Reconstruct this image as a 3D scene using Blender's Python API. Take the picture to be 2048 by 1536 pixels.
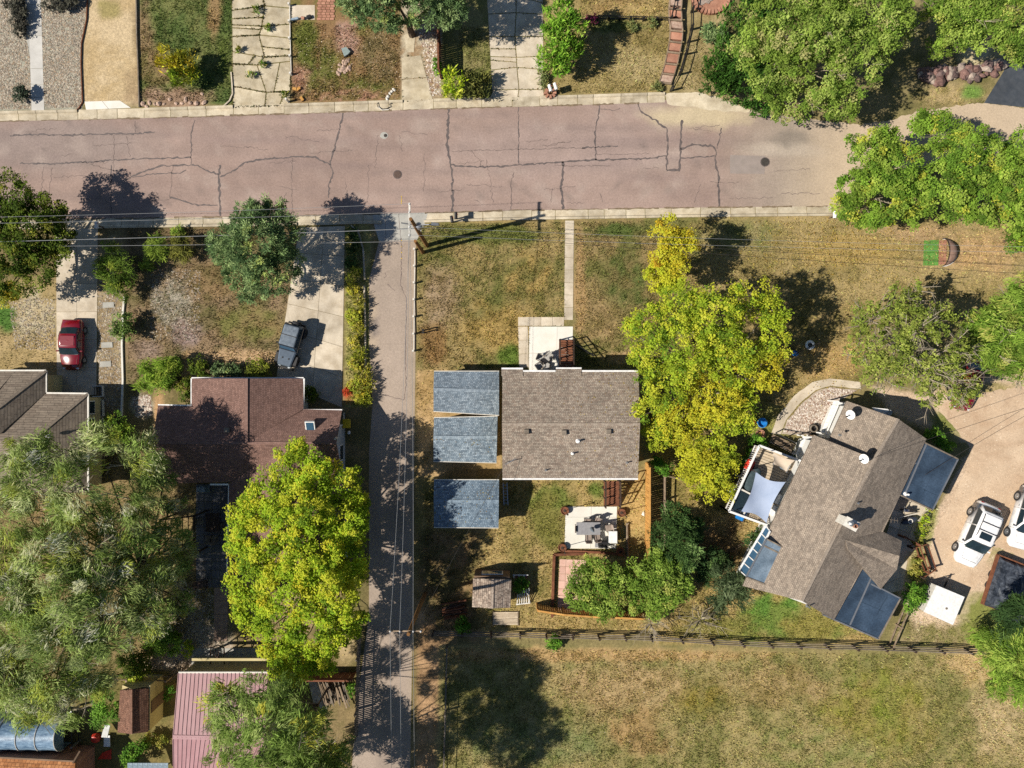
import bpy, bmesh, math, random
import numpy as np
from mathutils import Vector, Matrix

random.seed(7)
RNG = np.random.default_rng(7)
for o in list(bpy.data.objects):
    bpy.data.objects.remove(o)
SC = bpy.context.scene
COL = SC.collection

# ---------------------------------------------------------------- camera (drone looking straight down)
S = 25.0          # photo pixels per metre at ground level
H = 57.2          # camera height
cam_data = bpy.data.cameras.new('camera')
cam = bpy.data.objects.new('camera', cam_data)
COL.objects.link(cam)
cam.location = (0, 0, H)
cam.rotation_euler = (0, 0, 0)
cam_data.sensor_fit = 'HORIZONTAL'
cam_data.angle = 2 * math.atan(1024 / S / H)
cam_data.clip_end = 3000
SC.camera = cam

# ---------------------------------------------------------------- sky and sun
SUN_EL = math.radians(43.5)
SUN_AZ = math.radians(14.5)      # direction the shadows fall, counted from +X towards +Y
world = bpy.data.worlds.new('World')
SC.world = world
world.use_nodes = True
wn = world.node_tree
sky = wn.nodes.new('ShaderNodeTexSky')
sky.sky_type = 'NISHITA'
sky.sun_disc = False
sky.sun_elevation = SUN_EL
sky.sun_rotation = math.atan2(-math.cos(SUN_AZ), -math.sin(SUN_AZ))
sky.altitude = 1800
sky.air_density = 1.0
sky.dust_density = 0.6
bg = wn.nodes['Background']
bg.inputs['Strength'].default_value = 0.06
wn.links.new(sky.outputs['Color'], bg.inputs['Color'])
sun_data = bpy.data.lights.new('sun', 'SUN')
sun_data.energy = 4.6
sun_data.angle = math.radians(0.53)
sun_data.color = (1.0, 0.94, 0.84)
sun = bpy.data.objects.new('sun', sun_data)
COL.objects.link(sun)
sd = Vector((math.cos(SUN_AZ) * math.cos(SUN_EL), math.sin(SUN_AZ) * math.cos(SUN_EL), -math.sin(SUN_EL)))
sun.rotation_euler = sd.to_track_quat('-Z', 'Y').to_euler()
sun.location = (-60, -15, 60)
SC.view_settings.view_transform = 'Standard'
SC.view_settings.look = 'None'
SC.view_settings.exposure = 0.62
SC.view_settings.gamma = 1.0
SC.render.engine = 'CYCLES'
SC.cycles.max_bounces = 6
SC.cycles.diffuse_bounces = 2
SC.cycles.transparent_max_bounces = 6
SC.cycles.use_denoising = False
SC.render.filter_size = 1.2

# ================================================================ helpers
def W(px, py, z=0.0):
    """photo pixel at height z -> point in the place"""
    k = (H - z) / H / S
    return Vector(((px - 1024) * k, (768 - py) * k, z))

def W2(px, py, z=0.0):
    p = W(px, py, z)
    return (p.x, p.y)

def PX(x, y):
    return x * S + 1024, 768 - y * S

ALB = 0.78
def lin1(c):
    c = c / 255.0
    return c / 12.92 if c <= 0.04045 else ((c + 0.055) / 1.055) ** 2.4
def K(r, g, b, k=ALB):
    return (min(lin1(r) * k, .85), min(lin1(g) * k, .85), min(lin1(b) * k, .85), 1.0)

FR = {}
def T(c):
    return Matrix.Translation(Vector(c))

def tag(o, label=None, cat=None, group=None, kind=None):
    if label: o['label'] = label
    if cat: o['category'] = cat
    if group: o['group'] = group
    if kind: o['kind'] = kind
    return o

def thing(name, label, cat, loc=(0, 0, 0), group=None, local=False):
    o = bpy.data.objects.new(name, None)
    COL.objects.link(o)
    o.empty_display_size = 0.3
    if local:
        FR[o] = Matrix.Identity(4)
    else:
        o.location = loc
        FR[o] = T(loc)
    return tag(o, label, cat, group)

def place(o, loc, rz=0.0, sc=1.0):
    o.location = loc
    o.rotation_euler = (0, 0, rz)
    o.scale = (sc, sc, sc)
    return o

def copy_tree(o, parent=None):
    c = o.copy()
    COL.objects.link(c)
    c.parent = parent
    for ch in list(o.children):
        copy_tree(ch, c)
    return c

def link_mesh(name, me, parent=None, c=(0, 0, 0)):
    o = bpy.data.objects.new(name, me)
    COL.objects.link(o)
    o.location = c
    FR[o] = T(c)
    if parent is not None:
        o.parent = parent
        o.matrix_parent_inverse = FR[parent].inverted()
    return o

class MB:
    def __init__(s):
        s.v = []; s.f = []; s.uv = {}
    def add(s, vs, fs, uvs=None):
        o = len(s.v)
        s.v += [tuple(v) for v in vs]
        for i, f in enumerate(fs):
            if uvs and uvs[i]:
                s.uv[len(s.f)] = uvs[i]
            s.f.append(tuple(k + o for k in f))
        return s
    def box(s, c, size, rz=0.0, M=None):
        hx, hy, hz = size[0] / 2, size[1] / 2, size[2] / 2
        R = Matrix.Rotation(rz, 3, 'Z') if M is None else M
        vs = [Vector(c) + R @ Vector((sx * hx, sy * hy, sz * hz)) for sz in (-1, 1) for sx, sy in ((-1, -1), (1, -1), (1, 1), (-1, 1))]
        return s.add(vs, [(3, 2, 1, 0), (4, 5, 6, 7), (0, 1, 5, 4), (1, 2, 6, 5), (2, 3, 7, 6), (3, 0, 4, 7)])
    def prism(s, poly, z0, z1):
        n = len(poly)
        a = sum(poly[i][0] * poly[(i + 1) % n][1] - poly[(i + 1) % n][0] * poly[i][1] for i in range(n))
        if a < 0: poly = poly[::-1]
        vs = [(p[0], p[1], z0) for p in poly] + [(p[0], p[1], z1) for p in poly]
        return s.add(vs, [tuple(range(n - 1, -1, -1)), tuple(range(n, 2 * n))] + [(i, (i + 1) % n, n + (i + 1) % n, n + i) for i in range(n)])
    def beam(s, a, b, w, h):
        a = Vector(a); b = Vector(b); d = b - a
        L = d.length
        if L < 1e-6: return s
        d /= L
        up = Vector((0, 0, 1)) if abs(d.z) < 0.95 else Vector((0, 1, 0))
        sd_ = d.cross(up).normalized(); up = sd_.cross(d)
        M = Matrix((d, sd_, up)).transposed()
        return s.box((a + b) / 2, (L, w, h), M=M)
    def tube(s, pts, rad, n=6, cap=True):
        pts = [Vector(p) for p in pts]
        if not isinstance(rad, (list, tuple)): rad = [rad] * len(pts)
        base = len(s.v)
        vs = []
        for i, p in enumerate(pts):
            d = (pts[min(i + 1, len(pts) - 1)] - pts[max(i - 1, 0)]).normalized()
            up = Vector((0, 0, 1)) if abs(d.z) < 0.9 else Vector((1, 0, 0))
            a = d.cross(up).normalized(); b = a.cross(d)
            for k in range(n):
                t = 2 * math.pi * k / n
                vs.append(p + (a * math.cos(t) + b * math.sin(t)) * rad[i])
        fs = []
        for i in range(len(pts) - 1):
            for k in range(n):
                fs.append((i * n + k, i * n + (k + 1) % n, (i + 1) * n + (k + 1) % n, (i + 1) * n + k))
        if cap:
            fs.append(tuple(range(n - 1, -1, -1)))
            fs.append(tuple((len(pts) - 1) * n + k for k in range(n)))
        return s.add(vs, fs)
    def lathe(s, c, prof, n=16, cap=True):
        vs = []
        for r, z in prof:
            for k in range(n):
                t = 2 * math.pi * k / n
                vs.append((c[0] + r * math.cos(t), c[1] + r * math.sin(t), c[2] + z))
        fs = []
        for i in range(len(prof) - 1):
            for k in range(n):
                fs.append((i * n + k, i * n + (k + 1) % n, (i + 1) * n + (k + 1) % n, (i + 1) * n + k))
        if cap:
            fs.append(tuple(range(n - 1, -1, -1)))
            fs.append(tuple((len(prof) - 1) * n + k for k in range(n)))
        return s.add(vs, fs)
    def plane(s, pts, thick=0.0):
        """flat polygon in space with thickness downwards and metre UVs (u along first edge)"""
        pts = [Vector(p) for p in pts]
        u = (pts[1] - pts[0]).normalized()
        nrm = Vector((0, 0, 0))
        for i in range(len(pts)):
            nrm += (pts[i] - pts[0]).cross(pts[(i + 1) % len(pts)] - pts[0])
        nrm.normalize()
        if nrm.z < 0:
            pts = [pts[0]] + pts[:0:-1]; nrm = -nrm
        v = nrm.cross(u).normalized()
        uv = [((p - pts[0]).dot(u), (p - pts[0]).dot(v)) for p in pts]
        n = len(pts)
        if thick <= 0:
            return s.add(pts, [tuple(range(n))], [uv])
        low = [p - Vector((0, 0, thick)) for p in pts]
        return s.add(pts + low, [tuple(range(n)), tuple(range(2 * n - 1, n - 1, -1))] + [(i, n + i, n + (i + 1) % n, (i + 1) % n) for i in range(n)],
                     [uv, None] + [None] * n)
    def build(s, name, mat, parent=None, smooth=False, bevel=0.0, seg=1, recalc=True, center=True):
        c = Vector((0, 0, 0))
        if center and s.v:
            xs = [p[0] for p in s.v]; ys = [p[1] for p in s.v]; zs = [p[2] for p in s.v]
            c = Vector(((min(xs) + max(xs)) / 2, (min(ys) + max(ys)) / 2, min(zs)))
        me = bpy.data.meshes.new(name)
        me.from_pydata([(p[0] - c.x, p[1] - c.y, p[2] - c.z) for p in s.v], [], s.f)
        if s.uv:
            ul = me.uv_layers.new(name='UVMap')
            for pi, poly in enumerate(me.polygons):
                if pi in s.uv:
                    for j, li in enumerate(poly.loop_indices):
                        ul.data[li].uv = s.uv[pi][j]
        if bevel > 0 or (recalc and not s.uv):
            bm = bmesh.new(); bm.from_mesh(me)
            if bevel > 0:
                bmesh.ops.remove_doubles(bm, verts=bm.verts, dist=1e-5)
                ed = [e for e in bm.edges if len(e.link_faces) == 2 and e.calc_face_angle(0) > 0.5]
                bmesh.ops.bevel(bm, geom=ed, offset=bevel, segments=seg, profile=0.5, affect='EDGES')
            bmesh.ops.recalc_face_normals(bm, faces=bm.faces)
            bm.to_mesh(me); bm.free()
        if smooth:
            me.polygons.foreach_set('use_smooth', [True] * len(me.polygons))
        if mat is not None:
            me.materials.append(mat)
        return link_mesh(name, me, parent, c)

# ---------------------------------------------------------------- materials
def new_mat(name):
    m = bpy.data.materials.new(name)
    m.use_nodes = True
    nt = m.node_tree
    return m, nt, nt.nodes['Principled BSDF']

def nd(nt, typ, **kw):
    n = nt.nodes.new(typ)
    for k, v in kw.items():
        setattr(n, k, v)
    return n

def ramp(nt, cols, lo=0.3, hi=0.7):
    r = nd(nt, 'ShaderNodeValToRGB')
    el = r.color_ramp.elements
    n = len(cols)
    el[0].position = lo; el[0].color = cols[0]
    el[1].position = hi; el[1].color = cols[-1]
    for i in range(1, n - 1):
        e = el.new(lo + (hi - lo) * i / (n - 1)); e.color = cols[i]
    return r

def mul(nt, a, b_socket, fac=1.0):
    m = nd(nt, 'ShaderNodeMix', data_type='RGBA', blend_type='MULTIPLY')
    m.inputs['Factor'].default_value = fac
    nt.links.new(a, m.inputs[6]); nt.links.new(b_socket, m.inputs[7])
    return m.outputs[2]

def mnoise(name, cols, scale=2.0, fine=25.0, famt=0.35, rough=0.88, bump=0.25, spec=0.25, stretch=None, rand=0.0, metal=0.0, uv=False, lo=0.32, hi=0.68, coat=0.0, stain=0.0):
    m, nt, b = new_mat(name)
    tc = nd(nt, 'ShaderNodeTexCoord')
    src = tc.outputs['UV' if uv else 'Object']
    if rand or stretch:
        mp = nd(nt, 'ShaderNodeMapping')
        nt.links.new(src, mp.inputs['Vector'])
        if stretch: mp.inputs['Scale'].default_value = stretch
        oi = nd(nt, 'ShaderNodeObjectInfo')
        vm = nd(nt, 'ShaderNodeVectorMath', operation='SCALE')
        vm.inputs[0].default_value = (37.0, 19.0, 11.0)
        nt.links.new(oi.outputs['Random'], vm.inputs['Scale'])
        nt.links.new(vm.outputs[0], mp.inputs['Location'])
        src = mp.outputs['Vector']
    n1 = nd(nt, 'ShaderNodeTexNoise'); n1.inputs['Scale'].default_value = scale; n1.inputs['Detail'].default_value = 5
    n1.inputs['Roughness'].default_value = 0.6
    nt.links.new(src, n1.inputs['Vector'])
    r = ramp(nt, cols if len(cols) > 1 else [cols[0], cols[0]], lo, hi)
    nt.links.new(n1.outputs['Fac'], r.inputs['Fac'])
    out = r.outputs['Color']
    n2 = nd(nt, 'ShaderNodeTexNoise'); n2.inputs['Scale'].default_value = fine; n2.inputs['Detail'].default_value = 3
    nt.links.new(src, n2.inputs['Vector'])
    g = 1 - famt
    r2 = ramp(nt, [(g, g, g, 1), (1 + famt * .6,) * 3 + (1,)], 0.3, 0.7)
    nt.links.new(n2.outputs['Fac'], r2.inputs['Fac'])
    out = mul(nt, out, r2.outputs['Color'])
    if stain > 0:
        n3 = nd(nt, 'ShaderNodeTexNoise'); n3.inputs['Scale'].default_value = 0.35; n3.inputs['Detail'].default_value = 6
        n3.inputs['Roughness'].default_value = 0.7
        nt.links.new(src, n3.inputs['Vector'])
        r3 = ramp(nt, [(1 - stain,) * 3 + (1,), (1 + stain * .4,) * 3 + (1,)], 0.35, 0.62)
        nt.links.new(n3.outputs['Fac'], r3.inputs['Fac'])
        out = mul(nt, out, r3.outputs['Color'])
    if rand:
        mr = nd(nt, 'ShaderNodeMapRange'); mr.inputs['To Min'].default_value = 1 - rand; mr.inputs['To Max'].default_value = 1 + rand * .6
        nt.links.new(oi.outputs['Random'], mr.inputs['Value'])
        cb = nd(nt, 'ShaderNodeCombineColor')
        for i in range(3): nt.links.new(mr.outputs[0], cb.inputs[i])
        out = mul(nt, out, cb.outputs[0])
    nt.links.new(out, b.inputs['Base Color'])
    b.inputs['Roughness'].default_value = rough
    b.inputs['Specular IOR Level'].default_value = spec
    b.inputs['Metallic'].default_value = metal
    if coat: b.inputs['Coat Weight'].default_value = coat; b.inputs['Coat Roughness'].default_value = 0.08
    if bump > 0:
        bp = nd(nt, 'ShaderNodeBump'); bp.inputs['Strength'].default_value = bump; bp.inputs['Distance'].default_value = 0.03
        nt.links.new(n2.outputs['Fac'], bp.inputs['Height'])
        nt.links.new(bp.outputs['Normal'], b.inputs['Normal'])
    return m

def mplain(name, col, rough=0.5, metal=0.0, spec=0.4, coat=0.0, trans=0.0):
    m, nt, b = new_mat(name)
    tc = nd(nt, 'ShaderNodeTexCoord')
    n = nd(nt, 'ShaderNodeTexNoise'); n.inputs['Scale'].default_value = 6.0
    nt.links.new(tc.outputs['Object'], n.inputs['Vector'])
    r = ramp(nt, [tuple(c * .85 for c in col[:3]) + (1,), tuple(min(c * 1.08, .9) for c in col[:3]) + (1,)], 0.3, 0.7)
    nt.links.new(n.outputs['Fac'], r.inputs['Fac'])
    nt.links.new(r.outputs['Color'], b.inputs['Base Color'])
    b.inputs['Roughness'].default_value = rough
    b.inputs['Metallic'].default_value = metal
    b.inputs['Specular IOR Level'].default_value = spec
    if coat: b.inputs['Coat Weight'].default_value = coat; b.inputs['Coat Roughness'].default_value = 0.06
    if trans: b.inputs['Transmission Weight'].default_value = trans
    return m

def mshingle(name, c1, c2, cm, bw=0.18, rh=0.12, blotch=0.3, bump=0.5, tint=None):
    m, nt, b = new_mat(name)
    tc = nd(nt, 'ShaderNodeTexCoord')
    br = nd(nt, 'ShaderNodeTexBrick')
    nt.links.new(tc.outputs['UV'], br.inputs['Vector'])
    br.inputs['Color1'].default_value = c1; br.inputs['Color2'].default_value = c2; br.inputs['Mortar'].default_value = cm
    br.inputs['Scale'].default_value = 1.0; br.inputs['Mortar Size'].default_value = 0.012
    br.inputs['Brick Width'].default_value = bw; br.inputs['Row Height'].default_value = rh
    br.inputs['Bias'].default_value = 0.0
    br.offset = 0.37; br.squash = 0.8; br.squash_frequency = 3
    vo = nd(nt, 'ShaderNodeTexVoronoi'); vo.inputs['Scale'].default_value = 4.2
    mp = nd(nt, 'ShaderNodeMapping'); mp.inputs['Scale'].default_value = (1.0, 1.7, 1)
    nt.links.new(tc.outputs['UV'], mp.inputs['Vector']); nt.links.new(mp.outputs[0], vo.inputs['Vector'])
    sp = nd(nt, 'ShaderNodeSeparateColor'); nt.links.new(vo.outputs['Color'], sp.inputs[0])
    r = ramp(nt, [(1 - blotch,) * 3 + (1,), (1.0, 1.0, 1.0, 1), (1 + blotch * .9, 1 + blotch * .85, 1 + blotch * .75, 1)], 0.1, 0.9)
    nt.links.new(sp.outputs[0], r.inputs['Fac'])
    out = mul(nt, br.outputs['Color'], r.outputs['Color'])
    n = nd(nt, 'ShaderNodeTexNoise'); n.inputs['Scale'].default_value = 0.5; n.inputs['Detail'].default_value = 6
    nt.links.new(tc.outputs['UV'], n.inputs['Vector'])
    r2 = ramp(nt, [(.85, .85, .85, 1), (1.1, 1.1, 1.1, 1)], 0.3, 0.7)
    nt.links.new(n.outputs['Fac'], r2.inputs['Fac'])
    out = mul(nt, out, r2.outputs['Color'])
    nt.links.new(out, b.inputs['Base Color'])
    b.inputs['Roughness'].default_value = 0.92; b.inputs['Specular IOR Level'].default_value = 0.2
    bp = nd(nt, 'ShaderNodeBump'); bp.inputs['Strength'].default_value = bump; bp.inputs['Distance'].default_value = 0.02
    nt.links.new(br.outputs['Fac'], bp.inputs['Height']); bp.invert = True
    nt.links.new(bp.outputs['Normal'], b.inputs['Normal'])
    return m

def mattr(name, fine=14.0, famt=0.3, rough=0.95, bump=0.45, big=1.6, bamt=0.14):
    m, nt, b = new_mat(name)
    at = nd(nt, 'ShaderNodeAttribute'); at.attribute_name = 'col'
    tc = nd(nt, 'ShaderNodeTexCoord')
    out = at.outputs['Color']
    hs = None
    for sc_, am in ((fine, famt), (fine * 3.1, famt * .7), (big, bamt), (fine * .4, famt * .8)):
        n = nd(nt, 'ShaderNodeTexNoise'); n.inputs['Scale'].default_value = sc_; n.inputs['Detail'].default_value = 4
        n.inputs['Roughness'].default_value = 0.65
        nt.links.new(tc.outputs['Object'], n.inputs['Vector'])
        r = ramp(nt, [(1 - am,) * 3 + (1,), (1 + am * .7,) * 3 + (1,)], 0.3, 0.7)
        nt.links.new(n.outputs['Fac'], r.inputs['Fac'])
        out = mul(nt, out, r.outputs['Color'])
        if hs is None: hs = n.outputs['Fac']
    nt.links.new(out, b.inputs['Base Color'])
    b.inputs['Roughness'].default_value = rough; b.inputs['Specular IOR Level'].default_value = 0.15
    bp = nd(nt, 'ShaderNodeBump'); bp.inputs['Strength'].default_value = bump; bp.inputs['Distance'].default_value = 0.05
    nt.links.new(hs, bp.inputs['Height']); nt.links.new(bp.outputs['Normal'], b.inputs['Normal'])
    return m

def mleaf(name, transl=0.35, rough=0.6):
    m, nt, b = new_mat(name)
    at = nd(nt, 'ShaderNodeAttribute'); at.attribute_name = 'col'
    nt.links.new(at.outputs['Color'], b.inputs['Base Color'])
    b.inputs['Roughness'].default_value = rough + .15; b.inputs['Specular IOR Level'].default_value = 0.12
    tr = nd(nt, 'ShaderNodeBsdfTranslucent')
    nt.links.new(at.outputs['Color'], tr.inputs['Color'])
    mx = nd(nt, 'ShaderNodeMixShader'); mx.inputs[0].default_value = transl
    nt.links.new(b.outputs[0], mx.inputs[1]); nt.links.new(tr.outputs[0], mx.inputs[2])
    nt.links.new(mx.outputs[0], nt.nodes['Material Output'].inputs['Surface'])
    return m

M = {}
ORD = ['first', 'second', 'third', 'fourth', 'fifth', 'sixth', 'seventh', 'eighth', 'ninth', 'tenth', 'eleventh', 'twelfth', 'thirteenth', 'fourteenth', 'fifteenth', 'sixteenth']
M['ground'] = mattr('ground_soil', famt=.38)
M['sheetcol'] = mattr('painted_ground', fine=16, famt=.19, bump=.25, big=.7, bamt=.1)
M['grass'] = mleaf('grass_blade', 0.25, 0.8)
M['leaf'] = mleaf('leaf', 0.45)
M['needle'] = mleaf('needle', 0.25, 0.7)
M['bark'] = mnoise('bark', [K(70, 58, 46), K(120, 104, 86)], 5, 30, .4)
M['palebark'] = mnoise('pale_bark', [K(130, 118, 100), K(185, 172, 150)], 5, 30, .3)
M['concrete'] = mnoise('concrete', [K(196, 180, 156), K(226, 212, 190)], 1.2, 22, .16, rand=.09, bump=.14, stain=.22)
M['paleconc'] = mnoise('pale_concrete', [K(232, 226, 212), K(244, 240, 230)], 1.0, 30, .08, rand=.05, bump=.1, stain=.06)
M['oldconc'] = mnoise('old_concrete', [K(186, 170, 140), K(220, 206, 178)], 1.6, 28, .25, rand=.1, bump=.25, stain=.3)
M['greyconc'] = mnoise('grey_concrete', [K(168, 166, 158), K(190, 186, 176)], 1.5, 28, .15, bump=.15, rand=.04)
M['walkgrey'] = mnoise('walk_concrete', [K(196, 192, 184), K(214, 210, 202)], 1.2, 30, .12, rand=.06, bump=.12, stain=.1)
M['kerb'] = mnoise('kerb_concrete', [K(192, 176, 148), K(226, 212, 186)], 1.5, 26, .24, rand=.1, bump=.2, stain=.26)
M['road'] = M['sheetcol']
M['dirt'] = mnoise('gutter_silt', [K(112, 96, 78), K(150, 130, 104)], 4, 20, .3)
M['tar'] = mnoise('tar_seal', [K(92, 84, 82), K(118, 106, 102)], 3, 20, .25, rough=.7)
M['crack'] = mnoise('hairline_crack', [K(112, 98, 92), K(136, 120, 114)], 3, 20, .25)
M['iron'] = mnoise('cast_iron', [K(92, 76, 68), K(118, 98, 88)], 8, 40, .3, rough=.6, metal=.3)
M['darkiron'] = mnoise('dark_iron', [K(70, 66, 62), K(96, 90, 84)], 8, 40, .3, rough=.6, metal=.3)
M['white'] = mplain('white_paint', K(244, 242, 238), .45)
M['offwhite'] = mplain('off_white', K(226, 220, 208), .6)
M['black'] = mplain('black_paint', K(42, 40, 40), .5)
M['blackmetal'] = mplain('black_metal', K(50, 48, 48), .4, .3)
M['steel'] = mplain('galvanised_steel', K(176, 178, 180), .4, .7)
M['rubber'] = mplain('rubber', K(46, 46, 48), .8)
M['glass'] = mplain('dark_glass', K(38, 52, 60), .06, 0, .6)
M['blueglass'] = mplain('sky_glass', K(60, 92, 118), .08, 0, .6)
M['wood'] = mnoise('weathered_wood', [K(128, 108, 88), K(168, 148, 124)], 3, 30, .3, stretch=(1, 1, 1), rand=.2)
M['greywood'] = mnoise('grey_wood', [K(112, 100, 88), K(150, 138, 122)], 3, 30, .3, rand=.2)
M['goldwood'] = mnoise('golden_cedar', [K(198, 142, 74), K(224, 172, 98)], 2.5, 24, .25, rand=.16)
M['redwood'] = mnoise('red_brown_wood', [K(110, 68, 48), K(142, 92, 66)], 3, 24, .3, rand=.15)
M['tanwood'] = mnoise('tan_deck_wood', [K(196, 176, 148), K(216, 198, 172)], 3, 24, .2, rand=.1)
M['darkwood'] = mnoise('dark_wood', [K(58, 46, 40), K(88, 70, 58)], 3, 24, .3, rand=.15)
M['polewood'] = mnoise('pole_wood', [K(120, 84, 48), K(160, 116, 68)], 3, 24, .3)
M['wall_tan'] = mnoise('tan_siding', [K(196, 178, 128), K(214, 198, 150)], .8, 20, .1)
M['wall_grey'] = mnoise('grey_siding', [K(160, 164, 166), K(184, 188, 190)], .8, 20, .1)
M['wall_white'] = mnoise('white_siding', [K(222, 220, 214), K(238, 236, 230)], .8, 20, .06)
M['wall_brown'] = mnoise('brown_siding', [K(120, 96, 76), K(146, 120, 98)], .8, 20, .15)
M['sh_mid'] = mshingle('brown_grey_shingles', K(148, 130, 115), K(178, 165, 148), K(118, 105, 94), blotch=.2)
M['sh_blue'] = mshingle('blue_grey_shingles', K(116, 130, 142), K(158, 169, 178), K(90, 103, 116), blotch=.2)
M['sh_blue2'] = mshingle('faded_blue_shingles', K(118, 134, 146), K(166, 178, 186), K(92, 106, 120), blotch=.24)
M['sh_blue3'] = mshingle('dusky_blue_shingles', K(106, 124, 140), K(150, 166, 178), K(80, 96, 112), blotch=.18)
M['sh_red'] = mshingle('red_brown_shingles', K(126, 97, 87), K(148, 117, 106), K(102, 78, 70), blotch=.14)
M['sh_tan'] = mshingle('tan_grey_shingles', K(148, 134, 120), K(168, 154, 138), K(126, 113, 101), blotch=.2)
M['sh_left'] = mshingle('weathered_brown_shingles', K(132, 118, 104), K(150, 136, 120), K(88, 78, 68), blotch=.14, rh=.2, bw=.9)
M['sh_shed'] = mshingle('shed_shingles', K(120, 86, 70), K(146, 110, 92), K(76, 52, 42), blotch=.2)
M['sh_grey'] = mshingle('weathered_grey_shakes', K(150, 132, 118), K(184, 168, 152), K(92, 78, 68), bw=.3, rh=.16)
M['flat'] = mnoise('blue_black_membrane', [K(44, 62, 82), K(64, 82, 102)], .8, 9, .28, rough=.8, bump=.15, stain=.35)
M['flatpale'] = mnoise('pale_blue_membrane', [K(104, 124, 142), K(136, 152, 166)], .9, 9, .25, rough=.8, bump=.1, stain=.3)
M['metalroof'] = mnoise('mauve_metal', [K(172, 126, 128), K(188, 146, 148)], .5, 14, .08, rough=.5, spec=.4, bump=.04, rand=.05)
M['brickred'] = mnoise('red_brick', [K(172, 120, 98), K(202, 150, 124)], 2, 24, .25, rand=.2)
M['pink'] = mnoise('pink_paver', [K(216, 170, 152), K(236, 196, 178)], 2, 24, .15, rand=.1)
M['flag'] = mnoise('flagstone', [K(150, 134, 124), K(186, 168, 154)], 2, 16, .25, rand=.2)
M['rock'] = mnoise('pinkish_rock', [K(176, 140, 122), K(224, 198, 176)], 4, 24, .3, rand=.25)
M['darkrock'] = mnoise('purple_brown_rock', [K(112, 84, 80), K(158, 124, 114)], 3, 18, .4, rand=.3)
M['darkrock2'] = mnoise('grey_purple_rock', [K(96, 80, 80), K(136, 112, 106)], 3, 18, .45, rand=.35)
M['slate'] = mplain('pale_slate', K(142, 156, 152), .7)
M['pebble'] = mleaf('pebble', 0.0, .9)
M['yellow'] = mplain('yellow_plastic', K(222, 186, 30), .45)
M['blue'] = mplain('blue_plastic', K(40, 130, 205), .35)
M['red'] = mplain('red_plastic', K(210, 60, 40), .4)
M['orange'] = mplain('orange_plastic', K(228, 140, 40), .45)
M['tarp'] = mnoise('pale_tarp', [K(120, 140, 156), K(176, 190, 200)], 3, 12, .2)
M['blacktarp'] = mnoise('black_tarp', [K(40, 44, 52), K(92, 98, 108)], 2.5, 8, .4, rough=.35, bump=.5)
M['hoop'] = mnoise('blue_plastic_film', [K(84, 112, 140), K(146, 172, 194)], 2.0, 8, .15, rough=.35, stretch=(1, 3, 3))
M['sail'] = mnoise('blue_grey_sail', [K(158, 172, 196), K(174, 186, 208)], 1, 20, .05)
M['tansail'] = mnoise('tan_sail', [K(196, 178, 156), K(212, 196, 176)], 1, 20, .06)
M['wire'] = mplain('bare_wire', K(168, 168, 168), .5, .3)
M['darkwire'] = mplain('dark_cable', K(56, 52, 50), .6)
M['carred'] = mplain('red_car_paint', K(128, 10, 28), .25, 0, .5, coat=.9)
M['carwhite'] = mplain('white_car_paint', K(250, 248, 246), .25, 0, .5, coat=.6)
M['carblack'] = mplain('black_car_paint', K(40, 42, 46), .25, 0, .5, coat=.8)
M['softtop'] = mnoise('grey_soft_top', [K(98, 108, 120), K(132, 142, 152)], 3, 20, .1)
M['lamp'] = mplain('lamp_lens', K(214, 222, 226), .1)
M['taillamp'] = mplain('tail_lens', K(150, 20, 20), .2)
M['greenturf'] = mnoise('green_turf', [K(84, 136, 58), K(112, 164, 76)], 3, 30, .2)
M['net'] = mnoise('mauve_net', [K(150, 118, 104), K(178, 146, 128)], 3, 14, .15)
M['purple'] = mplain('purple_flower', K(150, 60, 110), .7)

# ---------------------------------------------------------------- noise on arrays
def _h(ix, iy, seed):
    n = (ix * 374761393 + iy * 668265263 + seed * 974711) & 0xffffffff
    n = ((n ^ (n >> 13)) * 1274126177) & 0xffffffff
    return ((n ^ (n >> 16)) & 0xffff) / 65535.0

def vnoise(x, y, seed=0):
    ix = np.floor(x).astype(np.int64); iy = np.floor(y).astype(np.int64)
    fx = x - ix; fy = y - iy
    fx = fx * fx * (3 - 2 * fx); fy = fy * fy * (3 - 2 * fy)
    a = _h(ix, iy, seed); b = _h(ix + 1, iy, seed); c = _h(ix, iy + 1, seed); d = _h(ix + 1, iy + 1, seed)
    return (a * (1 - fx) + b * fx) * (1 - fy) + (c * (1 - fx) + d * fx) * fy

def fbm(x, y, seed=0, oct=4):
    t = 0; a = 0.5; s = 0
    for i in range(oct):
        t = t + a * vnoise(x, y, seed + i * 17); s += a
        x = x * 2.03 + 5.1; y = y * 2.03 + 1.7; a *= 0.55
    return t / s

def inpoly(px, py, poly):
    r = np.zeros(px.shape, bool)
    n = len(poly)
    for i in range(n):
        x1, y1 = poly[i]; x2, y2 = poly[(i + 1) % n]
        if y1 == y2: continue
        c = ((y1 > py) != (y2 > py)) & (px < (x2 - x1) * (py - y1) / (y2 - y1) + x1)
        r ^= c
    return r

def polydist(px, py, poly):
    d = np.full(px.shape, 1e9)
    n = len(poly)
    for i in range(n):
        x1, y1 = poly[i]; x2, y2 = poly[(i + 1) % n]
        dx, dy = x2 - x1, y2 - y1
        t = np.clip(((px - x1) * dx + (py - y1) * dy) / max(dx * dx + dy * dy, 1e-9), 0, 1)
        d = np.minimum(d, np.hypot(px - x1 - t * dx, py - y1 - t * dy))
    return np.where(inpoly(px, py, poly), -d, d)

def arr_col(me, cols):
    ca = me.color_attributes.new('col', 'FLOAT_COLOR', 'POINT')
    ca.data.foreach_set('color', np.ascontiguousarray(cols, dtype=np.float32).ravel())

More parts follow.
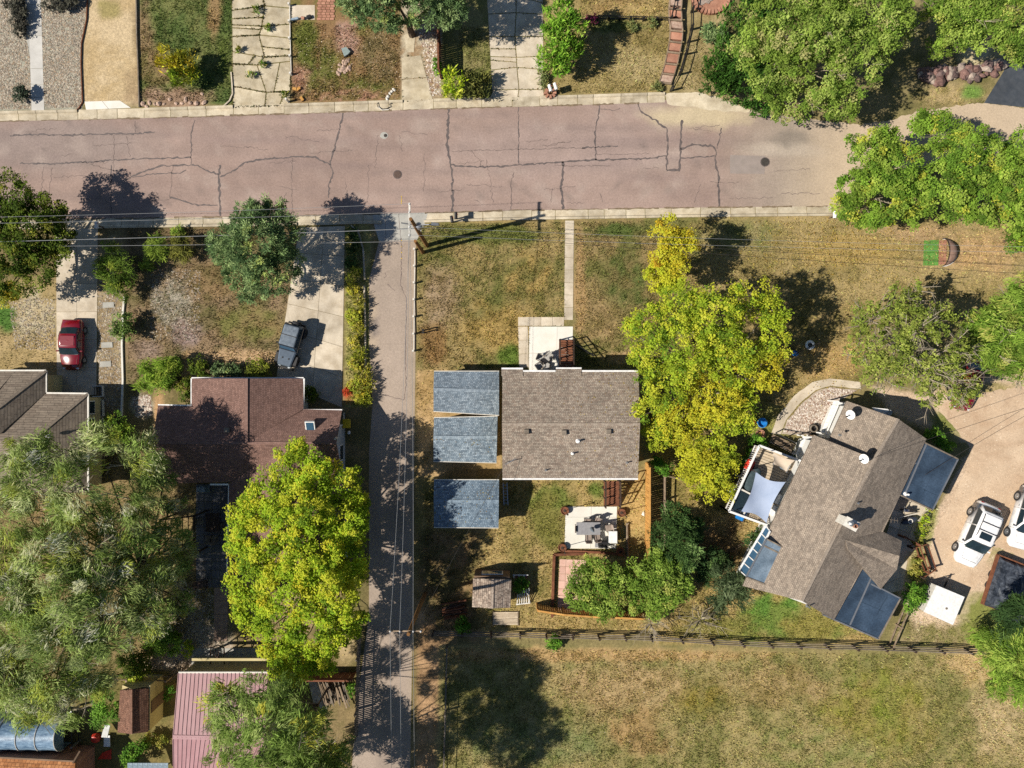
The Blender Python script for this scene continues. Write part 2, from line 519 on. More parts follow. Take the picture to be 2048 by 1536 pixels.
def mesh_np(name, verts, faces_flat, nper, cols=None, mat=None):
    me = bpy.data.meshes.new(name)
    nv = len(verts); nf = len(faces_flat) // nper
    me.vertices.add(nv); me.vertices.foreach_set('co', np.ascontiguousarray(verts, dtype=np.float32).ravel())
    me.loops.add(len(faces_flat)); me.loops.foreach_set('vertex_index', np.ascontiguousarray(faces_flat, dtype=np.int32))
    me.polygons.add(nf); me.polygons.foreach_set('loop_start', np.arange(0, nf * nper, nper, dtype=np.int32))
    me.update(calc_edges=True)
    if cols is not None:
        arr_col(me, np.concatenate([cols, np.ones((nv, 1))], 1))
    if mat: me.materials.append(mat)
    return me

# ================================================================ the ground and its natural colours
def C3(r, g, b):
    return np.array(K(r, g, b)[:3])
# (shape, colour a, colour b, patch size in px, softness px, bias)
PAINT = []
def reg(poly, a, b, patch=45, soft=6, bias=0.5, jag=10):
    PAINT.append(('p', poly, C3(*a), C3(*b), patch, soft, bias, jag))
def blob(x, y, rx, ry, a, b=None, patch=18, amt=1.0):
    PAINT.append(('e', (x, y, rx, ry), C3(*a), C3(*(b or a)), patch, amt))
R4 = lambda x0, y0, x1, y1: [(x0, y0), (x1, y0), (x1, y1), (x0, y1)]
# north side of the street
reg(R4(-80, -80, 1420, 215), (158, 134, 92), (128, 116, 66))
reg([(-80, -80), (176, -80), (173, 40), (163, 90), (166, 222), (-80, 226)], (163, 152, 134), (178, 168, 150), 20, 2)
reg([(176, -80), (275, -80), (279, 212), (166, 210), (163, 90), (173, 40)], (212, 180, 140), (196, 162, 116), 60, 2, .6)
blob(215, 15, 25, 20, (168, 146, 90)); blob(265, 180, 18, 30, (178, 146, 108))
reg(R4(279, -80, 464, 210), (92, 106, 50), (124, 122, 66), 50, 2, .55)
blob(290, 70, 22, 60, (150, 122, 86)); blob(310, 130, 40, 45, (158, 124, 88), (130, 112, 66)); blob(350, 195, 90, 22, (172, 136, 112), (140, 108, 84))
blob(430, 30, 15, 40, (160, 126, 84)); blob(448, 110, 12, 60, (104, 112, 48))
reg(R4(464, -80, 582, 214), (124, 112, 66), (150, 128, 88), 20, 2)
reg(R4(582, -80, 802, 206), (150, 112, 74), (112, 108, 46), 55, 3, .55)
blob(690, 75, 28, 32, (196, 152, 136), (168, 122, 100), 8); blob(610, 110, 25, 70, (112, 112, 44)); blob(700, 195, 90, 14, (176, 126, 100), (130, 106, 60), 8)
blob(600, 150, 18, 30, (170, 122, 98)); blob(760, 110, 35, 50, (150, 120, 82), (124, 104, 66))
reg(R4(802, -80, 884, 200), (160, 124, 88), (196, 176, 150), 14, 3)
reg(R4(884, -80, 990, 200), (148, 132, 84), (124, 118, 62), 25, 3)
reg(R4(1086, -80, 1352, 188), (168, 142, 90), (140, 118, 66), 45, 3, .6)
blob(1250, 15, 80, 25, (186, 154, 96), (164, 130, 80)); blob(1240, 52, 60, 14, (120, 118, 60)); blob(1270, 130, 60, 30, (178, 152, 104))
reg([(1352, -80), (1420, -80), (1520, 230), (1340, 190)], (178, 152, 106), (146, 124, 78), 30, 4)
reg([(1400, -80), (2130, -80), (2130, 240), (1860, 215), (1700, 236), (1520, 228)], (156, 134, 92), (120, 108, 62), 40, 6)
blob(1950, 105, 45, 28, (222, 200, 158), (196, 170, 124), 12); blob(1900, 192, 70, 22, (188, 158, 112), (160, 136, 86), 14); blob(1945, 185, 20, 14, (120, 146, 60))
# south side, west of the alley
reg([(-80, 440), (835, 430), (835, 1620), (-80, 1620)], (150, 124, 84), (120, 104, 62), 45)
reg(R4(-80, 560, 114, 775), (188, 156, 108), (168, 140, 92), 30, 3)
blob(70, 625, 45, 45, (200, 180, 150), (186, 160, 122), 9); blob(12, 632, 22, 28, (84, 118, 40)); blob(15, 588, 28, 14, (200, 170, 50))
reg(R4(194, 470, 248, 830), (170, 146, 112), (146, 118, 84), 14, 2)
reg([(250, 455), (600, 455), (560, 720), (250, 800)], (152, 122, 92), (116, 102, 62), 40, 4, .55)
blob(345, 600, 40, 55, (170, 156, 138), (140, 122, 96), 7); blob(375, 668, 35, 30, (166, 138, 132), (140, 112, 98), 8); blob(300, 700, 30, 26, (168, 138, 122), (140, 112, 92), 8)
blob(500, 650, 80, 40, (126, 118, 60), (148, 122, 78)); blob(450, 560, 90, 40, (150, 118, 80), (120, 100, 60))
blob(480, 712, 90, 14, (196, 156, 116)); blob(378, 745, 14, 40, (198, 156, 110)); blob(318, 812, 10, 40, (198, 150, 104)); blob(285, 812, 20, 22, (204, 186, 168), (176, 156, 138), 5)
reg(R4(250, 455, 560, 480), (130, 104, 74), (100, 88, 52), 20, 4)
reg(R4(690, 445, 742, 815), (176, 156, 96), (132, 126, 56), 14, 3)
blob(700, 790, 16, 20, (196, 92, 50), (170, 120, 60), 6)
reg([(-80, 900), (470, 960), (470, 1340), (250, 1400), (-80, 1450)], (158, 128, 86), (116, 104, 58), 40, 10)
blob(420, 1290, 55, 60, (202, 180, 162), (180, 154, 134), 6); blob(360, 1330, 60, 30, (204, 180, 164), (176, 150, 132), 6)
reg([(460, 900), (735, 880), (720, 1290), (470, 1330)], (150, 124, 84), (120, 108, 60), 30, 8)
blob(690, 1290, 25, 30, (190, 160, 116)); blob(600, 1230, 60, 40, (160, 130, 96))
reg(R4(150, 1340, 345, 1560), (136, 116, 66), (108, 100, 50), 25, 5)
# between alley and the middle house
reg([(832, 432), (1132, 428), (1132, 745), (832, 745)], (166, 138, 86), (112, 108, 50), 55, 3, .55)
blob(880, 600, 45, 60, (170, 140, 108), (150, 122, 84)); blob(1000, 660, 70, 50, (186, 150, 84), (156, 126, 64)); blob(1020, 715, 30, 22, (104, 122, 40)); blob(1000, 470, 110, 22, (112, 112, 48))
blob(870, 690, 30, 40, (150, 112, 66)); blob(1060, 560, 50, 50, (172, 140, 78), (124, 112, 56))
reg([(1148, 428), (1420, 425), (1400, 760), (1148, 745)], (122, 114, 58), (156, 128, 82), 45, 4, .5)
blob(1250, 560, 60, 70, (100, 106, 50), (130, 112, 66)); blob(1200, 640, 50, 50, (168, 136, 92), (140, 116, 70)); blob(1240, 715, 40, 14, (190, 152, 110)); blob(1160, 560, 12, 120, (178, 140, 92)); blob(1230, 460, 60, 14, (96, 106, 46))
reg([(1400, 425), (1700, 420), (2130, 440), (2130, 620), (1400, 620)], (174, 146, 96), (146, 124, 72), 60, 5, .6)
blob(1480, 470, 70, 35, (158, 140, 92), (128, 122, 66)); blob(1700, 500, 120, 30, (176, 144, 84)); blob(1960, 500, 90, 40, (198, 156, 108), (180, 142, 98)); blob(1840, 465, 90, 18, (184, 148, 106))
reg([(1400, 600), (1760, 600), (1720, 780), (1560, 850), (1480, 900), (1280, 960)], (172, 142, 90), (132, 114, 62), 40, 8)
blob(1660, 720, 60, 40, (186, 148, 92)); blob(1530, 860, 40, 40, (160, 146, 80), (130, 126, 56))
reg(R4(832, 740, 1005, 960), (204, 162, 112), (168, 132, 80), 25, 4)
reg([(832, 955), (1300, 955), (1300, 1270), (860, 1275), (832, 1200)], (182, 150, 92), (138, 122, 62), 45, 5, .6)
blob(1100, 1000, 50, 30, (116, 122, 48)); blob(1190, 980, 24, 20, (112, 122, 46)); blob(1090, 1050, 30, 60, (132, 122, 54)); blob(1270, 1000, 30, 70, (200, 160, 96))
reg([(832, 1060), (960, 1060), (960, 1290), (832, 1290)], (160, 124, 84), (112, 98, 56), 25, 12)
reg([(832, 1200), (895, 1280), (880, 1620), (832, 1620)], (196, 150, 108), (160, 120, 82), 25, 6)
reg([(1305, 940), (1520, 900), (1700, 1200), (1760, 1290), (1310, 1290)], (182, 150, 92), (142, 122, 62), 35, 5, .6)
blob(1545, 1235, 80, 44, (96, 128, 42), (120, 132, 52)); blob(1470, 1255, 50, 26, (120, 128, 52), (146, 134, 66)); blob(1640, 1262, 60, 16, (122, 126, 52), (160, 138, 72)); blob(1620, 1250, 50, 30, (150, 134, 62)); blob(1430, 1250, 60, 30, (140, 128, 58)); blob(1440, 1100, 60, 60, (150, 114, 74), (124, 100, 60))
# gravel yard on the right
reg([(1740, 770), (1850, 790), (1930, 760), (2130, 740), (2130, 1260), (1960, 1270), (1850, 1290), (1800, 1200), (1790, 1090), (1880, 1010), (1945, 890), (1860, 860), (1790, 830)], (212, 176, 146), (222, 188, 160), 60, 4)
blob(1855, 1020, 18, 60, (148, 146, 66), (176, 160, 96), 8); blob(1835, 1150, 22, 60, (132, 132, 56), (168, 146, 84), 8); blob(1990, 1105, 40, 26, (170, 148, 98), (206, 178, 142), 8); blob(1880, 1270, 90, 26, (166, 142, 100), (138, 126, 70), 9)
blob(1960, 1230, 40, 50, (140, 138, 64)); blob(1890, 850, 30, 40, (132, 130, 60)); blob(1960, 780, 70, 18, (190, 160, 110), (160, 140, 84), 8)
# the open field
reg([(880, 1290), (1500, 1298), (2130, 1315), (2130, 1620), (870, 1620)], (172, 148, 94), (136, 126, 68), 42, 5, .5)
blob(1200, 1310, 330, 14, (200, 158, 106), (176, 140, 86), 10); blob(1750, 1440, 110, 95, (144, 134, 50), (158, 136, 72)); blob(1770, 1420, 30, 60, (138, 138, 46), (146, 136, 62)); blob(1700, 1340, 16, 40, (134, 132, 56), (150, 136, 74))
blob(1970, 1335, 80, 40, (206, 168, 118), (194, 158, 106)); blob(2000, 1430, 60, 90, (198, 166, 120), (176, 150, 104)); blob(1400, 1400, 60, 40, (150, 128, 52), (126, 116, 54)); blob(1080, 1490, 160, 40, (132, 132, 76), (160, 144, 92)); blob(1620, 1500, 160, 40, (140, 136, 72), (168, 146, 92))
blob(1250, 1380, 120, 50, (186, 152, 104), (160, 132, 82)); blob(1560, 1370, 100, 40, (176, 146, 96), (148, 124, 70)); blob(1280, 1460, 60, 50, (180, 142, 90), (156, 126, 76))

def paint(px, py):
    base_n = fbm(px / 60, py / 60, 3)[:, None]
    col = C3(156, 132, 88) * (1 - base_n) + C3(122, 112, 62) * base_n
    jx = (fbm(px / 9, py / 9, 50, 3) - .5); jb = (fbm(px / 30, py / 30, 60, 3) - .5)
    for i, p in enumerate(PAINT):
        if p[0] == 'p':
            _, poly, a, b, patch, soft, bias, jag = p
            xs = [q[0] for q in poly]; ys = [q[1] for q in poly]
            m = (px > min(xs) - 25) & (px < max(xs) + 25) & (py > min(ys) - 25) & (py < max(ys) + 25)
            if not m.any(): continue
            x = px[m]; y = py[m]
            d = polydist(x, y, poly) + jx[m] * min(jag, soft * 2.5)
            w = np.clip(.5 - d / (2 * soft), 0, 1)[:, None]
            n = fbm(x / patch, y / patch, 100 + i * 7, 4) + (fbm(x / 7, y / 7, 900 + i, 2) - .5) * .35
        else:
            _, (cx, cy, rx, ry), a, b, patch, amt = p
            m = (abs(px - cx) < rx * 1.6) & (abs(py - cy) < ry * 1.6)
            if not m.any(): continue
            x = px[m]; y = py[m]
            d = np.hypot((x - cx) / rx, (y - cy) / ry) + jb[m] * 1.1 + jx[m] * .5
            w = (np.clip(1.25 - d, 0, .6) / .6)[:, None] * amt
            n = fbm(x / patch, y / patch, 300 + i * 7, 3); bias = .5
        t = np.clip((n - bias) * 3.2 + .5, 0, 1)[:, None]
        col[m] = col[m] * (1 - w) + (a * (1 - t) + b * t) * w
    lum = (col * np.array([.3, .59, .11])).sum(1, keepdims=True)
    return np.clip((lum + (col - lum) * .9) * np.array([1.09, 1.17, 1.14]), .01, .75)

def make_ground():
    fx = np.arange(-44, 44.01, .25); fy = np.arange(-33.5, 33.51, .25)
    ox = np.array([50, 60, 80, 120, 200, 400.]); oy = np.array([40, 50, 70, 120, 200, 400.])
    xs = np.concatenate([-ox[::-1], fx, ox]); ys = np.concatenate([-oy[::-1], fy, oy])
    X, Y = np.meshgrid(xs, ys)
    v = np.stack([X.ravel(), Y.ravel(), np.zeros(X.size)], 1)
    nx, ny = len(xs), len(ys)
    i = (np.arange(ny - 1)[:, None] * nx + np.arange(nx - 1)[None]).ravel()
    f = np.stack([i, i + 1, i + nx + 1, i + nx], 1).ravel()
    px, py = PX(v[:, 0], v[:, 1])
    me = mesh_np('ground', v, f, 4, paint(px, py), M['ground'])
    return tag(link_mesh('ground', me), kind='structure')
make_ground()

JOINT = []
HARD = []      # photo-pixel outlines where no grass grows
def jag_poly(poly, amp=2.0, step=9.0, seed=0):
    out = []
    n = len(poly)
    for i in range(n):
        x1, y1 = poly[i]; x2, y2 = poly[(i + 1) % n]
        L = math.hypot(x2 - x1, y2 - y1); k = max(1, int(L / step))
        for j in range(k):
            t = j / k
            a = (0 if j == 0 else amp)
            out.append((x1 + (x2 - x1) * t + random.uniform(-a, a), y1 + (y2 - y1) * t + random.uniform(-a, a)))
    return out

def sheet(name, poly_px, z, mat, cell=0.0, colfn=None, parent=None, hard=True):
    """a flat piece of the setting; with cell > 0 it is cut into a grid and coloured point by point"""
    if hard: HARD.append(poly_px)
    bm = bmesh.new()
    vs = [bm.verts.new(W(x, y).to_tuple()) for x, y in poly_px]
    f = bm.faces.new(vs)
    bmesh.ops.triangulate(bm, faces=[f])
    if cell:
        for ax in (0, 1):
            lo = min(v.co[ax] for v in bm.verts); hi = max(v.co[ax] for v in bm.verts)
            c = math.ceil(lo / cell) * cell
            while c < hi:
                co = [0, 0, 0]; co[ax] = c; no = [0, 0, 0]; no[ax] = 1
                bmesh.ops.bisect_plane(bm, geom=bm.verts[:] + bm.edges[:] + bm.faces[:], plane_co=co, plane_no=no, dist=1e-4)
                c += cell
    for v in bm.verts: v.co.z = 0
    bmesh.ops.recalc_face_normals(bm, faces=bm.faces)
    for f in bm.faces:
        if f.normal.z < 0: f.normal_flip()
    me = bpy.data.meshes.new(name)
    bm.to_mesh(me); bm.free()
    if colfn:
        co = np.zeros(len(me.vertices) * 3, np.float32); me.vertices.foreach_get('co', co); co = co.reshape(-1, 3)
        px, py = PX(co[:, 0], co[:, 1])
        arr_col(me, np.concatenate([colfn(px, py), np.ones((len(px), 1))], 1))
    me.materials.append(mat)
    o = link_mesh(name, me, parent, (0, 0, z))
    if parent is None: tag(o, kind='structure')
    return o

def mixc(a, b, t):
    t = np.clip(t, 0, 1)[:, None]
    return a * (1 - t) + b * t
def ell(px, py, cx, cy, rx, ry):
    return np.clip(1.15 - np.hypot((px - cx) / rx, (py - cy) / ry) + (fbm(px / 25, py / 25, 77, 3) - .5) * .6, 0, .5) * 2

# ---------------------------------------------------------------- the street
def road_col(px, py):
    n = fbm(px / 130, py / 40, 5, 4)
    c = mixc(C3(162, 139, 128), C3(178, 154, 142), (n - .35) * 2.5)
    c = mixc(c, C3(150, 138, 132), ell(px, py, 120, 290, 200, 60) * .55)
    c = mixc(c, C3(182, 162, 154), ell(px, py, 1120, 300, 260, 60) * .4)
    lane = np.exp(-((py - 268 + px * .012) / 9) ** 2) + np.exp(-((py - 306 + px * .012) / 9) ** 2) + np.exp(-((py - 352 + px * .012) / 9) ** 2) + np.exp(-((py - 392 + px * .012) / 9) ** 2)
    c = mixc(c, C3(148, 130, 122), np.clip(lane * (fbm(px / 90, py / 30, 19, 3) - .2), 0, .4))
    oil = fbm(px / 14, py / 14, 29, 3); c = mixc(c, C3(120, 108, 102), np.clip((oil - .74) * 5, 0, .5))
    pale = fbm(px / 40, py / 25, 39, 4); c = mixc(c, C3(188, 170, 158), np.clip((pale - .6) * 3, 0, .5))
    st = fbm(px / 300, py / 5, 9, 3)
    c = mixc(c, C3(142, 124, 120), np.clip((st - .58) * 2.2, 0, .35))
    c = mixc(c, C3(174, 160, 144), np.clip((px - 1420) / 160, 0, 1) * .8)
    c = mixc(c, C3(208, 186, 158), np.clip((px - 1570 + (py - 300) * .25) / 130, 0, 1) * .9)
    c = mixc(c, C3(206, 188, 156), ell(px, py, 1400, 232, 110, 26))
    c = mixc(c, C3(196, 182, 166), ell(px, py, 1560, 300, 90, 14) * .6)
    c = mixc(c, C3(138, 128, 118), ell(px, py, 1580, 278, 42, 18) * .7)
    return c
def strip(mb, pts, w, z):
    """flat ribbon along photo points"""
    ws = [W(x, y, 0) for x, y in pts]
    L = []; R = []
    for i, p in enumerate(ws):
        d = (ws[min(i + 1, len(ws) - 1)] - ws[max(i - 1, 0)]); d.z = 0
        d.normalize(); n = Vector((-d.y, d.x, 0))
        ww = (w[i] if isinstance(w, (list, tuple)) else w) / 2
        ww *= random.uniform(.45, 1.5)
        L.append(p + n * ww); R.append(p - n * ww)
    vs = [(p.x, p.y, z) for p in L + R]; n = len(ws)
    mb.add(vs, [(i, n + i, n + i + 1, i + 1) for i in range(n - 1)])
    return mb
def wig(pts, amp=1.5, step=4.5):
    out = []
    for i in range(len(pts) - 1):
        x1, y1 = pts[i]; x2, y2 = pts[i + 1]
        k = max(1, int(math.hypot(x2 - x1, y2 - y1) / step))
        for j in range(k):
            t = j / k
            a = amp if (i or j) else 0
            out.append((x1 + (x2 - x1) * t + random.uniform(-a, a), y1 + (y2 - y1) * t + random.uniform(-a, a)))
    out.append(pts[-1])
    return out
ROAD_END = wig([(1400, 186), (1520, 226), (1600, 236), (1720, 250), (1780, 240), (1840, 222), (1960, 205), (2150, 228), (2150, 330), (1860, 330), (1760, 360), (1700, 414)], 2)
ROAD = [(-120, 247), (0, 243), (300, 236), (600, 227), (900, 217), (1150, 210), (1310, 204)] + ROAD_END + [(1662, 413), (1400, 415), (1024, 421), (850, 426), (512, 433), (300, 436), (0, 440), (-120, 442)]
road = sheet('road', ROAD, .006, M['road'], .5, road_col)

SEALS = [
    ([(20, 272), (70, 269), (130, 271), (190, 268), (270, 268), (310, 264)], .16), ([(228, 270), (228, 322)], .05), ([(270, 242), (272, 266)], .06),
    ([(390, 240), (383, 262), (382, 328)], .1), ([(40, 327), (110, 328), (230, 320), (330, 316), (382, 315)], .15), ([(250, 360), (285, 344), (320, 332), (395, 330), (415, 342), (437, 348)], .16),
    ([(265, 355), (300, 349), (360, 346), (372, 340)], .1), ([(440, 330), (438, 356), (441, 432)], .2), ([(440, 354), (470, 340), (490, 324), (540, 317), (590, 314), (630, 314), (650, 324), (660, 330)], .16),
    ([(686, 226), (676, 270), (668, 300), (660, 324), (666, 346), (658, 372), (657, 396)], .17), ([(585, 316), (583, 345), (584, 425)], .05),
    ([(897, 218), (896, 250), (894, 290), (901, 324), (905, 355), (905, 424)], .24), ([(904, 303), (960, 301), (1024, 299), (1100, 297), (1170, 296)], .07),
    ([(902, 330), (960, 334), (1005, 333), (1040, 330), (1075, 328), (1125, 323), (1190, 320), (1290, 317), (1332, 312)], .17), ([(1037, 214), (1037, 300), (1038, 328)], .1), ([(1028, 345), (1022, 368), (1023, 424)], .08),
    ([(1199, 207), (1196, 235), (1190, 265), (1192, 320)], .15), ([(1164, 296), (1200, 294), (1236, 292)], .14), ([(1125, 323), (1126, 345), (1122, 375), (1126, 420)], .26),
    ([(1276, 206), (1280, 222), (1310, 240), (1334, 258), (1335, 285), (1333, 340)], .18), ([(1364, 240), (1362, 280), (1360, 310), (1358, 340), (1333, 341)], .24),
    ([(1361, 298), (1385, 290), (1425, 292), (1432, 300), (1430, 320), (1436, 345), (1438, 415)], .2), ([(1362, 316), (1400, 314), (1430, 312)], .12), ([(1443, 256), (1434, 298)], .1),
    ([(340, 395), (370, 404), (400, 411), (436, 410)], .14), ([(222, 330), (222, 435)], .1), ([(1200, 218), (1230, 222), (1240, 217)], .08), ([(1110, 330), (1140, 332), (1220, 331)], .07),
    ([(180, 328), (215, 338), (240, 343), (262, 358)], .07), ([(300, 404), (340, 398), (346, 330)], .05), ([(960, 334), (962, 322), (940, 300)], .05), ([(1300, 306), (1240, 310), (1190, 308)], .05)]
for pts, w in SEALS:
    strip(MB(), wig(pts), w * .72, .011).build('crack_seal' if w > .09 else 'crack', M['tar'] if w > .09 else M['crack'], road, recalc=False)
for k in range(46):
    x = random.uniform(10, 1640); y = random.uniform(250, 410); a = random.choice([0, 0, math.pi / 2]) + random.uniform(-.2, .2); L = random.uniform(20, 90)
    strip(MB(), wig([(x, y), (x + math.cos(a) * L, min(405, max(250, y + math.sin(a) * L)))], 2.5), .035, .011).build('crack', M['crack'], road, recalc=False)
for k, (x, y, w_, h_) in enumerate([(1460, 310, 70, 38), (1420, 360, 90, 40)][:1]):
    sheet('asphalt_patch', [(x, y), (x + w_, y + 2), (x + w_ - 1, y + h_), (x, y + h_ - 1)], .011, mnoise('patch_asphalt', [K(150, 138, 130), K(164, 150, 142)], 2, 24, .15), parent=road, hard=False)

def manhole(px, py, r, mat, label):
    t = thing('manhole_cover', label, 'manhole cover', W(px, py, .006), 'manhole covers in the street')
    c = W(px, py, .007)
    MB().lathe(c, [(r * 1.18, 0), (r * 1.18, .012), (r * 1.0, .014), (r * 1.0, .004)], 24, cap=True).build('frame_ring', M['tar'], t)
    MB().lathe(c, [(r * .97, 0), (r * .97, .018), (r * .9, .024)], 24).build('lid', mat, t)
    for i in range(-2, 3):
        MB().beam(c + Vector((-r * .6, i * r * .28, .027)), c + Vector((r * .6, i * r * .28, .027)), .04, .008).build('lid_rib', mat, t)
manhole(795, 349, .30, M['iron'], 'rusty brown manhole cover in the middle of the street')
manhole(1530, 324, .32, M['darkiron'], 'dark grey manhole cover near the east end of the street')
manhole(771, 271, .12, M['darkiron'], 'small round valve cover on a pale patch of the street')
sheet('valve_collar', [(768 + 8 * math.cos(t) * random.uniform(.8, 1.1), 271 + 7 * math.sin(t)) for t in np.linspace(0, 6.1, 12)], .0125, M['greyconc'], parent=road, hard=False)

# ---------------------------------------------------------------- kerbs: each gutter slab is a piece
def kerb(name, line, joints, width, side, low=(), raise_=.13):
    """line: photo points of the road edge; side +1: yard lies up in the photo, -1: down"""
    root = bpy.data.objects.new(name, None); COL.objects.link(root); FR[root] = Matrix.Identity(4); tag(root, kind='structure')
    def yat(x):
        for i in range(len(line) - 1):
            if line[i][0] <= x <= line[i + 1][0]:
                t = (x - line[i][0]) / (line[i + 1][0] - line[i][0]); return line[i][1] + (line[i + 1][1] - line[i][1]) * t
        return line[-1][1]
    for i in range(len(joints) - 1):
        x0, x1 = joints[i] + .5, joints[i + 1] - .5
        lowered = any(a <= (x0 + x1) / 2 <= b for a, b in low)
        hgt = .03 if lowered else raise_
        prof = [(0, .012), (width * .68, .004), (width * .78, hgt), (width, hgt), (width, -.1), (0, -.1)]
        dz = random.uniform(-.004, .006)
        vs = []
        for x in (x0, x1):
            for o, z in prof:
                p = W(x, yat(x) - side * o * S); vs.append((p.x, p.y, z + dz))
        n = len(prof)
        fs = [tuple(range(n)), tuple(range(2 * n - 1, n - 1, -1))] + [(k, n + k, n + (k + 1) % n, (k + 1) % n) for k in range(n)]
        MB().add(vs, fs).build('kerb_slab', M['kerb'], root)
    return root
def joints(a, b, lo, hi):
    out = [a]
    while out[-1] < b - lo: out.append(min(b, out[-1] + random.uniform(lo, hi)))
    if out[-1] < b: out[-1] = b
    return out
NL = [(-60, 245), (0, 243), (300, 236), (600, 227), (900, 217), (1150, 210.5), (1320, 205), (1400, 203)]
SL = [(-60, 441), (0, 440), (300, 436), (512, 433), (850, 426), (1024, 421), (1400, 415), (1664, 412.5)]
kerb('kerb_north', NL, joints(-60, 1330, 28, 62), .78, 1, [(165, 262), (462, 590), (800, 885), (975, 1095)])
kerb('kerb_south_west', SL, joints(-60, 764, 28, 62), .78, -1, [(112, 200), (585, 700)])
kerb('kerb_south_east', SL, joints(848, 1664, 30, 66), .78, -1)
for ln, off, x0, x1 in ((NL, 0, -50, 1325), (SL, 0, -50, 762), (SL, 0, 850, 1660)):
    x = x0
    while x < x1 - 20:
        xe = min(x1, x + random.uniform(30, 110)); pts = []
        xx = x
        while xx < xe:
            i_ = max(k for k in range(len(ln) - 1) if ln[k][0] <= xx); t_ = (xx - ln[i_][0]) / (ln[i_ + 1][0] - ln[i_][0])
            pts.append((xx, ln[i_][1] + (ln[i_ + 1][1] - ln[i_][1]) * t_ + random.uniform(-.8, .8))); xx += 6
        if len(pts) > 2: strip(MB(), pts, random.uniform(.06, .16), .016).build('gutter_dirt', M['dirt'], road, recalc=False)
        x = xe + random.uniform(0, 25)
HARD.append([(-60, 220), (1400, 180), (1400, 215), (-60, 250)]); HARD.append([(-60, 436), (1664, 405), (1664, 436), (-60, 464)])
sheet('dusty_verge', jag_poly([(1330, 188), (1392, 184), (1440, 196), (1520, 226), (1440, 222), (1335, 208)], 2), .012, M['kerb'])

# ---------------------------------------------------------------- alley
def alley_col(px, py):
    n = fbm(px / 60, py / 200, 15, 4)
    c = mixc(C3(164, 148, 134), C3(184, 166, 150), (n - .35) * 2.5)
    c = mixc(c, C3(192, 172, 148), ell(px, py, 742, 660, 16, 90) * .7)
    c = mixc(c, C3(140, 128, 120), ell(px, py, 750, 655, 8, 16))
    return mixc(c, C3(184, 166, 142), np.clip((px - 815) / 14, 0, 1) * .6)
alley = sheet('alley', [(760, 476), (832, 476), (831, 700), (829, 860), (826, 1200), (820, 1560), (702, 1560), (712, 1420), (738, 1230), (738, 905), (745, 810), (738, 680), (738, 560)], .006, M['sheetcol'], .5, alley_col)
for pts, w in [([(803, 476), (802, 570), (813, 600), (811, 690), (812, 770), (808, 800), (770, 790)], .05), ([(775, 568), (790, 582)], .05), ([(770, 545), (772, 552), (768, 556)], .04)]:
    strip(MB(), wig(pts, 1), w, .011).build('crack', M['crack'], alley, recalc=False)
apron = sheet('alley_apron', [(745, 428), (856, 425), (850, 446), (834, 480), (758, 482), (748, 450)], .010, M['greyconc'])
for pts in ([(798, 427), (801, 480)], [(770, 428), (772, 480)]):
    strip(MB(), wig(pts, 1), .03, .015).build('crack', M['crack'], apron, recalc=False)
for k in range(9):
    y = 392 + k * 3.6 if k < 5 else 480 + (k - 5) * 12
    strip(MB(), [(803, y), (803, y + 2)], .06, .02).build('utility_mark', M['yellow'], alley, recalc=False)

# ---------------------------------------------------------------- paving: each slab is a piece
def slabs(name, quad, nx, ny, mat, gap=.03, jit=0.0, z=.02, xs=None, ys=None, skip=(), crackp=0.0):
    root = bpy.data.objects.new(name, None); COL.objects.link(root); FR[root] = Matrix.Identity(4); tag(root, kind='structure')
    HARD.append(list(quad))
    (ax, ay), (bx, by), (cx, cy), (dx, dy) = quad
    us = xs or [i / nx for i in range(nx + 1)]; vs_ = ys or [i / ny for i in range(ny + 1)]
    def pt(u, v):
        return W((ax * (1 - u) + bx * u) * (1 - v) + (dx * (1 - u) + cx * u) * v, (ay * (1 - u) + by * u) * (1 - v) + (dy * (1 - u) + cy * u) * v)
    G = {}
    for i, u in enumerate(us):
        for j, v in enumerate(vs_):
            p = pt(u, v)
            if jit and 0 < i < len(us) - 1: p.x += random.uniform(-jit, jit)
            if jit and 0 < j < len(vs_) - 1: p.y += random.uniform(-jit, jit)
            G[i, j] = p
    for i in range(len(us) - 1):
        for j in range(len(vs_) - 1):
            if (i, j) in skip: continue
            q = [G[i, j], G[i + 1, j], G[i + 1, j + 1], G[i, j + 1]]
            polys = [q]
            if random.random() < crackp:
                t1, t2 = random.uniform(.25, .75), random.uniform(.25, .75)
                if random.random() < .5:
                    m1 = q[0].lerp(q[1], t1); m2 = q[3].lerp(q[2], t2); polys = [[q[0], m1, m2, q[3]], [m1, q[1], q[2], m2]]
                else:
                    m1 = q[0].lerp(q[3], t1); m2 = q[1].lerp(q[2], t2); polys = [[q[0], q[1], m2, m1], [m1, m2, q[2], q[3]]]
            for pl in polys:
                if name in ('cracked_driveway', 'north_driveway', 'weedy_drive'): JOINT.append((name, [p.copy() for p in pl]))
                c = sum(pl, Vector()) / len(pl)
                pl2 = []
                for p in pl:
                    d = c - p
                    pl2.append(p + Vector((math.copysign(gap / 2, d.x), math.copysign(gap / 2, d.y), 0)))
                MB().prism([(p.x, p.y) for p in pl2], -.06, z + random.uniform(-.004, .006)).build('slab', mat, root)
    return root
slabs('garden_walk_north', [(56, -20), (82, -20), (89, 222), (63, 222)], 1, 6, M['walkgrey'], ys=[0, .12, .38, .65, .78, .89, 1])
slabs('straw_drive_apron', [(169, 203), (240, 201), (262, 216), (172, 220)], 2, 1, M['paleconc'])
slabs('cracked_driveway', [(463, -20), (582, -20), (581, 212), (466, 214)], 2, 7, M['oldconc'], gap=.09, jit=.4, crackp=.6, ys=[0, .16, .3, .42, .56, .62, .84, 1])
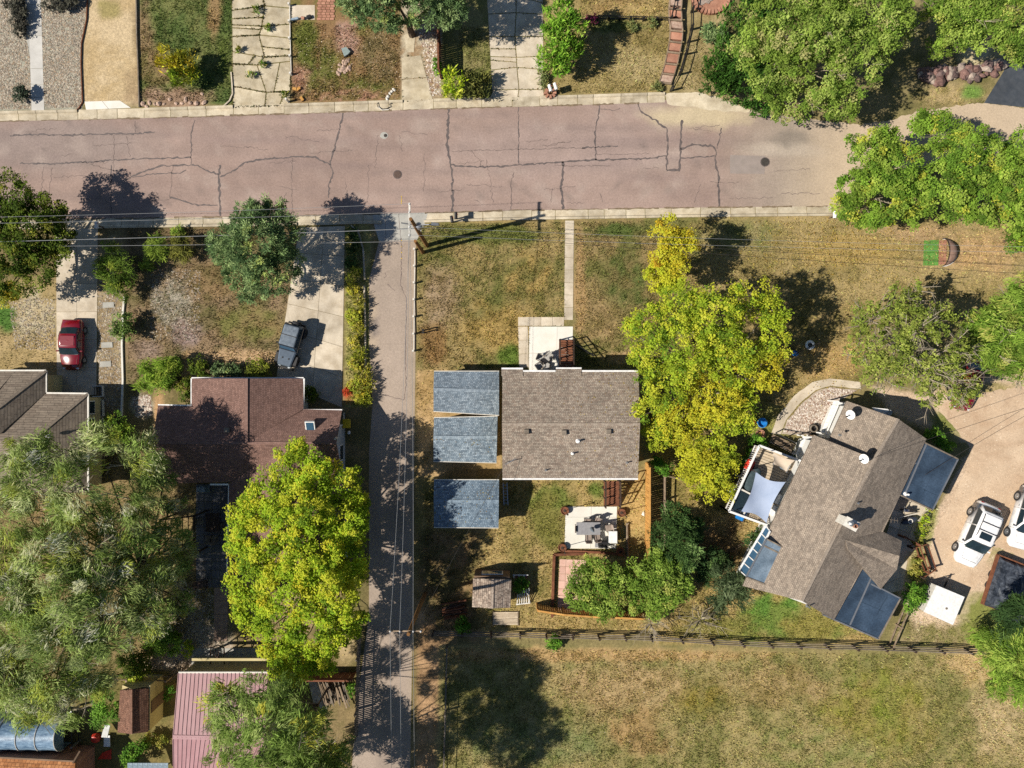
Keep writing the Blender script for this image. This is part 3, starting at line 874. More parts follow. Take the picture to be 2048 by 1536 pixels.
slabs('entry_pad', [(579, 10), (630, 10), (630, 40), (580, 40)], 1, 1, M['concrete'])
slabs('weedy_drive', [(803, 115), (842, 110), (866, 200), (803, 203)], 1, 2, M['oldconc'], gap=.05)
slabs('weedy_drive_upper', [(808, 70), (832, 60), (828, 105), (812, 105)], 1, 1, M['oldconc'])
slabs('north_driveway', [(972, -30), (1086, -30), (1088, 198), (985, 202)], 2, 6, M['concrete'], gap=.07, jit=.12, crackp=.3, ys=[0, .25, .44, .62, .73, 1 - .08, 1])
slabs('red_car_driveway', [(112, 458), (196, 456), (193, 790), (114, 790)], 2, 6, M['concrete'], gap=.02, xs=[0, .5, 1])
slabs('jeep_driveway', [(598, 455), (690, 452), (684, 815), (552, 760)], 2, 6, M['concrete'], gap=.025, xs=[0, .55, 1])
slabs('front_walk', [(1130, 441), (1148, 441), (1146, 640), (1128, 640)], 1, 8, M['concrete'], gap=.025, jit=.04)
slabs('front_patio_border', [(1036, 634), (1128, 634), (1128, 652), (1036, 652)], 4, 1, M['concrete'], gap=.02)
slabs('front_patio_side', [(1036, 653), (1056, 653), (1058, 735), (1038, 735)], 1, 3, M['concrete'], gap=.02)
slabs('front_patio', [(1058, 653), (1146, 653), (1144, 742), (1058, 742)], 2, 2, M['paleconc'], gap=.015, xs=[0, .64, 1], ys=[0, .6, 1], z=.03)
slabs('back_patio', [(1131, 1013), (1234, 1013), (1232, 1097), (1129, 1097)], 2, 2, M['paleconc'], gap=.015, ys=[0, .25, 1], z=.05)
slabs('right_house_pad', [(1795, 985), (1868, 1015), (1825, 1105), (1768, 1085)], 3, 3, M['concrete'], gap=.03)
slabs('right_house_side_pad', [(1770, 1150), (1815, 1120), (1805, 1180), (1765, 1190)], 1, 2, M['concrete'], gap=.03)
slabs('courtyard', [(392, 968), (458, 968), (455, 1175), (392, 1175)], 4, 12, mnoise('dark_paver', [K(96, 96, 100), K(124, 122, 122)], 2, 20, .2, rand=.15), gap=.03)
slabs('garden_strip_walk', [(428, 1175), (457, 1175), (455, 1282), (428, 1282)], 1, 4, mnoise('brown_paver', [K(150, 124, 108), K(172, 146, 128)], 2, 20, .2), gap=.03)
sheet('dark_asphalt_drive', [(1968, 206), (2012, 135), (2048, 110), (2140, 100), (2140, 222), (2040, 214)], .009, mnoise('fresh_asphalt', [K(66, 72, 80), K(84, 88, 94)], 2, 30, .2, stain=.2))
walk = jag_poly([(1542, 868), (1556, 830), (1590, 790), (1625, 764), (1660, 757), (1720, 764), (1722, 778), (1660, 772), (1632, 780), (1600, 806), (1572, 840), (1562, 868)], .6)
sheet('curved_walk', walk, .012, M['concrete'])
def yard_col(px, py):
    n = fbm(px / 70, py / 70, 61, 4); c = mixc(C3(208, 180, 150), C3(224, 198, 168), (n - .3) * 2.2)
    f = fbm(px / 9, py / 9, 63, 3); c = mixc(c, C3(184, 152, 122), np.clip((f - .55) * 1.6, 0, .45))
    tr1 = np.exp(-((np.hypot(px - 2010, py - 760) - 95) / 6) ** 2) + np.exp(-((np.hypot(px - 2010, py - 760) - 130) / 6) ** 2)
    return mixc(c, C3(188, 156, 126), np.clip(tr1 * .4, 0, .4))
sheet('gravel_yard', jag_poly([(1872, 812), (1930, 790), (2060, 772), (2140, 765), (2140, 1180), (2060, 1120), (1985, 1092), (1968, 1140), (1945, 1180), (1925, 1190), (1880, 1165), (1862, 1120), (1868, 1060), (1900, 1010), (1948, 905), (1905, 850)], 2.5, 7), .005, M['sheetcol'], .4, yard_col, hard=False)
sheet('pebble_bed', jag_poly([(1563, 868), (1573, 842), (1602, 808), (1634, 782), (1660, 774), (1715, 780), (1680, 800), (1655, 840), (1620, 870)], 1.5), .010, mnoise('pebble_ground', [K(168, 150, 132), K(206, 190, 172)], 9, 30, .4))
sheet('paver_edge_north', [(57 - 8, -20), (56, -20), (62, 120), (53, 78)], .012, M['greyconc'])

# ================================================================ buildings
def P3(pts):
    return [W(*p) for p in pts]
def slope(root, pts, mat, thick=.14, name='roof_slope'):
    """pts: (px, py, z); first edge is the eave"""
    return MB().plane(P3(pts), thick).build(name, mat, root, recalc=False)
def gutter(root, a, b, mat='white', r=.06, name='gutter'):
    A = W(*a); B = W(*b)
    return MB().beam(A - Vector((0, 0, .05)), B - Vector((0, 0, .05)), r * 2, r * 2).build(name, M[mat], root)
def inset(poly, d):
    c = sum((Vector(p) for p in poly), Vector((0, 0))) / len(poly)
    out = []
    n = len(poly)
    a = sum(poly[i][0] * poly[(i + 1) % n][1] - poly[(i + 1) % n][0] * poly[i][1] for i in range(n))
    sg = 1 if a > 0 else -1
    for i in range(n):
        p0 = Vector(poly[i - 1]); p1 = Vector(poly[i]); p2 = Vector(poly[(i + 1) % n])
        e1 = (p1 - p0).normalized(); e2 = (p2 - p1).normalized()
        n1 = Vector((-e1.y, e1.x)) * sg; n2 = Vector((-e2.y, e2.x)) * sg
        b = n1 + n2
        k = d / max(.3, (b.length_squared / 2)) if b.length > 1e-4 else d
        out.append(tuple(p1 + b * k * 1.0))
    return out
def walls(root, poly, h, mat, name='wall', z0=-.1):
    return MB().prism(poly, z0, h).build(name, mat, root)
def hard_world(poly):
    HARD.append([PX(x, y) for x, y in poly])
CAPS = {}
def ridge_cap(root, a, b, mat, w=.2):
    A = W(*a); B = W(*b)
    if mat.name not in CAPS:
        br = [n for n in mat.node_tree.nodes if n.type == 'TEX_BRICK']
        if br:
            c1 = tuple(br[0].inputs['Color1'].default_value); c2 = tuple(br[0].inputs['Color2'].default_value)
            CAPS[mat.name] = mnoise('ridge_' + mat.name, [c1, c2], 5, 14, .3)
        else:
            CAPS[mat.name] = mat
    return MB().beam(A + Vector((0, 0, -.005)), B + Vector((0, 0, -.005)), w, .05).build('ridge_cap', CAPS[mat.name], root)
def window(root, c, along, w, h, out, glass='glass'):
    """c centre on the wall, along: wall direction, out: outward normal"""
    along = Vector(along).normalized(); out = Vector(out).normalized(); up = Vector((0, 0, 1))
    Mx = Matrix((along, out, up)).transposed()
    c = Vector(c)
    f = MB().box(c + out * .02, (w + .16, .06, h + .16), M=Mx).build('window', M['white'], root)
    MB().box(c + out * .045, (w, .04, h), M=Mx).build('pane', M[glass], f)
    return f
def pipe_vent(root, px, py, z, r=.07, h=.4, mat='steel', name='vent_pipe'):
    p = W(px, py, z)
    o = MB().lathe(p - Vector((0, 0, .15)), [(r * 2.2, .1), (r * 1.2, .2), (r, .22), (r, h + .15), (r * .7, h + .15)], 12).build(name, M[mat], root)
    return o
def box_vent(root, px, py, z, rz=0):
    p = W(px, py, z)
    return MB().box(p + Vector((0, 0, .08)), (.4, .36, .22), rz).build('roof_vent', M['greywood'], root, bevel=.04)
def dish(label, px, py, z, yaw, r=.34):
    t = thing('satellite_dish', label, 'satellite dish', W(px, py, z - .4), 'satellite dishes on the right house')
    c = W(px, py, z + .25); b = W(px, py, z - .15)
    ax = Vector((math.cos(yaw) * .62, math.sin(yaw) * .62, .5)).normalized()
    q = Vector((0, 0, 1)).rotation_difference(ax).to_matrix()
    mb = MB(); prof = []
    n = 20; vs = []; rings = [(0.02, 0), (r * .5, .02), (r * .85, .06), (r, .1), (r * 1.02, .09), (r * .8, .03), (0.02, -.03)]
    for rr, zz in rings:
        for k in range(n):
            a = 2 * math.pi * k / n; vs.append(c + q @ Vector((rr * math.cos(a), rr * 1.08 * math.sin(a), zz)))
    fs = [(i * n + k, i * n + (k + 1) % n, (i + 1) * n + (k + 1) % n, (i + 1) * n + k) for i in range(len(rings) - 1) for k in range(n)]
    mb.add(vs, fs).build('reflector', M['white'], t, smooth=True)
    MB().tube([b, (b + c) / 2 + Vector((0, 0, .1)), c], .035).build('mast', M['steel'], t)
    arm = c + ax * .5 - Vector((0, 0, .12))
    MB().tube([c - Vector((0, 0, .25)), arm], .02).build('feed_arm', M['steel'], t)
    MB().box(arm, (.14, .1, .1)).build('receiver', M['black'], t)
    return t

# ---- middle house
EZ, RZ = 4.3, 5.4
mh = thing('middle_house', 'two storey house with mottled brown grey shingle roof beside three blue sheds', 'house', W(1140, 850, 0))
A, B, Cc, D = (1005, 743, EZ), (1277, 743, EZ), (1276, 957, EZ), (1005, 957, EZ)
R1, R2 = (1004, 849, RZ), (1280, 849, RZ)
slope(mh, [A, B, R2, R1], M['sh_mid']); slope(mh, [D, Cc, R2, R1], M['sh_mid'])
ridge_cap(mh, R1, R2, M['sh_mid'])
slope(mh, [(1112, 737, EZ - .05), (1163, 737, EZ - .05), (1163, 752, EZ + .16), (1112, 752, EZ + .16)], M['sh_mid'])
slope(mh, [(1003, 738, EZ - .04), (1046, 738, EZ - .04), (1046, 752, EZ + .15), (1003, 752, EZ + .15)], M['sh_mid'])
pl = inset([W2(*A), W2(*B), W2(*Cc), W2(*D)], .45)
walls(mh, pl, EZ - .1, M['wall_tan']); hard_world(pl)
gx0, gx1 = pl[0][0], pl[1][0]
ym = W(1140, 849, RZ).y
for gx in (gx0 + .02, gx1 - .02):
    MB().add([(gx - .02, pl[0][1], EZ - .12), (gx - .02, pl[2][1], EZ - .12), (gx - .02, ym, RZ - .2), (gx + .02, pl[0][1], EZ - .12), (gx + .02, pl[2][1], EZ - .12), (gx + .02, ym, RZ - .2)], [(0, 1, 2), (3, 5, 4), (0, 3, 4, 1), (1, 4, 5, 2), (2, 5, 3, 0)]).build('gable_wall', M['wall_tan'], mh)
for a, b in (((1046, 742, EZ), (1111, 742, EZ)), ((1112, 736.5, EZ - .05), (1163, 736.5, EZ - .05)), ((1164, 742, EZ), (1277, 742, EZ)), ((1003, 737, EZ - .04), (1046, 737, EZ - .04)), ((1005, 958, EZ), (1276, 958, EZ))):
    gutter(mh, a, b)
for x, y in ((1053, 863), (1128, 865), (1217, 863)): box_vent(mh, x, y, RZ - .1)
pipe_vent(mh, 1156, 882, RZ - .25, .08, .4, 'white', 'flue_pipe'); pipe_vent(mh, 1145, 907, RZ - .5, .06, .35, 'white', 'flue_pipe'); pipe_vent(mh, 1092, 940, RZ - .85, .05, .25); pipe_vent(mh, 1254, 925, RZ - .7, .05, .3)
mast = W(1011, 925, RZ - .7)
MB().tube([mast, mast + Vector((0, 0, 1.2))], .03).build('service_mast', M['steel'], mh)
MB().tube([mast + Vector((.05, 0, 1.15)), mast + Vector((.75, .35, .5))], .02).build('mast_stay', M['white'], mh)
for k, x in enumerate((1040, 1090, 1190, 1235)):
    window(mh, Vector((W(x, 745, 3).x, pl[0][1], 3.3)), (1, 0, 0), 1.3, 1.1, (0, 1, 0)); window(mh, Vector((W(x, 745, 3).x, pl[2][1], 3.3)), (1, 0, 0), 1.3, 1.1, (0, -1, 0))
f = MB().box((W(1132, 742, 2.6).x, pl[0][1] + .03, 2.75), (.95, .06, 2.05)).build('door', M['redwood'], mh)
MB().box((W(1132, 742, 2.6).x + .36, pl[0][1] + .09, 2.7), (.05, .08, .12)).build('door_handle', M['steel'], f)

def stairs(label, x0, x1, ytop, ybot, zt, rail_left=True):
    """wooden flight from the house down towards ybot; railings both sides"""
    t = thing('wooden_stairs', label, 'stairs', W((x0 + x1) / 2, ybot, 0), 'red brown stairs of the middle house')
    a = W(x0, ytop, zt); b = W(x1, ytop, zt); c = W(x0, ybot, .15); d = W(x1, ybot, .15)
    n = 11
    for i in range(n):
        f = (i + .5) / n
        p = a.lerp(c, f); q = b.lerp(d, f)
        w_ = abs((a - c).y) / n * .9
        MB().beam(p, q, w_, .05).build('tread', M['redwood'], t)
    for p, q in ((a, c), (b, d)):
        MB().beam(p - Vector((0, 0, .12)), q - Vector((0, 0, .12)), .05, .24).build('stringer', M['redwood'], t)
        up = Vector((0, 0, .95))
        MB().beam(p + up, q + up, .07, .07).build('handrail', M['darkwood'], t)
        MB().beam(p + up * .55, q + up * .55, .05, .05).build('lower_rail', M['darkwood'], t)
        for k in range(4):
            r = p.lerp(q, k / 3); z0 = Vector((r.x, r.y, 0))
            MB().beam(z0, r + up, .09, .09).build('post', M['darkwood'], t)
    HARD.append([(x0, ytop), (x1, ytop), (x1, ybot), (x0, ybot)])
    return t
stairs('red brown wooden stairs up to the front door of the middle house', 1119, 1146, 735, 680, 1.7)
stairs('red brown wooden stairs down to the back patio of the middle house', 1209, 1238, 962, 1012, 1.9)

# ---- three blue sheds
def blue_shed(label, q, e=2.15, r=2.75, ridge=.45, sm='sh_blue'):
    t = thing('blue_shed', label, 'shed', W((q[0][0] + q[1][0]) / 2, (q[0][1] + q[2][1]) / 2, 0), 'blue shingled sheds in a row')
    (a, b, c, d) = q
    r1 = (a[0] + (d[0] - a[0]) * ridge - .6, a[1] + (d[1] - a[1]) * ridge, r); r2 = (b[0] + (c[0] - b[0]) * ridge, b[1] + (c[1] - b[1]) * ridge, r)
    slope(t, [a + (e,), b + (e,), r2, r1], M[sm], .08); slope(t, [d + (e,), c + (e,), r2, r1], M[sm], .08)
    ridge_cap(t, r1, r2, M[sm], .22)
    for u, v_, dy in ((a, b, .03), (d, c, -.03)): MB().beam(W(*u, e - .03) + Vector((0, dy, 0)), W(*v_, e - .03) + Vector((0, dy, 0)), .05, .09).build('drip_edge', M['offwhite'], t)
    p = inset([W2(*a, e), W2(*b, e), W2(*c, e), W2(*d, e)], .22)
    walls(t, p, e - .05, M['wall_grey']); hard_world(p)
    for i, j, rr in ((0, 3, r1), (1, 2, r2)):
        R = W(*rr)
        x = p[i][0]
        MB().add([(p[i][0], p[i][1], e - .08), (p[j][0], p[j][1], e - .08), (x, R.y, r - .12), (p[i][0] + .03, p[i][1], e - .08), (p[j][0] + .03, p[j][1], e - .08), (x + .03, R.y, r - .12)], [(0, 1, 2), (3, 5, 4), (0, 3, 4, 1), (1, 4, 5, 2), (2, 5, 3, 0)]).build('gable_wall', M['wall_grey'], t)
    A_ = Vector(p[0] + (0,)); D_ = Vector(p[3] + (0,)); m = (A_ + D_) / 2
    dr = MB().box((m.x - .03, m.y, 1.0), (.06, 1.8, 1.9)).build('door', M['wall_white'], t)
    MB().box((m.x - .08, m.y + .2, 1.0), (.06, .05, .2)).build('door_handle', M['blackmetal'], dr)
    return t
blue_shed('northernmost blue shingled shed beside the front corner of the middle house', [(868, 743), (998, 743), (998, 830), (867, 822)])
blue_shed('middle one of the three blue shingled sheds, beside the house wall', [(868, 836), (995, 833), (993, 925), (867, 922)], sm='sh_blue2')
blue_shed('southernmost blue shingled shed, half shaded by the alley tree', [(868, 960), (998, 960), (997, 1055), (868, 1054)], sm='sh_blue3')

# ---- brown house west of the alley
e1, r1 = 2.3, 3.7
bh = thing('brown_house', 'red brown shingled house with skylight, west of the alley', 'house', W(500, 890, 0))
slope(bh, [(316, 810, e1), (684, 820, e1), (672, 886, r1), (305, 886, r1)], M['sh_red'])
slope(bh, [(312, 968, e1), (686, 958, e1), (672, 886, r1), (305, 886, r1)], M['sh_red'])
slope(bh, [(383, 757, e1 + .05), (383, 815, e1 + .1), (493, 886, r1 + .03), (493, 757, r1 - .05)], M['sh_red'])
slope(bh, [(607, 757, e1 + .05), (607, 818, e1 + .1), (493, 886, r1 + .03), (493, 757, r1 - .05)], M['sh_red'])
slope(bh, [(458, 968, e1 + .02), (455, 1150, e1 + .02), (575, 1150, r1 - .1), (575, 886, r1 - .02)], M['sh_red'])
slope(bh, [(690, 960, e1 + .02), (690, 1150, e1 + .02), (575, 1150, r1 - .1), (575, 886, r1 - .02)], M['sh_red'])
ridge_cap(bh, (305, 886, r1), (672, 886, r1), M['sh_red']); ridge_cap(bh, (493, 757, r1 - .03), (493, 886, r1 + .04), M['sh_red']); ridge_cap(bh, (575, 1150, r1 - .08), (575, 886, r1), M['sh_red'])
for a, b in (((383, 757, e1 + .05), (383, 811, e1 + .05)), ((383, 756, e1 + .02), (607, 756, e1 + .02)), ((608, 757, e1 + .05), (606, 819, e1 + .05)), ((316, 810, e1), (382, 811, e1)), ((606, 820, e1), (684, 820, e1)), ((458, 970, e1), (454, 1150, e1)), ((420, 969, e1), (457, 969, e1))):
    gutter(bh, a, b)
for pl_ in ([(316, 810), (684, 820), (684, 958), (312, 968)], [(383, 757), (607, 757), (607, 870), (383, 870)], [(458, 950), (690, 950), (690, 1150), (456, 1150)]):
    p = inset([W2(x, y, e1) for x, y in pl_], .3); walls(bh, p, e1 - .08, M['wall_grey']); hard_world(p)
gx = W(684, 886, e1).x - .3
MB().add([(gx, W(0, 818, e1).y - .3, e1 - .1), (gx, W(0, 958, e1).y + .3, e1 - .1), (gx, W(0, 886, r1).y, r1 - .2), (gx - .05, W(0, 818, e1).y - .3, e1 - .1), (gx - .05, W(0, 958, e1).y + .3, e1 - .1), (gx - .05, W(0, 886, r1).y, r1 - .2)], [(0, 1, 2), (3, 5, 4), (0, 3, 4, 1), (1, 4, 5, 2), (2, 5, 3, 0)]).build('gable_wall', M['wall_grey'], bh)
for py in (835, 905): window(bh, (gx, W(0, py, 1.4).y, 1.4), (0, 1, 0), 1.1, .9, (1, 0, 0))
s0 = W(621, 856, 3.15)
sk = MB().box(s0, (.72, 1.15, .16), M=Matrix.Rotation(math.atan2(r1 - e1, 2.9), 3, 'X') @ Matrix.Rotation(0, 3, 'Z')).build('skylight', M['white'], bh)
MB().box(s0 + Vector((0, 0, .05)), (.56, .97, .12), M=Matrix.Rotation(math.atan2(r1 - e1, 2.9), 3, 'X')).build('pane', M['blueglass'], sk)
box_vent(bh, 455, 860, 3.5)
pipe_vent(bh, 672, 877, 3.55, .06, .35)

# ---- house at the left edge
e2, r2 = 2.5, 4.2
lh = thing('left_house', 'weathered brown hip roofed house behind the red car', 'house', W(60, 860, 0))
slope(lh, [(30, 742, e2), (92, 742, e2), (-6, 818, r2), (-80, 818, r2)], M['sh_left'])
slope(lh, [(92, 742, e2), (92, 786, e2), (0, 868, r2 - .05), (-6, 818, r2)], M['sh_left'])
slope(lh, [(92, 787, e2), (175, 788, e2), (65, 880, r2), (-80, 880, r2), (-30, 868, r2 - .2)], M['sh_left'])
slope(lh, [(175, 788, e2), (175, 985, e2), (65, 880, r2)], M['sh_left'])
slope(lh, [(175, 985, e2), (-80, 985, e2), (-80, 880, r2), (65, 880, r2)], M['sh_left'])
slope(lh, [(-60, 742, e2), (30, 742, e2), (-20, 800, r2 - .3), (-80, 818, r2 - .01)], M['sh_left'])
for a, b in (((175, 788, e2), (65, 880, r2)), ((92, 742, e2), (-6, 818, r2))): ridge_cap(lh, a, b, M['sh_left'])
p = inset([W2(x, y, e2) for x, y in ((-80, 742), (92, 742), (92, 788), (175, 788), (175, 985), (-80, 985))], .3)
walls(lh, p, e2 - .08, M['wall_tan']); hard_world(p)
for a, b in (((92, 742, e2), (92, 785, e2)), ((93, 786, e2), (175, 787, e2)), ((176, 788, e2), (176, 985, e2)), ((-60, 741, e2), (92, 741, e2))): gutter(lh, a, b, 'offwhite')
wx = p[3][0]
for py in (815, 850): window(lh, (wx, W(0, py, 1.6).y, 1.6), (0, 1, 0), .9, .9, (1, 0, 0))
pipe_vent(lh, 97, 872, 4.0, .07, .3, 'white', 'flue_pipe')
def well(label, y0, y1):
    t = thing('window_well', label, 'window well', W(195, (y0 + y1) / 2, 0), 'window wells along the left house')
    for (a, b) in (((186, y0), (206, y0)), ((206, y0), (207, y1)), ((207, y1), (186, y1))):
        MB().beam(W(*a, .12), W(*b, .12), .06, .3).build('rim', M['offwhite'], t)
    for k in range(4): 
        x = 189 + k * 5; MB().beam(W(x, y0, .2), W(x, y1, .2), .03, .03).build('grate_bar', M['blackmetal'], t)
well('pale rimmed window well nearest the red car driveway', 772, 793); well('pale rimmed window well in the middle of the left house wall', 800, 832); well('pale rimmed window well next to the air conditioner', 836, 854)
ac = thing('air_conditioner', 'white air conditioner box beside the left house', 'air conditioner', W(203, 876, 0))
MB().box(W(203, 876, .4), (.85, .6, .75)).build('case', M['offwhite'], ac, bevel=.03)
MB().lathe(W(203, 876, .78), [(.24, 0), (.24, .03), (.05, .04)], 16).build('fan_grille', M['greywood'], ac)

# ---- right house, turned about 28 degrees
we, ea, rr = 3.2, 3.2, 5.0
rh = thing('right_house', 'turned tan grey shingled house with dark blue flat roofs beside the gravel yard', 'house', W(1690, 1030, 0))
slope(rh, [(1628, 870, we), (1536, 1065, we), (1486, 1172, we), (1604, 1202, rr), (1748, 918, rr)], M['sh_tan'], .16)
slope(rh, [(1766, 1064, ea), (1797, 998, ea), (1853, 878, ea - .03), (1797, 838, rr - .02), (1748, 918, rr), (1604, 1202, rr), (1668, 1240, ea)], M['sh_tan'], .16)
# north block, slightly lower
slope(rh, [(1694, 802, we - .3), (1655, 888, we - .3), (1738, 950, rr - .45), (1797, 838, rr - .45)], M['sh_tan'], .16)
ea_ = W(1629, 871.5, we - .15); eb_ = W(1747, 919.5, rr - .15)
MB().add([ea_, eb_, eb_ - Vector((0, 0, .9)), ea_ - Vector((0, 0, .9)), ea_ + Vector((.02, -.06, 0)), eb_ + Vector((.02, -.06, 0)), eb_ + Vector((.02, -.06, -.9)), ea_ + Vector((.02, -.06, -.9))], [(0, 1, 2, 3), (7, 6, 5, 4), (0, 4, 5, 1), (1, 5, 6, 2), (2, 6, 7, 3), (3, 7, 4, 0)]).build('end_wall', M['wall_brown'], rh)
ridge_cap(rh, (1748, 918, rr), (1604, 1202, rr), M['sh_tan']); ridge_cap(rh, (1797, 838, rr - .02), (1748, 918, rr), M['sh_tan'])
# side gable
slope(rh, [(1766, 1063, ea - .05), (1804, 1082, ea - .05), (1799, 1112, ea + .95), (1690, 1080, rr - .45)], M['sh_tan'], .14)
slope(rh, [(1762, 1178, ea - .05), (1794, 1139, ea - .05), (1799, 1112, ea + .95), (1690, 1080, rr - .45), (1697, 1100, rr - .5)], M['sh_tan'], .14)
# flat roofs
def flatroof(pts, z, mat, seams=(), edge='steel', th=.22):
    o = MB().plane(P3([q + (z,) for q in pts]), th).build('flat_roof', mat, rh, recalc=False)
    for a, b in seams:
        MB().beam(W(*a, z + .015), W(*b, z + .015), .12, .03).build('roof_seam', M[edge], rh)
    n = len(pts)
    for i in range(n):
        MB().beam(W(*pts[i], z + .02), W(*pts[(i + 1) % n], z + .02), .1, .06).build('edge_flashing', M['steel'] if i % 2 else M['greywood'], rh)
    return o
flatroof([(1828, 875), (1916, 918), (1865, 1020), (1778, 980)], 3.05, M['flat'], [((1853, 888), (1808, 992)), ((1811, 918), (1832, 927))])
for a_, b_, zz in (((1885, 904), (1838, 1005), 3.05), ((1900, 955), (1846, 932), 3.05), ((1880, 994), (1822, 968), 3.05), ((1722, 1130), (1672, 1240), 3.0), ((1776, 1190), (1732, 1266), 3.0), ((1770, 1225), (1692, 1190), 3.0)):
    MB().beam(W(*a_, zz + .006), W(*b_, zz + .006), .05, .012).build('membrane_lap', M['flat'], rh)
flatroof([(1701, 1110), (1762, 1177), (1801, 1197), (1757, 1278), (1645, 1229)], 3.0, M['flat'], [((1745, 1150), (1700, 1250)), ((1742, 1168), (1762, 1178))])
flatroof([(1533, 1078), (1578, 1101), (1545, 1174), (1492, 1154)], 3.75, M['flatpale'], [((1529, 1092), (1570, 1112))], 'greywood')
pwall = [W2(x, y, 3.2) for x, y in ((1694, 802), (1853, 878), (1797, 998), (1766, 1064), (1804, 1082), (1794, 1139), (1762, 1178), (1801, 1197), (1757, 1278), (1668, 1240), (1486, 1172), (1536, 1065), (1628, 870), (1658, 880))]
MB().prism(inset(pwall[:2] + [W2(1796, 996, 3.2), W2(1658, 880, 3.2)], .3), -.1, we - .25).build('wall', M['wall_white'], rh)
MB().prism(inset([W2(x, y, 3.2) for x, y in ((1628, 870), (1735, 925), (1796, 996), (1668, 1240), (1486, 1172))], .35), -.1, we - .2).build('wall', M['wall_white'], rh)
MB().prism(inset([W2(x, y, 3) for x, y in ((1828, 875), (1916, 918), (1865, 1020), (1778, 980))], .2), -.1, 2.85).build('wall', M['wall_brown'], rh)
MB().prism(inset([W2(x, y, 3) for x, y in ((1690, 1120), (1745, 1165), (1801, 1197), (1757, 1278), (1645, 1229))], .2), -.1, 2.8).build('wall', M['wall_grey'], rh)
MB().prism(inset([W2(x, y, 3) for x, y in ((1730, 1070), (1766, 1064), (1804, 1082), (1794, 1139), (1762, 1178), (1700, 1150))], .25), -.1, 2.95).build('wall', M['wall_white'], rh)
for q in ([(1628, 870), (1735, 925), (1853, 878), (1916, 918), (1865, 1020), (1796, 996), (1804, 1082), (1794, 1139), (1801, 1197), (1757, 1278), (1486, 1172)],): HARD.append([(1024 + (x - 1024) * .945, 768 + (y - 768) * .945) for x, y in q])
# chimney
cp = W(1688, 1042, 5.0)
Rz = Matrix.Rotation(math.radians(-28), 3, 'Z')
ch = MB().box(cp + Vector((0, 0, .25)), (.95, .62, 1.7), M=Rz).build('chimney', M['offwhite'], rh, bevel=.02)
MB().box(cp + Vector((0, 0, 1.13)), (1.05, .72, .08), M=Rz).build('chimney_cap', M['offwhite'], ch)
MB().lathe(cp + Rz @ Vector((.22, 0, 1.17)), [(.16, 0), (.15, .28), (.12, .28), (.11, .1)], 14, cap=False).build('chimney_pot', M['brickred'], ch)
MB().lathe(cp + Rz @ Vector((-.25, 0, 1.17)), [(.1, 0), (.1, .45), (.2, .46), (.06, .56)], 12).build('flue_cap', M['steel'], ch)
pipe_vent(rh, 1712, 1005, 4.7, .07, .4); pipe_vent(rh, 1812, 988, 3.1, .08, .35, 'white'); pipe_vent(rh, 1680, 870, 4.2, .05, .2); pipe_vent(rh, 1615, 1212, 4.6, .06, .4)
# lean-to with blue glazing on the west wall
ln = [(1531, 1060), (1480, 1140), (1492, 1153), (1540, 1072)]
g0 = MB().plane([W(1531, 1052, 2.9), W(1540, 1062, 3.3), W(1494, 1154, 3.3), W(1478, 1140, 2.5)], .05).build('glazed_lean_to', M['blueglass'], rh, recalc=False)
for i in range(7):
    f_ = i / 6
    MB().beam(W(1531, 1052, 2.95).lerp(W(1478, 1140, 2.55), f_), W(1540, 1062, 3.35).lerp(W(1494, 1154, 3.35), f_), .07, .05).build('glazing_bar', M['white'], g0)
MB().beam(W(1531, 1052, 2.94), W(1478, 1140, 2.54), .12, .1).build('glazing_bar', M['white'], g0)
MB().beam(W(1540, 1062, 3.36), W(1494, 1154, 3.36), .12, .1).build('glazing_bar', M['white'], g0)
dish('white satellite dish on the north end of the right house roof', 1702, 829, 3.9, math.radians(200))
dish('white satellite dish in the middle of the right house roof', 1729, 917, 5.2, math.radians(200))
aw = thing('window_awning', 'white pointed awning on the north gable of the right house', 'awning', W(1763, 824, 3.4))
MB().plane([W(1744, 815, 3.3), W(1776, 818, 3.3), W(1784, 828, 3.1), W(1777, 833, 3.1), W(1754, 826, 3.3)], .06).build('awning_panel', M['white'], aw, recalc=False)
MB().beam(W(1776, 829, 3.2), W(1783, 822, 3.2), .25, .08).build('awning_end', M['wall_grey'], aw)
MB().beam(W(1746, 818, 3.2), W(1757, 838, 2.9), .05, .05).build('bracket', M['steel'], aw); MB().beam(W(1780, 828, 3.1), W(1776, 845, 2.9), .05, .05).build('bracket', M['steel'], aw)

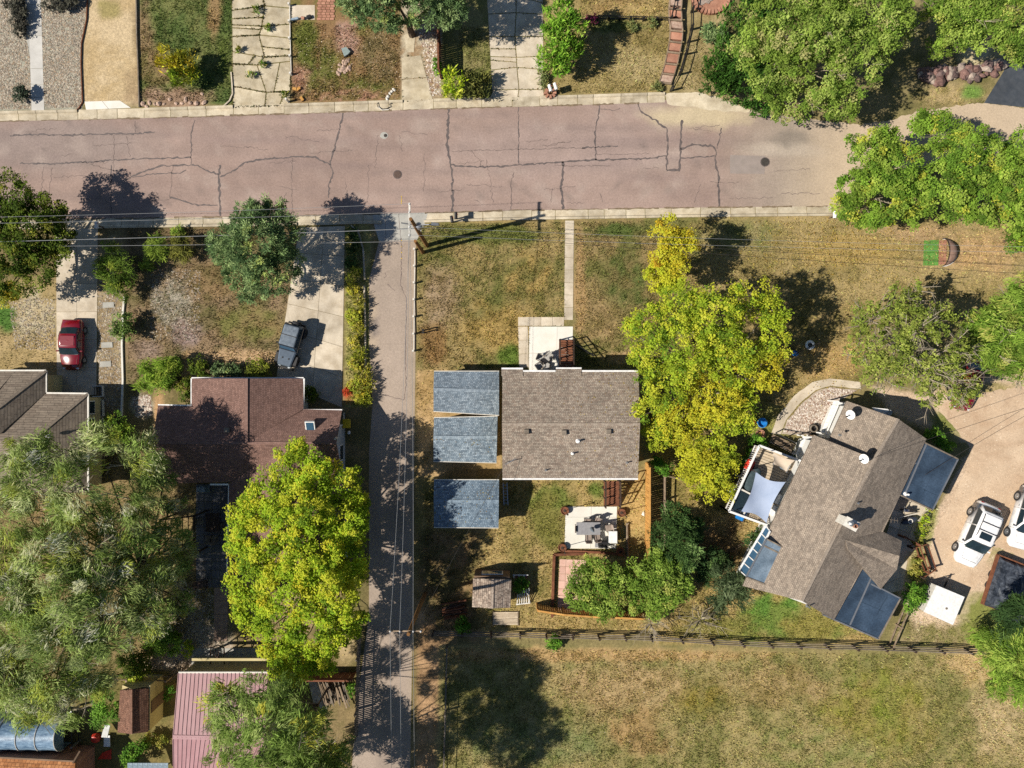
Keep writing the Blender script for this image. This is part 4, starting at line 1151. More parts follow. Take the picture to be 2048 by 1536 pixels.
# ---- deck of the right house
dz = 1.3
dk = thing('raised_deck', 'tan raised deck with white railing under the shade sails', 'deck', W(1530, 970, 0))
q = [W(1510, 889, dz), W(1604, 924, dz), W(1543, 1052, dz), W(1450, 1018, dz)]
n = 26
for i in range(n):
    a = q[0].lerp(q[3], (i + .06) / n); b = q[1].lerp(q[2], (i + .06) / n); c = q[1].lerp(q[2], (i + .94) / n); d = q[0].lerp(q[3], (i + .94) / n)
    MB().prism([(p.x, p.y) for p in (a, b, c, d)], dz - .06, dz).build('deck_board', M['tanwood'], dk)
MB().prism([(p.x, p.y) for p in q], dz - .2, dz - .08).build('joist_frame', M['darkwood'], dk)
HARD.append([(1510, 889), (1604, 924), (1543, 1052), (1450, 1018)])
for a, b in ((q[1], q[0]), (q[0], q[3]), (q[3], q[2])):
    L = (b - a).length; k = int(L / 1.2)
    up = Vector((0, 0, 1))
    MB().beam(a + up, b + up, .16, .06).build('top_rail', M['white'], dk)
    MB().beam(a + up * .12, b + up * .12, .06, .06).build('bottom_rail', M['white'], dk)
    for j in range(k + 1):
        p = a.lerp(b, j / k); MB().beam(Vector((p.x, p.y, 0)), p + up, .11, .11).build('post', M['white'], dk)
    for j in range(int(L / .16)):
        p = a.lerp(b, (j + .5) / int(L / .16)); MB().beam(p + up * .14, p + up * .97, .035, .035).build('baluster', M['white'], dk)
def sail(label, pts, mat, name='shade_sail'):
    cs = [W(*p) for p in pts]
    N = 12; vs = []
    for i in range(N + 1):
        for j in range(N + 1):
            u, v = i / N, j / N
            p = (cs[0].lerp(cs[1], u)).lerp(cs[3].lerp(cs[2], u), v)
            c = sum(cs, Vector()) / 4
            pull = .16 * (4 * u * (1 - u) * (2 * v - 1) ** 2 + 4 * v * (1 - v) * (2 * u - 1) ** 2)
            p = p.lerp(c, pull); p.z -= .25 * math.sin(math.pi * u) * math.sin(math.pi * v)
            vs.append(p)
    k = N + 1
    fs = [(i * k + j, (i + 1) * k + j, (i + 1) * k + j + 1, i * k + j + 1) for i in range(N) for j in range(N)]
    t = thing(name, label, 'shade sail', W(pts[0][0], pts[0][1], 0), 'shade sails over the deck')
    low = [v - Vector((0, 0, .015)) for v in vs]
    n0 = len(vs)
    MB().add(vs + low, fs + [tuple(n0 + q_ for q_ in reversed(f_)) for f_ in fs]).build('cloth', mat, t, smooth=True)
    for c in cs:
        MB().lathe(c - Vector((0, 0, .02)), [(.05, 0), (.05, .05)], 8).build('corner_ring', M['steel'], t)
    return t
sail('blue grey four cornered shade sail over the deck', [(1512, 944, 3.4), (1571, 964, 3.5), (1533, 1046, 3.3), (1482, 1024, 3.2)], M['sail'])
sail('tan shade sail over the north corner of the deck', [(1545, 906, 3.3), (1590, 921, 3.5), (1573, 944, 3.4), (1546, 928, 3.2)], M['tansail'])
for px, py, pz, nm in ((1513, 944, 3.4, 'middle'), (1482, 1024, 3.2, 'southern'), (1545, 906, 3.3, 'northern')):
    p = W(px, py, pz)
    t = tag(MB().tube([Vector((p.x, p.y, dz)), p + Vector((0, 0, .1))], .04).build('sail_post', M['blackmetal']), nm + ' black post carrying a shade sail corner over the deck', 'post', 'black posts of the shade sails')

# ---- long metal roof, south west
mr = thing('metal_roof_barn', 'long outbuilding with ribbed mauve metal roof in the south west', 'outbuilding', W(440, 1440, 0))
ez_, rz_ = 3.0, 3.9
A_ = [(357, 1346, ez_), (535, 1346, ez_), (530, 1478, rz_), (346, 1474, rz_)]
B_ = [(346, 1474, rz_), (530, 1478, rz_), (475, 1600, ez_), (348, 1600, ez_)]
def metal_slope(q4, n):
    a, b, c, d = [W(*p) for p in q4]
    for i in range(n):
        u0, u1 = i / n, (i + 1) / n
        p0 = a.lerp(b, u0); p1 = a.lerp(b, u1); p2 = d.lerp(c, u1); p3 = d.lerp(c, u0)
        pan = MB().plane([p0, p1, p2, p3], .05).build('roof_panel', M['metalroof'], mr, recalc=False)
        MB().beam(p0 + Vector((0, 0, .012)), p3 + Vector((0, 0, .012)), .04, .045).build('seam_rib', M['metalroof'], pan)
metal_slope(A_, 22); metal_slope(B_, 20)
gutter(mr, (357, 1345, ez_), (535, 1345, ez_), 'offwhite'); ridge_cap(mr, (346, 1474, rz_), (530, 1478, rz_), M['metalroof'], .3)
p = [W2(361, 1350, 3), W2(531, 1350, 3), W2(527, 1595, 3), W2(352, 1595, 3)]
walls(mr, p, ez_ - .1, M['wall_tan']); hard_world(p)
MB().beam(W(385, 1318, 2.0), W(535, 1318, 2.0), .2, .25).build('porch_beam', M['wall_tan'], mr)
for x in (388, 460, 530): MB().beam(W(x, 1318, 0), W(x, 1318, 1.9), .14, .14).build('porch_post', M['wall_tan'], mr)
slabs('porch_slab', [(383, 1296), (540, 1296), (540, 1340), (383, 1340)], 4, 1, M['greyconc'], gap=.02)

# ---- small brown shed
ss = thing('garden_shed', 'small brown shingled shed with olive walls in the south west garden', 'shed', W(275, 1415, 0))
e3, r3 = 2.2, 2.9
slope(ss, [(240, 1381, e3), (235, 1465, e3), (262, 1468, r3), (262, 1379, r3)], M['sh_shed'], .08); slope(ss, [(297, 1377, e3), (296, 1464, e3), (262, 1468, r3), (262, 1379, r3)], M['sh_shed'], .08)
p = [W2(243, 1372, 2.2), W2(299, 1372, 2.2), W2(298, 1462, 2.2), W2(240, 1462, 2.2)]
walls(ss, p, 2.1, M['wall_tan']); hard_world(p)
xm = (p[0][0] + p[1][0]) / 2
for yy in (p[0][1], p[2][1] + .03):
    MB().add([(p[0][0], yy, 2.05), (p[1][0], yy, 2.05), (xm, yy, 2.75), (p[0][0], yy - .03, 2.05), (p[1][0], yy - .03, 2.05), (xm, yy - .03, 2.75)], [(0, 1, 2), (3, 5, 4), (0, 3, 4, 1), (1, 4, 5, 2), (2, 5, 3, 0)]).build('gable_wall', M['wall_tan'], ss)
ridge_cap(ss, (262, 1379, r3), (262, 1468, r3), M['sh_shed'], .2)
dr = MB().box((p[1][0] + .02, (p[1][1] + p[2][1]) / 2, 1.0), (.05, .9, 1.9)).build('door', M['wall_brown'], ss)
MB().box((p[1][0] + .06, (p[1][1] + p[2][1]) / 2 - .3, 1.0), (.05, .05, .12)).build('door_handle', M['steel'], dr)

# ---- hoop house
hh = thing('hoop_greenhouse', 'blue plastic hoop greenhouse in the bottom left corner', 'greenhouse', W(60, 1470, 0))
xa, xb = W(-60, 1470, 1).x, W(128, 1470, 1).x; yc = W(60, 1468, 1.2).y; Rr = 1.25
N = 14; ny = 10; vs = []
for i in range(ny + 1):
    x = xa + (xb - xa) * i / ny; k = .97 if i % 2 else 1.0
    for j in range(N + 1):
        a = math.pi * j / N; vs.append((x, yc + Rr * k * math.cos(a), 1.05 + Rr * k * math.sin(a) if 0 < j < N else .0))
MB().add(vs, [(i * (N + 1) + j, (i + 1) * (N + 1) + j, (i + 1) * (N + 1) + j + 1, i * (N + 1) + j + 1) for i in range(ny) for j in range(N)]).build('film', M['hoop'], hh, smooth=True)
for i in range(0, ny + 1, 2):
    x = xa + (xb - xa) * i / ny
    MB().tube([(x, yc + (Rr + .02) * math.cos(math.pi * j / N), 1.05 + (Rr + .02) * math.sin(math.pi * j / N)) for j in range(N + 1)], .035, 5).build('hoop', M['offwhite'], hh)
endp = [(xb + .01, yc + Rr * math.cos(math.pi * j / N), max(.02, 1.05 + Rr * math.sin(math.pi * j / N))) for j in range(N + 1)]
MB().add(endp + [(x_ - .04, y_, z_) for x_, y_, z_ in endp], [tuple(range(N + 1)), tuple(range(2 * N + 1, N, -1))]).build('end_wall', M['hoop'], hh)
HARD.append([(-60, 1435), (140, 1435), (140, 1500), (-60, 1500)])
# ---- tiled roof at the bottom left
tr = thing('tile_roof_building', 'orange brown tiled roof building at the bottom left edge', 'building', W(60, 1560, 0))
slope(tr, [(-80, 1512, 2.6), (150, 1524, 2.6), (150, 1610, 3.8), (-80, 1600, 3.8)], mshingle('orange_tiles', K(176, 116, 72), K(206, 146, 98), K(110, 70, 46), bw=.3, rh=.25, blotch=.15), .15)
p = [W2(-80, 1508, 2.2), W2(156, 1520, 2.2), W2(156, 1620, 2.2), W2(-80, 1620, 2.2)]
walls(tr, p, 2.4, M['brickred']); hard_world(p)
gutter(tr, (-80, 1511, 2.6), (152, 1523, 2.6), 'wall_brown'); MB().beam(W(160, 1502, 2.3), W(146, 1526, 2.7), .12, .12).build('barge_board', M['wall_brown'], tr)
fr_ = thing('grey_roof_lean_to', 'pale corrugated lean-to roof at the bottom edge beside the metal roof', 'lean-to', W(290, 1545, 0))
for i in range(8):
    x = 255 + i * 10.2
    MB().plane([W(x, 1526, 1.9), W(x + 9.6, 1526, 1.9), W(x + 9.6, 1580, 2.3), W(x, 1580, 2.3)], .03).build('roof_sheet', M['tarp'], fr_, recalc=False)
for x in (257, 332): MB().beam(W(x, 1530, 0), W(x, 1530, 1.85), .1, .1).build('post', M['wood'], fr_)

# ---- weathered garden shed behind the middle house
gs = thing('shake_shed', 'weathered grey shake roofed garden shed with blue window behind the middle house', 'shed', W(985, 1180, 0))
slope(gs, [(946, 1157, 2.1), (944, 1214, 2.1), (984, 1217, 2.55), (985, 1158, 2.55)], M['sh_grey'], .08); slope(gs, [(1023, 1159, 2.1), (1021, 1215, 2.1), (984, 1217, 2.55), (985, 1158, 2.55)], M['sh_grey'], .08)
p = [W2(949, 1148, 1.5), W2(1020, 1150, 1.5), W2(1018, 1212, 1.5), W2(948, 1210, 1.5)]
walls(gs, p, 2.0, M['wall_brown']); hard_world(p)
window(gs, ((p[0][0] + p[1][0]) / 2, p[0][1], 1.2), (1, 0, 0), 1.5, .8, (0, 1, 0), 'blueglass')
ridge_cap(gs, (984, 1217, 2.55), (985, 1158, 2.55), M['sh_grey'], .2)

# ================================================================ vehicles (built along +x, then turned)
def loft(mb, secs):
    n = len(secs[0])
    o = len(mb.v)
    vs = [p for s_ in secs for p in s_]
    fs = []
    for i in range(len(secs) - 1):
        for k in range(n):
            fs.append((i * n + k, i * n + (k + 1) % n, (i + 1) * n + (k + 1) % n, (i + 1) * n + k))
    fs.append(tuple(range(n - 1, -1, -1))); fs.append(tuple((len(secs) - 1) * n + k for k in range(n)))
    return mb.add(vs, fs)

def wheel(t, x, y, r, w, mat_rim):
    side = 1 if y > 0 else -1
    n = 22
    def ring(prof, nm, mat, par):
        vs = []
        for rr, yy in prof:
            for k in range(n):
                a = 2 * math.pi * k / n; vs.append((x + rr * math.cos(a), y + yy * side, r + rr * math.sin(a)))
        fs = [(i * n + k, i * n + (k + 1) % n, (i + 1) * n + (k + 1) % n, (i + 1) * n + k) for i in range(len(prof) - 1) for k in range(n)]
        fs.append(tuple(range(n))); fs.append(tuple((len(prof) - 1) * n + k for k in range(n)))
        return MB().add(vs, fs).build(nm, mat, par, smooth=False)
    wh = ring([(r * .6, -w / 2), (r * .95, -w / 2), (r, -w * .35), (r, w * .35), (r * .95, w / 2), (r * .62, w / 2), (r * .6, w * .3)], 'wheel', M['rubber'], t)
    ring([(r * .6, w * .3), (r * .6, w * .46), (r * .45, w * .38), (r * .16, w * .4), (r * .12, w * .5)], 'rim', mat_rim, wh)

def car(label, paint, L, Wd, Hb, Hr, hood, xw0, xw1, xr1, xr0, wb, wr, rack=False, sunroof=False, nose=.25, roofmat=None, tailz=None):
    """Hb belt height, Hr roof; xw0/xw1 windscreen base/top, xr1/xr0 rear window top/base"""
    t = thing('parked_car', label, 'car', local=True)
    hw = Wd / 2; hl = L / 2
    secs = []
    prof = [(-hl, .80, .45, Hb * .80), (-hl + .12, .9, .28, Hb * .93), (-hl + .5, .97, .24, Hb * .99), (xr0, 1.0, .22, Hb), (0, 1.0, .22, Hb), (xw0, 1.0, .22, Hb * .99), (xw0 + .25, .99, .22, hood + .05), (hl - .75, .95, .24, hood), (hl - nose, .84, .28, hood * .93), (hl - .06, .66, .34, hood * .8), (hl, .58, .42, hood * .66)]
    for x, k, z0, z1 in prof:
        w = hw * k
        secs.append([(x, -w * .9, z0), (x, -w, z0 + .12), (x, -w, z0 + (z1 - z0) * .6), (x, -w * .95, z1 - .06), (x, -w * .82, z1), (x, 0, z1 + .035), (x, w * .82, z1), (x, w * .95, z1 - .06), (x, w, z0 + (z1 - z0) * .6), (x, w, z0 + .12), (x, w * .9, z0)])
    b = loft(MB(), secs).build('body', paint, t, smooth=True)
    # cabin
    g0 = hw * .95; g1 = hw * .86
    zt = Hr
    cs = []
    for x, wlow, wtop, z1 in ((xr0, g0 * .9, g1 * .9, Hb + .04), (xr1, g0, g1 * .95, zt - .06), (xr1 + .3, g0, g1, zt), ((xr1 + xw1) / 2, g0, g1, zt + .02), (xw1 - .25, g0, g1, zt), (xw1, g0, g1 * .96, zt - .05), (xw0, g0 * .92, g1 * 1.12, Hb + .04)):
        cs.append([(x, -wlow, Hb - .08), (x, -(wlow * .35 + wtop * .65), Hb - .08 + (z1 - Hb + .08) * .6), (x, -wtop, z1 - .03), (x, -wtop * .8, z1), (x, 0, z1 + .02), (x, wtop * .8, z1), (x, wtop, z1 - .03), (x, (wlow * .35 + wtop * .65), Hb - .08 + (z1 - Hb + .08) * .6), (x, wlow, Hb - .08)])
    cab = loft(MB(), cs).build('cabin', roofmat or paint, t, smooth=True)
    MB().box(((xr1 + xw1) / 2, 0, zt + .018), (xw1 - xr1 - .25, g1 * 1.5, .03)).build('roof_skin', roofmat or paint, t, bevel=.012)
    def gl(nm, pts, off):
        o = Vector(off)
        pts = [Vector(p) + o for p in pts]
        return MB().add(pts + [p - o * 1.6 for p in pts], [tuple(range(len(pts))), tuple(range(2 * len(pts) - 1, len(pts) - 1, -1))] + [(i, (i + 1) % len(pts), len(pts) + (i + 1) % len(pts), len(pts) + i) for i in range(len(pts))]).build(nm, M['glass'], t)
    def bow(x0, w0, z0, x1, w1, z1, k=.06):
        return [(x0, -w0, z0), (x0 + k, -w0 * .5, z0 + .01), (x0 + k * 1.2, 0, z0 + .02), (x0 + k, w0 * .5, z0 + .01), (x0, w0, z0), (x1, w1, z1), (x1 + k * .6, 0, z1 + .035), (x1, -w1, z1)]
    gl('windscreen', bow(xw0 - .06, g1 * 1.06, Hb + .05, xw1 + .06, g1 * .9, zt - .06), (.03, 0, .035))
    gl('rear_window', bow(xr0 + .06, g1 * .86, Hb + .06, xr1 - .04, g1 * .85, zt - .09, -.04), (-.03, 0, .035))
    for s_ in (-1, 1):
        xm = (xw0 + xr0) / 2 - .05
        zl = Hb + .02; zh = zt - .13
        yl = (g0 * .78 + g1 * .22); yh = g1 * 1.02
        gl('side_window', [(xw0 - .28, s_ * yl, zl), (xm + .04, s_ * yl, zl), (xm + .04, s_ * yh, zh), (xw1 - .04, s_ * yh, zh)], (0, .035 * s_, .01))
        gl('side_window', [(xm - .04, s_ * yl, zl), (xr0 + .3, s_ * yl, zl), (xr1 + .12, s_ * yh, zh), (xm - .04, s_ * yh, zh)], (0, .035 * s_, .01))
        mx = MB().box((xw0 - .25, s_ * (hw + .1), Hb + .05), (.12, .22, .14)).build('wing_mirror', paint, t, bevel=.03)
        MB().box((hl - .2, s_ * hw * .55, hood * .8), (.16, .34, .12), rz=-s_ * .5).build('headlight', M['lamp'], t, bevel=.02)
        MB().box((-hl + .08, s_ * hw * .7, Hb * .8), (.12, .2, .2)).build('taillight', M['taillamp'], t, bevel=.02)
        for x in (wb / 2, -wb / 2): wheel(t, x, s_ * (hw - .08), wr, .22, M['steel'])
        if rack: MB().tube([(xw1 - .35, s_ * g1 * .86, zt + .03), (xw1 - .45, s_ * g1 * .86, zt + .08), (xr1 + .3, s_ * g1 * .86, zt + .08), (xr1 + .2, s_ * g1 * .86, zt + .03)], .025).build('roof_rail', M['black'], t)
    if rack:
        for x in (xr1 + .75, xr1 + 1.35): MB().beam((x, -g1 * .86, zt + .09), (x, g1 * .86, zt + .09), .05, .03).build('cross_bar', M['black'], t)
    if sunroof: MB().box((xw1 - .5, 0, zt + .03), (.5, g1 * 1.1, .03)).build('sunroof', M['glass'], t)
    for s_ in (-1, 1):
        MB().beam((xw0 + .2, s_ * hw * .72, hood + .065), (hl - .5, s_ * hw * .62, hood + .03), .01, .01).build('hood_gap', M['black'], t)
        for x in (xw0 - .15, (xw0 + xr0) / 2 - .05, xr0 + .35):
            MB().beam((x, s_ * (hw * 1.004), .35), (x, s_ * (hw * .985), Hb - .06), .016, .016).build('door_gap', M['black'], t)
            MB().box((x - .2, s_ * (hw * 1.0), Hb - .2), (.16, .03, .03)).build('door_handle', M['steel'], t)
    MB().beam((hl - .42, -hw * .62, hood * .985), (hl - .42, hw * .62, hood * .985), .018, .02).build('hood_gap', M['black'], t)
    MB().beam((xw0 + .02, -hw * .8, Hb + .03), (xw0 + .02, hw * .8, Hb + .03), .05, .02).build('cowl', M['black'], t)
    MB().box((hl - .03, 0, .5), (.08, hw * .7, .14)).build('grille', M['black'], t)
    MB().box((-hl + .02, 0, Hb * .62), (.03, .32, .16)).build('number_plate', M['offwhite'], t)
    MB().tube([(xw0 + .05, -.35, Hb + .07), (xw0 - .2, .15, Hb + .2)], .012).build('wiper', M['black'], t)
    return t

def along(px0, py0, px1, py1):
    """heading in the place from a photo direction"""
    return math.atan2(-(py1 - py0), px1 - px0)
suv = car('white estate car with roof rails and sunroof, wholly in view on the gravel', M['carwhite'], 4.85, 1.86, 1.02, 1.62, .98, 1.12, .45, -1.75, -2.15, 2.85, .37, rack=True, sunroof=True)
c = W(1950, 1068, .5); place(suv, (c.x, c.y, 0), along(1978, 1008, 1930, 1120), 1.07)
suv2 = car('white car cut off by the right edge of the photo', M['carwhite'], 4.7, 1.84, 1.0, 1.58, .95, 1.1, .4, -1.7, -2.1, 2.75, .37, sunroof=True)
c = W(2050, 1035, .5); place(suv2, (c.x, c.y, 0), along(2066, 980, 2034, 1090), 1.07)
rc = car('red car parked on the concrete driveway at the left', M['carred'], 4.0, 1.68, .86, 1.24, .82, .75, .2, -.8, -1.35, 2.35, .31, nose=.3)
c = W(147, 690, .4); place(rc, (c.x, c.y, 0), along(148, 640, 146, 740))
rc2 = car('dark red car mostly hidden under the branches by the gravel yard', M['carred'], 4.2, 1.7, .92, 1.42, .88, .85, .25, -1.1, -1.7, 2.5, .32)
c = W(1930, 768, .4); place(rc2, (c.x, c.y, 0), along(1936, 740, 1922, 796))

def jeep():
    t = thing('parked_jeep', 'black off-road car with grey soft top on the driveway', 'car', local=True)
    P_ = M['carblack']
    MB().box((-.55, 0, .72), (2.1, 1.5, .62)).build('tub', P_, t, bevel=.06, seg=2)
    secs = [[(x, -w, .45), (x, -w, z - .05), (x, -w * .85, z), (x, w * .85, z), (x, w, z - .05), (x, w, .45)] for x, w, z in ((.45, .68, 1.05), (1.0, .62, 1.03), (1.65, .54, .98), (1.72, .52, .9))]
    hd = loft(MB(), secs).build('hood', mplain('black_hood_reflection', K(104, 116, 128), .25, .3, .6, coat=1.0), t, smooth=False)  # grey blue of reflected light put into the black hood's colour
    for y in (-.25, .25): MB().box((1.1, y, 1.045), (.12, .08, .05)).build('hood_vent', M['black'], hd)
    top = MB().add([(-1.6, -.68, 1.02), (.38, -.7, 1.02), (.38, .7, 1.02), (-1.6, .68, 1.02), (-1.5, -.6, 1.68), (.12, -.62, 1.74), (.12, .62, 1.74), (-1.5, .6, 1.68)], [(3, 2, 1, 0), (4, 5, 6, 7), (0, 1, 5, 4), (1, 2, 6, 5), (2, 3, 7, 6), (3, 0, 4, 7)]).build('soft_top', M['softtop'], t, bevel=.08, seg=2)
    MB().box((-.7, 0, 1.715), (.05, 1.2, .04)).build('roof_bow', M['black'], top)
    MB().add([(.42, -.64, 1.06), (.42, .64, 1.06), (.17, .58, 1.66), (.17, -.58, 1.66)], [(0, 1, 2, 3)]).build('windscreen', M['blueglass'], t)
    MB().beam((.44, -.72, 1.06), (.44, .72, 1.06), .08, .08).build('screen_frame', P_, t); MB().beam((.15, -.64, 1.72), (.15, .64, 1.72), .08, .06).build('screen_frame', P_, t)
    for s_ in (-1, 1):
        MB().box((-.65, s_ * .665, 1.35), (1.5, .03, .42)).build('side_window', M['glass'], t)
        MB().box((.05, s_ * .9, 1.1), (.1, .2, .16)).build('wing_mirror', M['black'], t, bevel=.02)
        for x in (1.15, -1.15):
            wheel(t, x, s_ * .72, .38, .26, M['blackmetal'])
            MB().add([(x - .5, s_ * .6, .7), (x - .35, s_ * .6, .86), (x + .35, s_ * .6, .86), (x + .5, s_ * .6, .66), (x - .5, s_ * .88, .7), (x - .35, s_ * .88, .86), (x + .35, s_ * .88, .86), (x + .5, s_ * .88, .66)], [(0, 1, 5, 4), (1, 2, 6, 5), (2, 3, 7, 6)]).build('wheel_flare', M['black'], t)
        MB().lathe((1.72, s_ * .38, .78), [(.1, 0), (.1, .03)], 12).build('headlight', M['lamp'], t)
    MB().box((1.85, 0, .55), (.16, 1.5, .16)).build('front_bumper', M['black'], t, bevel=.03)
    MB().box((-1.72, 0, .55), (.14, 1.4, .14)).build('rear_bumper', M['black'], t, bevel=.03)
    for i in range(7): MB().box((1.735, -.27 + i * .09, .78), (.02, .04, .28)).build('grille_slot', M['black'], t)
    n = 20; vs = []
    for rr, xx in ((.2, -1.68), (.37, -1.68), (.38, -1.78), (.34, -1.9), (.2, -1.92), (.05, -1.88)):
        for k in range(n):
            a = 2 * math.pi * k / n; vs.append((xx, .1 + rr * math.cos(a), .98 + rr * math.sin(a)))
    MB().add(vs, [(i * n + k, i * n + (k + 1) % n, (i + 1) * n + (k + 1) % n, (i + 1) * n + k) for i in range(5) for k in range(n)] + [tuple(5 * n + k for k in range(n))]).build('spare_wheel', M['rubber'], t)
    return t
jp = jeep(); c = W(582, 690, .6); place(jp, (c.x, c.y, 0), along(594, 648, 570, 732))

# ---- white cargo box trailer
wt = thing('cargo_trailer', 'white square cargo trailer at the south end of the gravel yard', 'trailer', W(1890, 1208, 0))
top = [W(1873, 1171, 1.35), W(1928, 1194, 1.35), W(1905, 1249, 1.35), W(1848, 1223, 1.35)]
MB().prism([(p.x, p.y) for p in top], .45, 1.33).build('box', M['offwhite'], wt)
cen = sum(top, Vector()) / 4
MB().prism([(cen.x + (p.x - cen.x) * 1.02, cen.y + (p.y - cen.y) * 1.02) for p in top], 1.33, 1.38).build('roof', M['white'], wt)
MB().lathe(W(1893, 1217, 1.38), [(.1, 0), (.08, .04)], 10).build('roof_vent', M['greywood'], wt)
ax_ = (top[1] - top[0]).normalized(); pr_ = (top[3] - top[0]).normalized()
for s_ in (-1, 1):
    p = cen + pr_ * s_ * 1.05
    MB().tube([Vector((p.x, p.y, .3)) - pr_ * .1, Vector((p.x, p.y, .3)) + pr_ * .1], .3, 16).build('wheel', M['rubber'], wt)
hit = cen - pr_ * 1.25
MB().beam(Vector((hit.x, hit.y, .45)), Vector((hit.x, hit.y, .45)) - pr_ * .9, .1, .1).build('drawbar', M['blackmetal'], wt)
jk = W(1896, 1163, .6)
MB().lathe(Vector((hit.x, hit.y, .02)) - pr_ * .8, [(.06, 0), (.04, .1), (.04, .7)], 10).build('jockey_stand', M['steel'], wt)

# ---- tarp covered trailer
tt = thing('covered_trailer', 'long trailer covered by a wrinkled black tarpaulin at the right edge', 'trailer', W(2015, 1165, 0))
q4 = [W(2004, 1112, 1.0), W(2075, 1140, 1.0), W(2040, 1240, 1.0), W(1972, 1212, 1.0)]
Nn = 14; vs = []
for i in range(Nn + 1):
    for j in range(Nn + 1):
        u, v = i / Nn, j / Nn
        p = q4[0].lerp(q4[1], u).lerp(q4[3].lerp(q4[2], u), v)
        e_ = min(u, 1 - u, v, 1 - v)
        z = .45 if e_ == 0 else .98 + .1 * math.sin(u * 9 + v * 4) * random.uniform(.3, 1) + random.uniform(-.05, .05)
        vs.append((p.x + random.uniform(-.03, .03), p.y + random.uniform(-.03, .03), z))
MB().add(vs, [(i * (Nn + 1) + j, (i + 1) * (Nn + 1) + j, (i + 1) * (Nn + 1) + j + 1, i * (Nn + 1) + j + 1) for i in range(Nn) for j in range(Nn)]).build('tarpaulin', M['blacktarp'], tt, smooth=False)
MB().prism([(p.x, p.y) for p in q4], .3, .5).build('bed_frame', M['redwood'], tt)
for a, b in ((q4[0], q4[3]), (q4[0], q4[1])):
    MB().beam(Vector((a.x, a.y, .55)), Vector((b.x, b.y, .55)), .1, .3).build('side_board', M['redwood'], tt)
for f_ in (.4, .62):
    p = q4[0].lerp(q4[3], f_) + (q4[1] - q4[0]) * .06; MB().tube([(p.x - .1, p.y + .03, .27), (p.x + .1, p.y - .03, .27)], .26, 14).build('wheel', M['rubber'], tt)

# ================================================================ poles and wires
def pole(label, px, py, h, r=.15):
    t = thing('utility_pole', label, 'utility pole', W(px, py, 0), 'wooden utility poles along the alley')
    b = W(px, py, 0)
    MB().tube([b - Vector((0, 0, .3)), b + Vector((0, 0, h * .5)), b + Vector((0, 0, h))], [r * 1.15, r, r * .8], 12).build('shaft', M['polewood'], t)
    return t, b
p1, b1 = pole('tall wooden utility pole with white crossarm at the alley mouth', 854, 491, 9.2)
top1 = b1 + Vector((0, 0, 8.9))
MB().beam(top1 + Vector((-.12, -1.15, 0)), top1 + Vector((-.12, 1.15, 0)), .12, .12).build('crossarm', M['offwhite'], p1)
for y in (-1.05, -.5, .5, 1.05):
    MB().lathe(top1 + Vector((-.12, y, .06)), [(.05, 0), (.07, .05), (.04, .14)], 8).build('insulator', M['white'], p1)
la = b1 + Vector((0, 0, 7.4))
MB().tube([la + Vector((-.9, .1, .2)), la, la + Vector((1.3, -.02, .25))], .045).build('lamp_arm', M['steel'], p1)
lh_ = MB().add([tuple(la + Vector(v)) for v in ((1.2, -.15, .22), (1.75, -.1, .2), (1.75, .1, .2), (1.2, .15, .22), (1.22, -.1, .36), (1.7, -.06, .3), (1.7, .06, .3), (1.22, .1, .36))], [(3, 2, 1, 0), (4, 5, 6, 7), (0, 1, 5, 4), (1, 2, 6, 5), (2, 3, 7, 6), (3, 0, 4, 7)]).build('lamp_head', M['steel'], p1)
MB().lathe(b1 + Vector((.28, 0, 6.6)), [(.2, 0), (.22, .1), (.22, .7), (.1, .8)], 14).build('transformer', M['steel'], p1)
p2, b2 = pole('short stub pole leaning against the tall pole at the alley mouth', 846, 505, 4.6, .14)
p3, b3 = pole('wooden utility pole with crossarm beside the south end of the alley', 850, 1188, 9.2)
top3 = b3 + Vector((0, 0, 8.9))
MB().beam(top3 + Vector((-1.35, .12, 0)), top3 + Vector((.9, .12, 0)), .09, .1).build('crossarm', M['wood'], p3)
for x in (-1.25, -.6, .3, .8):
    MB().lathe(top3 + Vector((x, .12, .06)), [(.05, 0), (.07, .05), (.04, .14)], 8).build('insulator', M['white'], p3)

def wire(label, a, b, sag=.5, r=.011, mat='wire', n=14):
    a = Vector(a); b = Vector(b)
    pts = [a.lerp(b, i / n) - Vector((0, 0, sag * 4 * (i / n) * (1 - i / n))) for i in range(n + 1)]
    o = MB().tube(pts, r, 4, cap=False).build('overhead_wire', M[mat])
    return tag(o, label, 'wire', 'overhead wires')
T1 = top1; T3 = top3
for y, nm in ((1.05, 'northern'), (.5, 'southern')):
    wire(nm + ' of two thin bare wires running west from the tall pole crossarm', T1 + Vector((-.12, y, .2)), W(-300, 440 + (1 - y) * 20, 9), .6)
wire('thick white cable running west from the tall pole across the juniper', b1 + Vector((-.1, 0, 6.2)), W(-300, 490, 6.2), .4, .02)
wire('lower pale cable running west from the stub pole', b2 + Vector((0, 0, 4.5)), W(-300, 494, 5.5), .5, .014)
for k, (dy, z, m_) in enumerate(((-.5, .2, 'wire'), (-1.05, .2, 'wire'))):
    wire(('northern', 'southern')[k] + ' of two bare wires running east from the tall pole crossarm', T1 + Vector((-.12, dy, z)), W(2300, 498 + k * 10, 9), .9, .009, m_)
wire('dark cable running east from the tall pole past the yellow tree', b1 + Vector((.1, 0, 6.3)), W(2300, 545, 6.5), .7, .013, 'darkwire')
wire('dark telephone cable running east above the net and mat', b1 + Vector((.1, -.1, 5.6)), W(2300, 562, 6), .8, .014, 'darkwire')
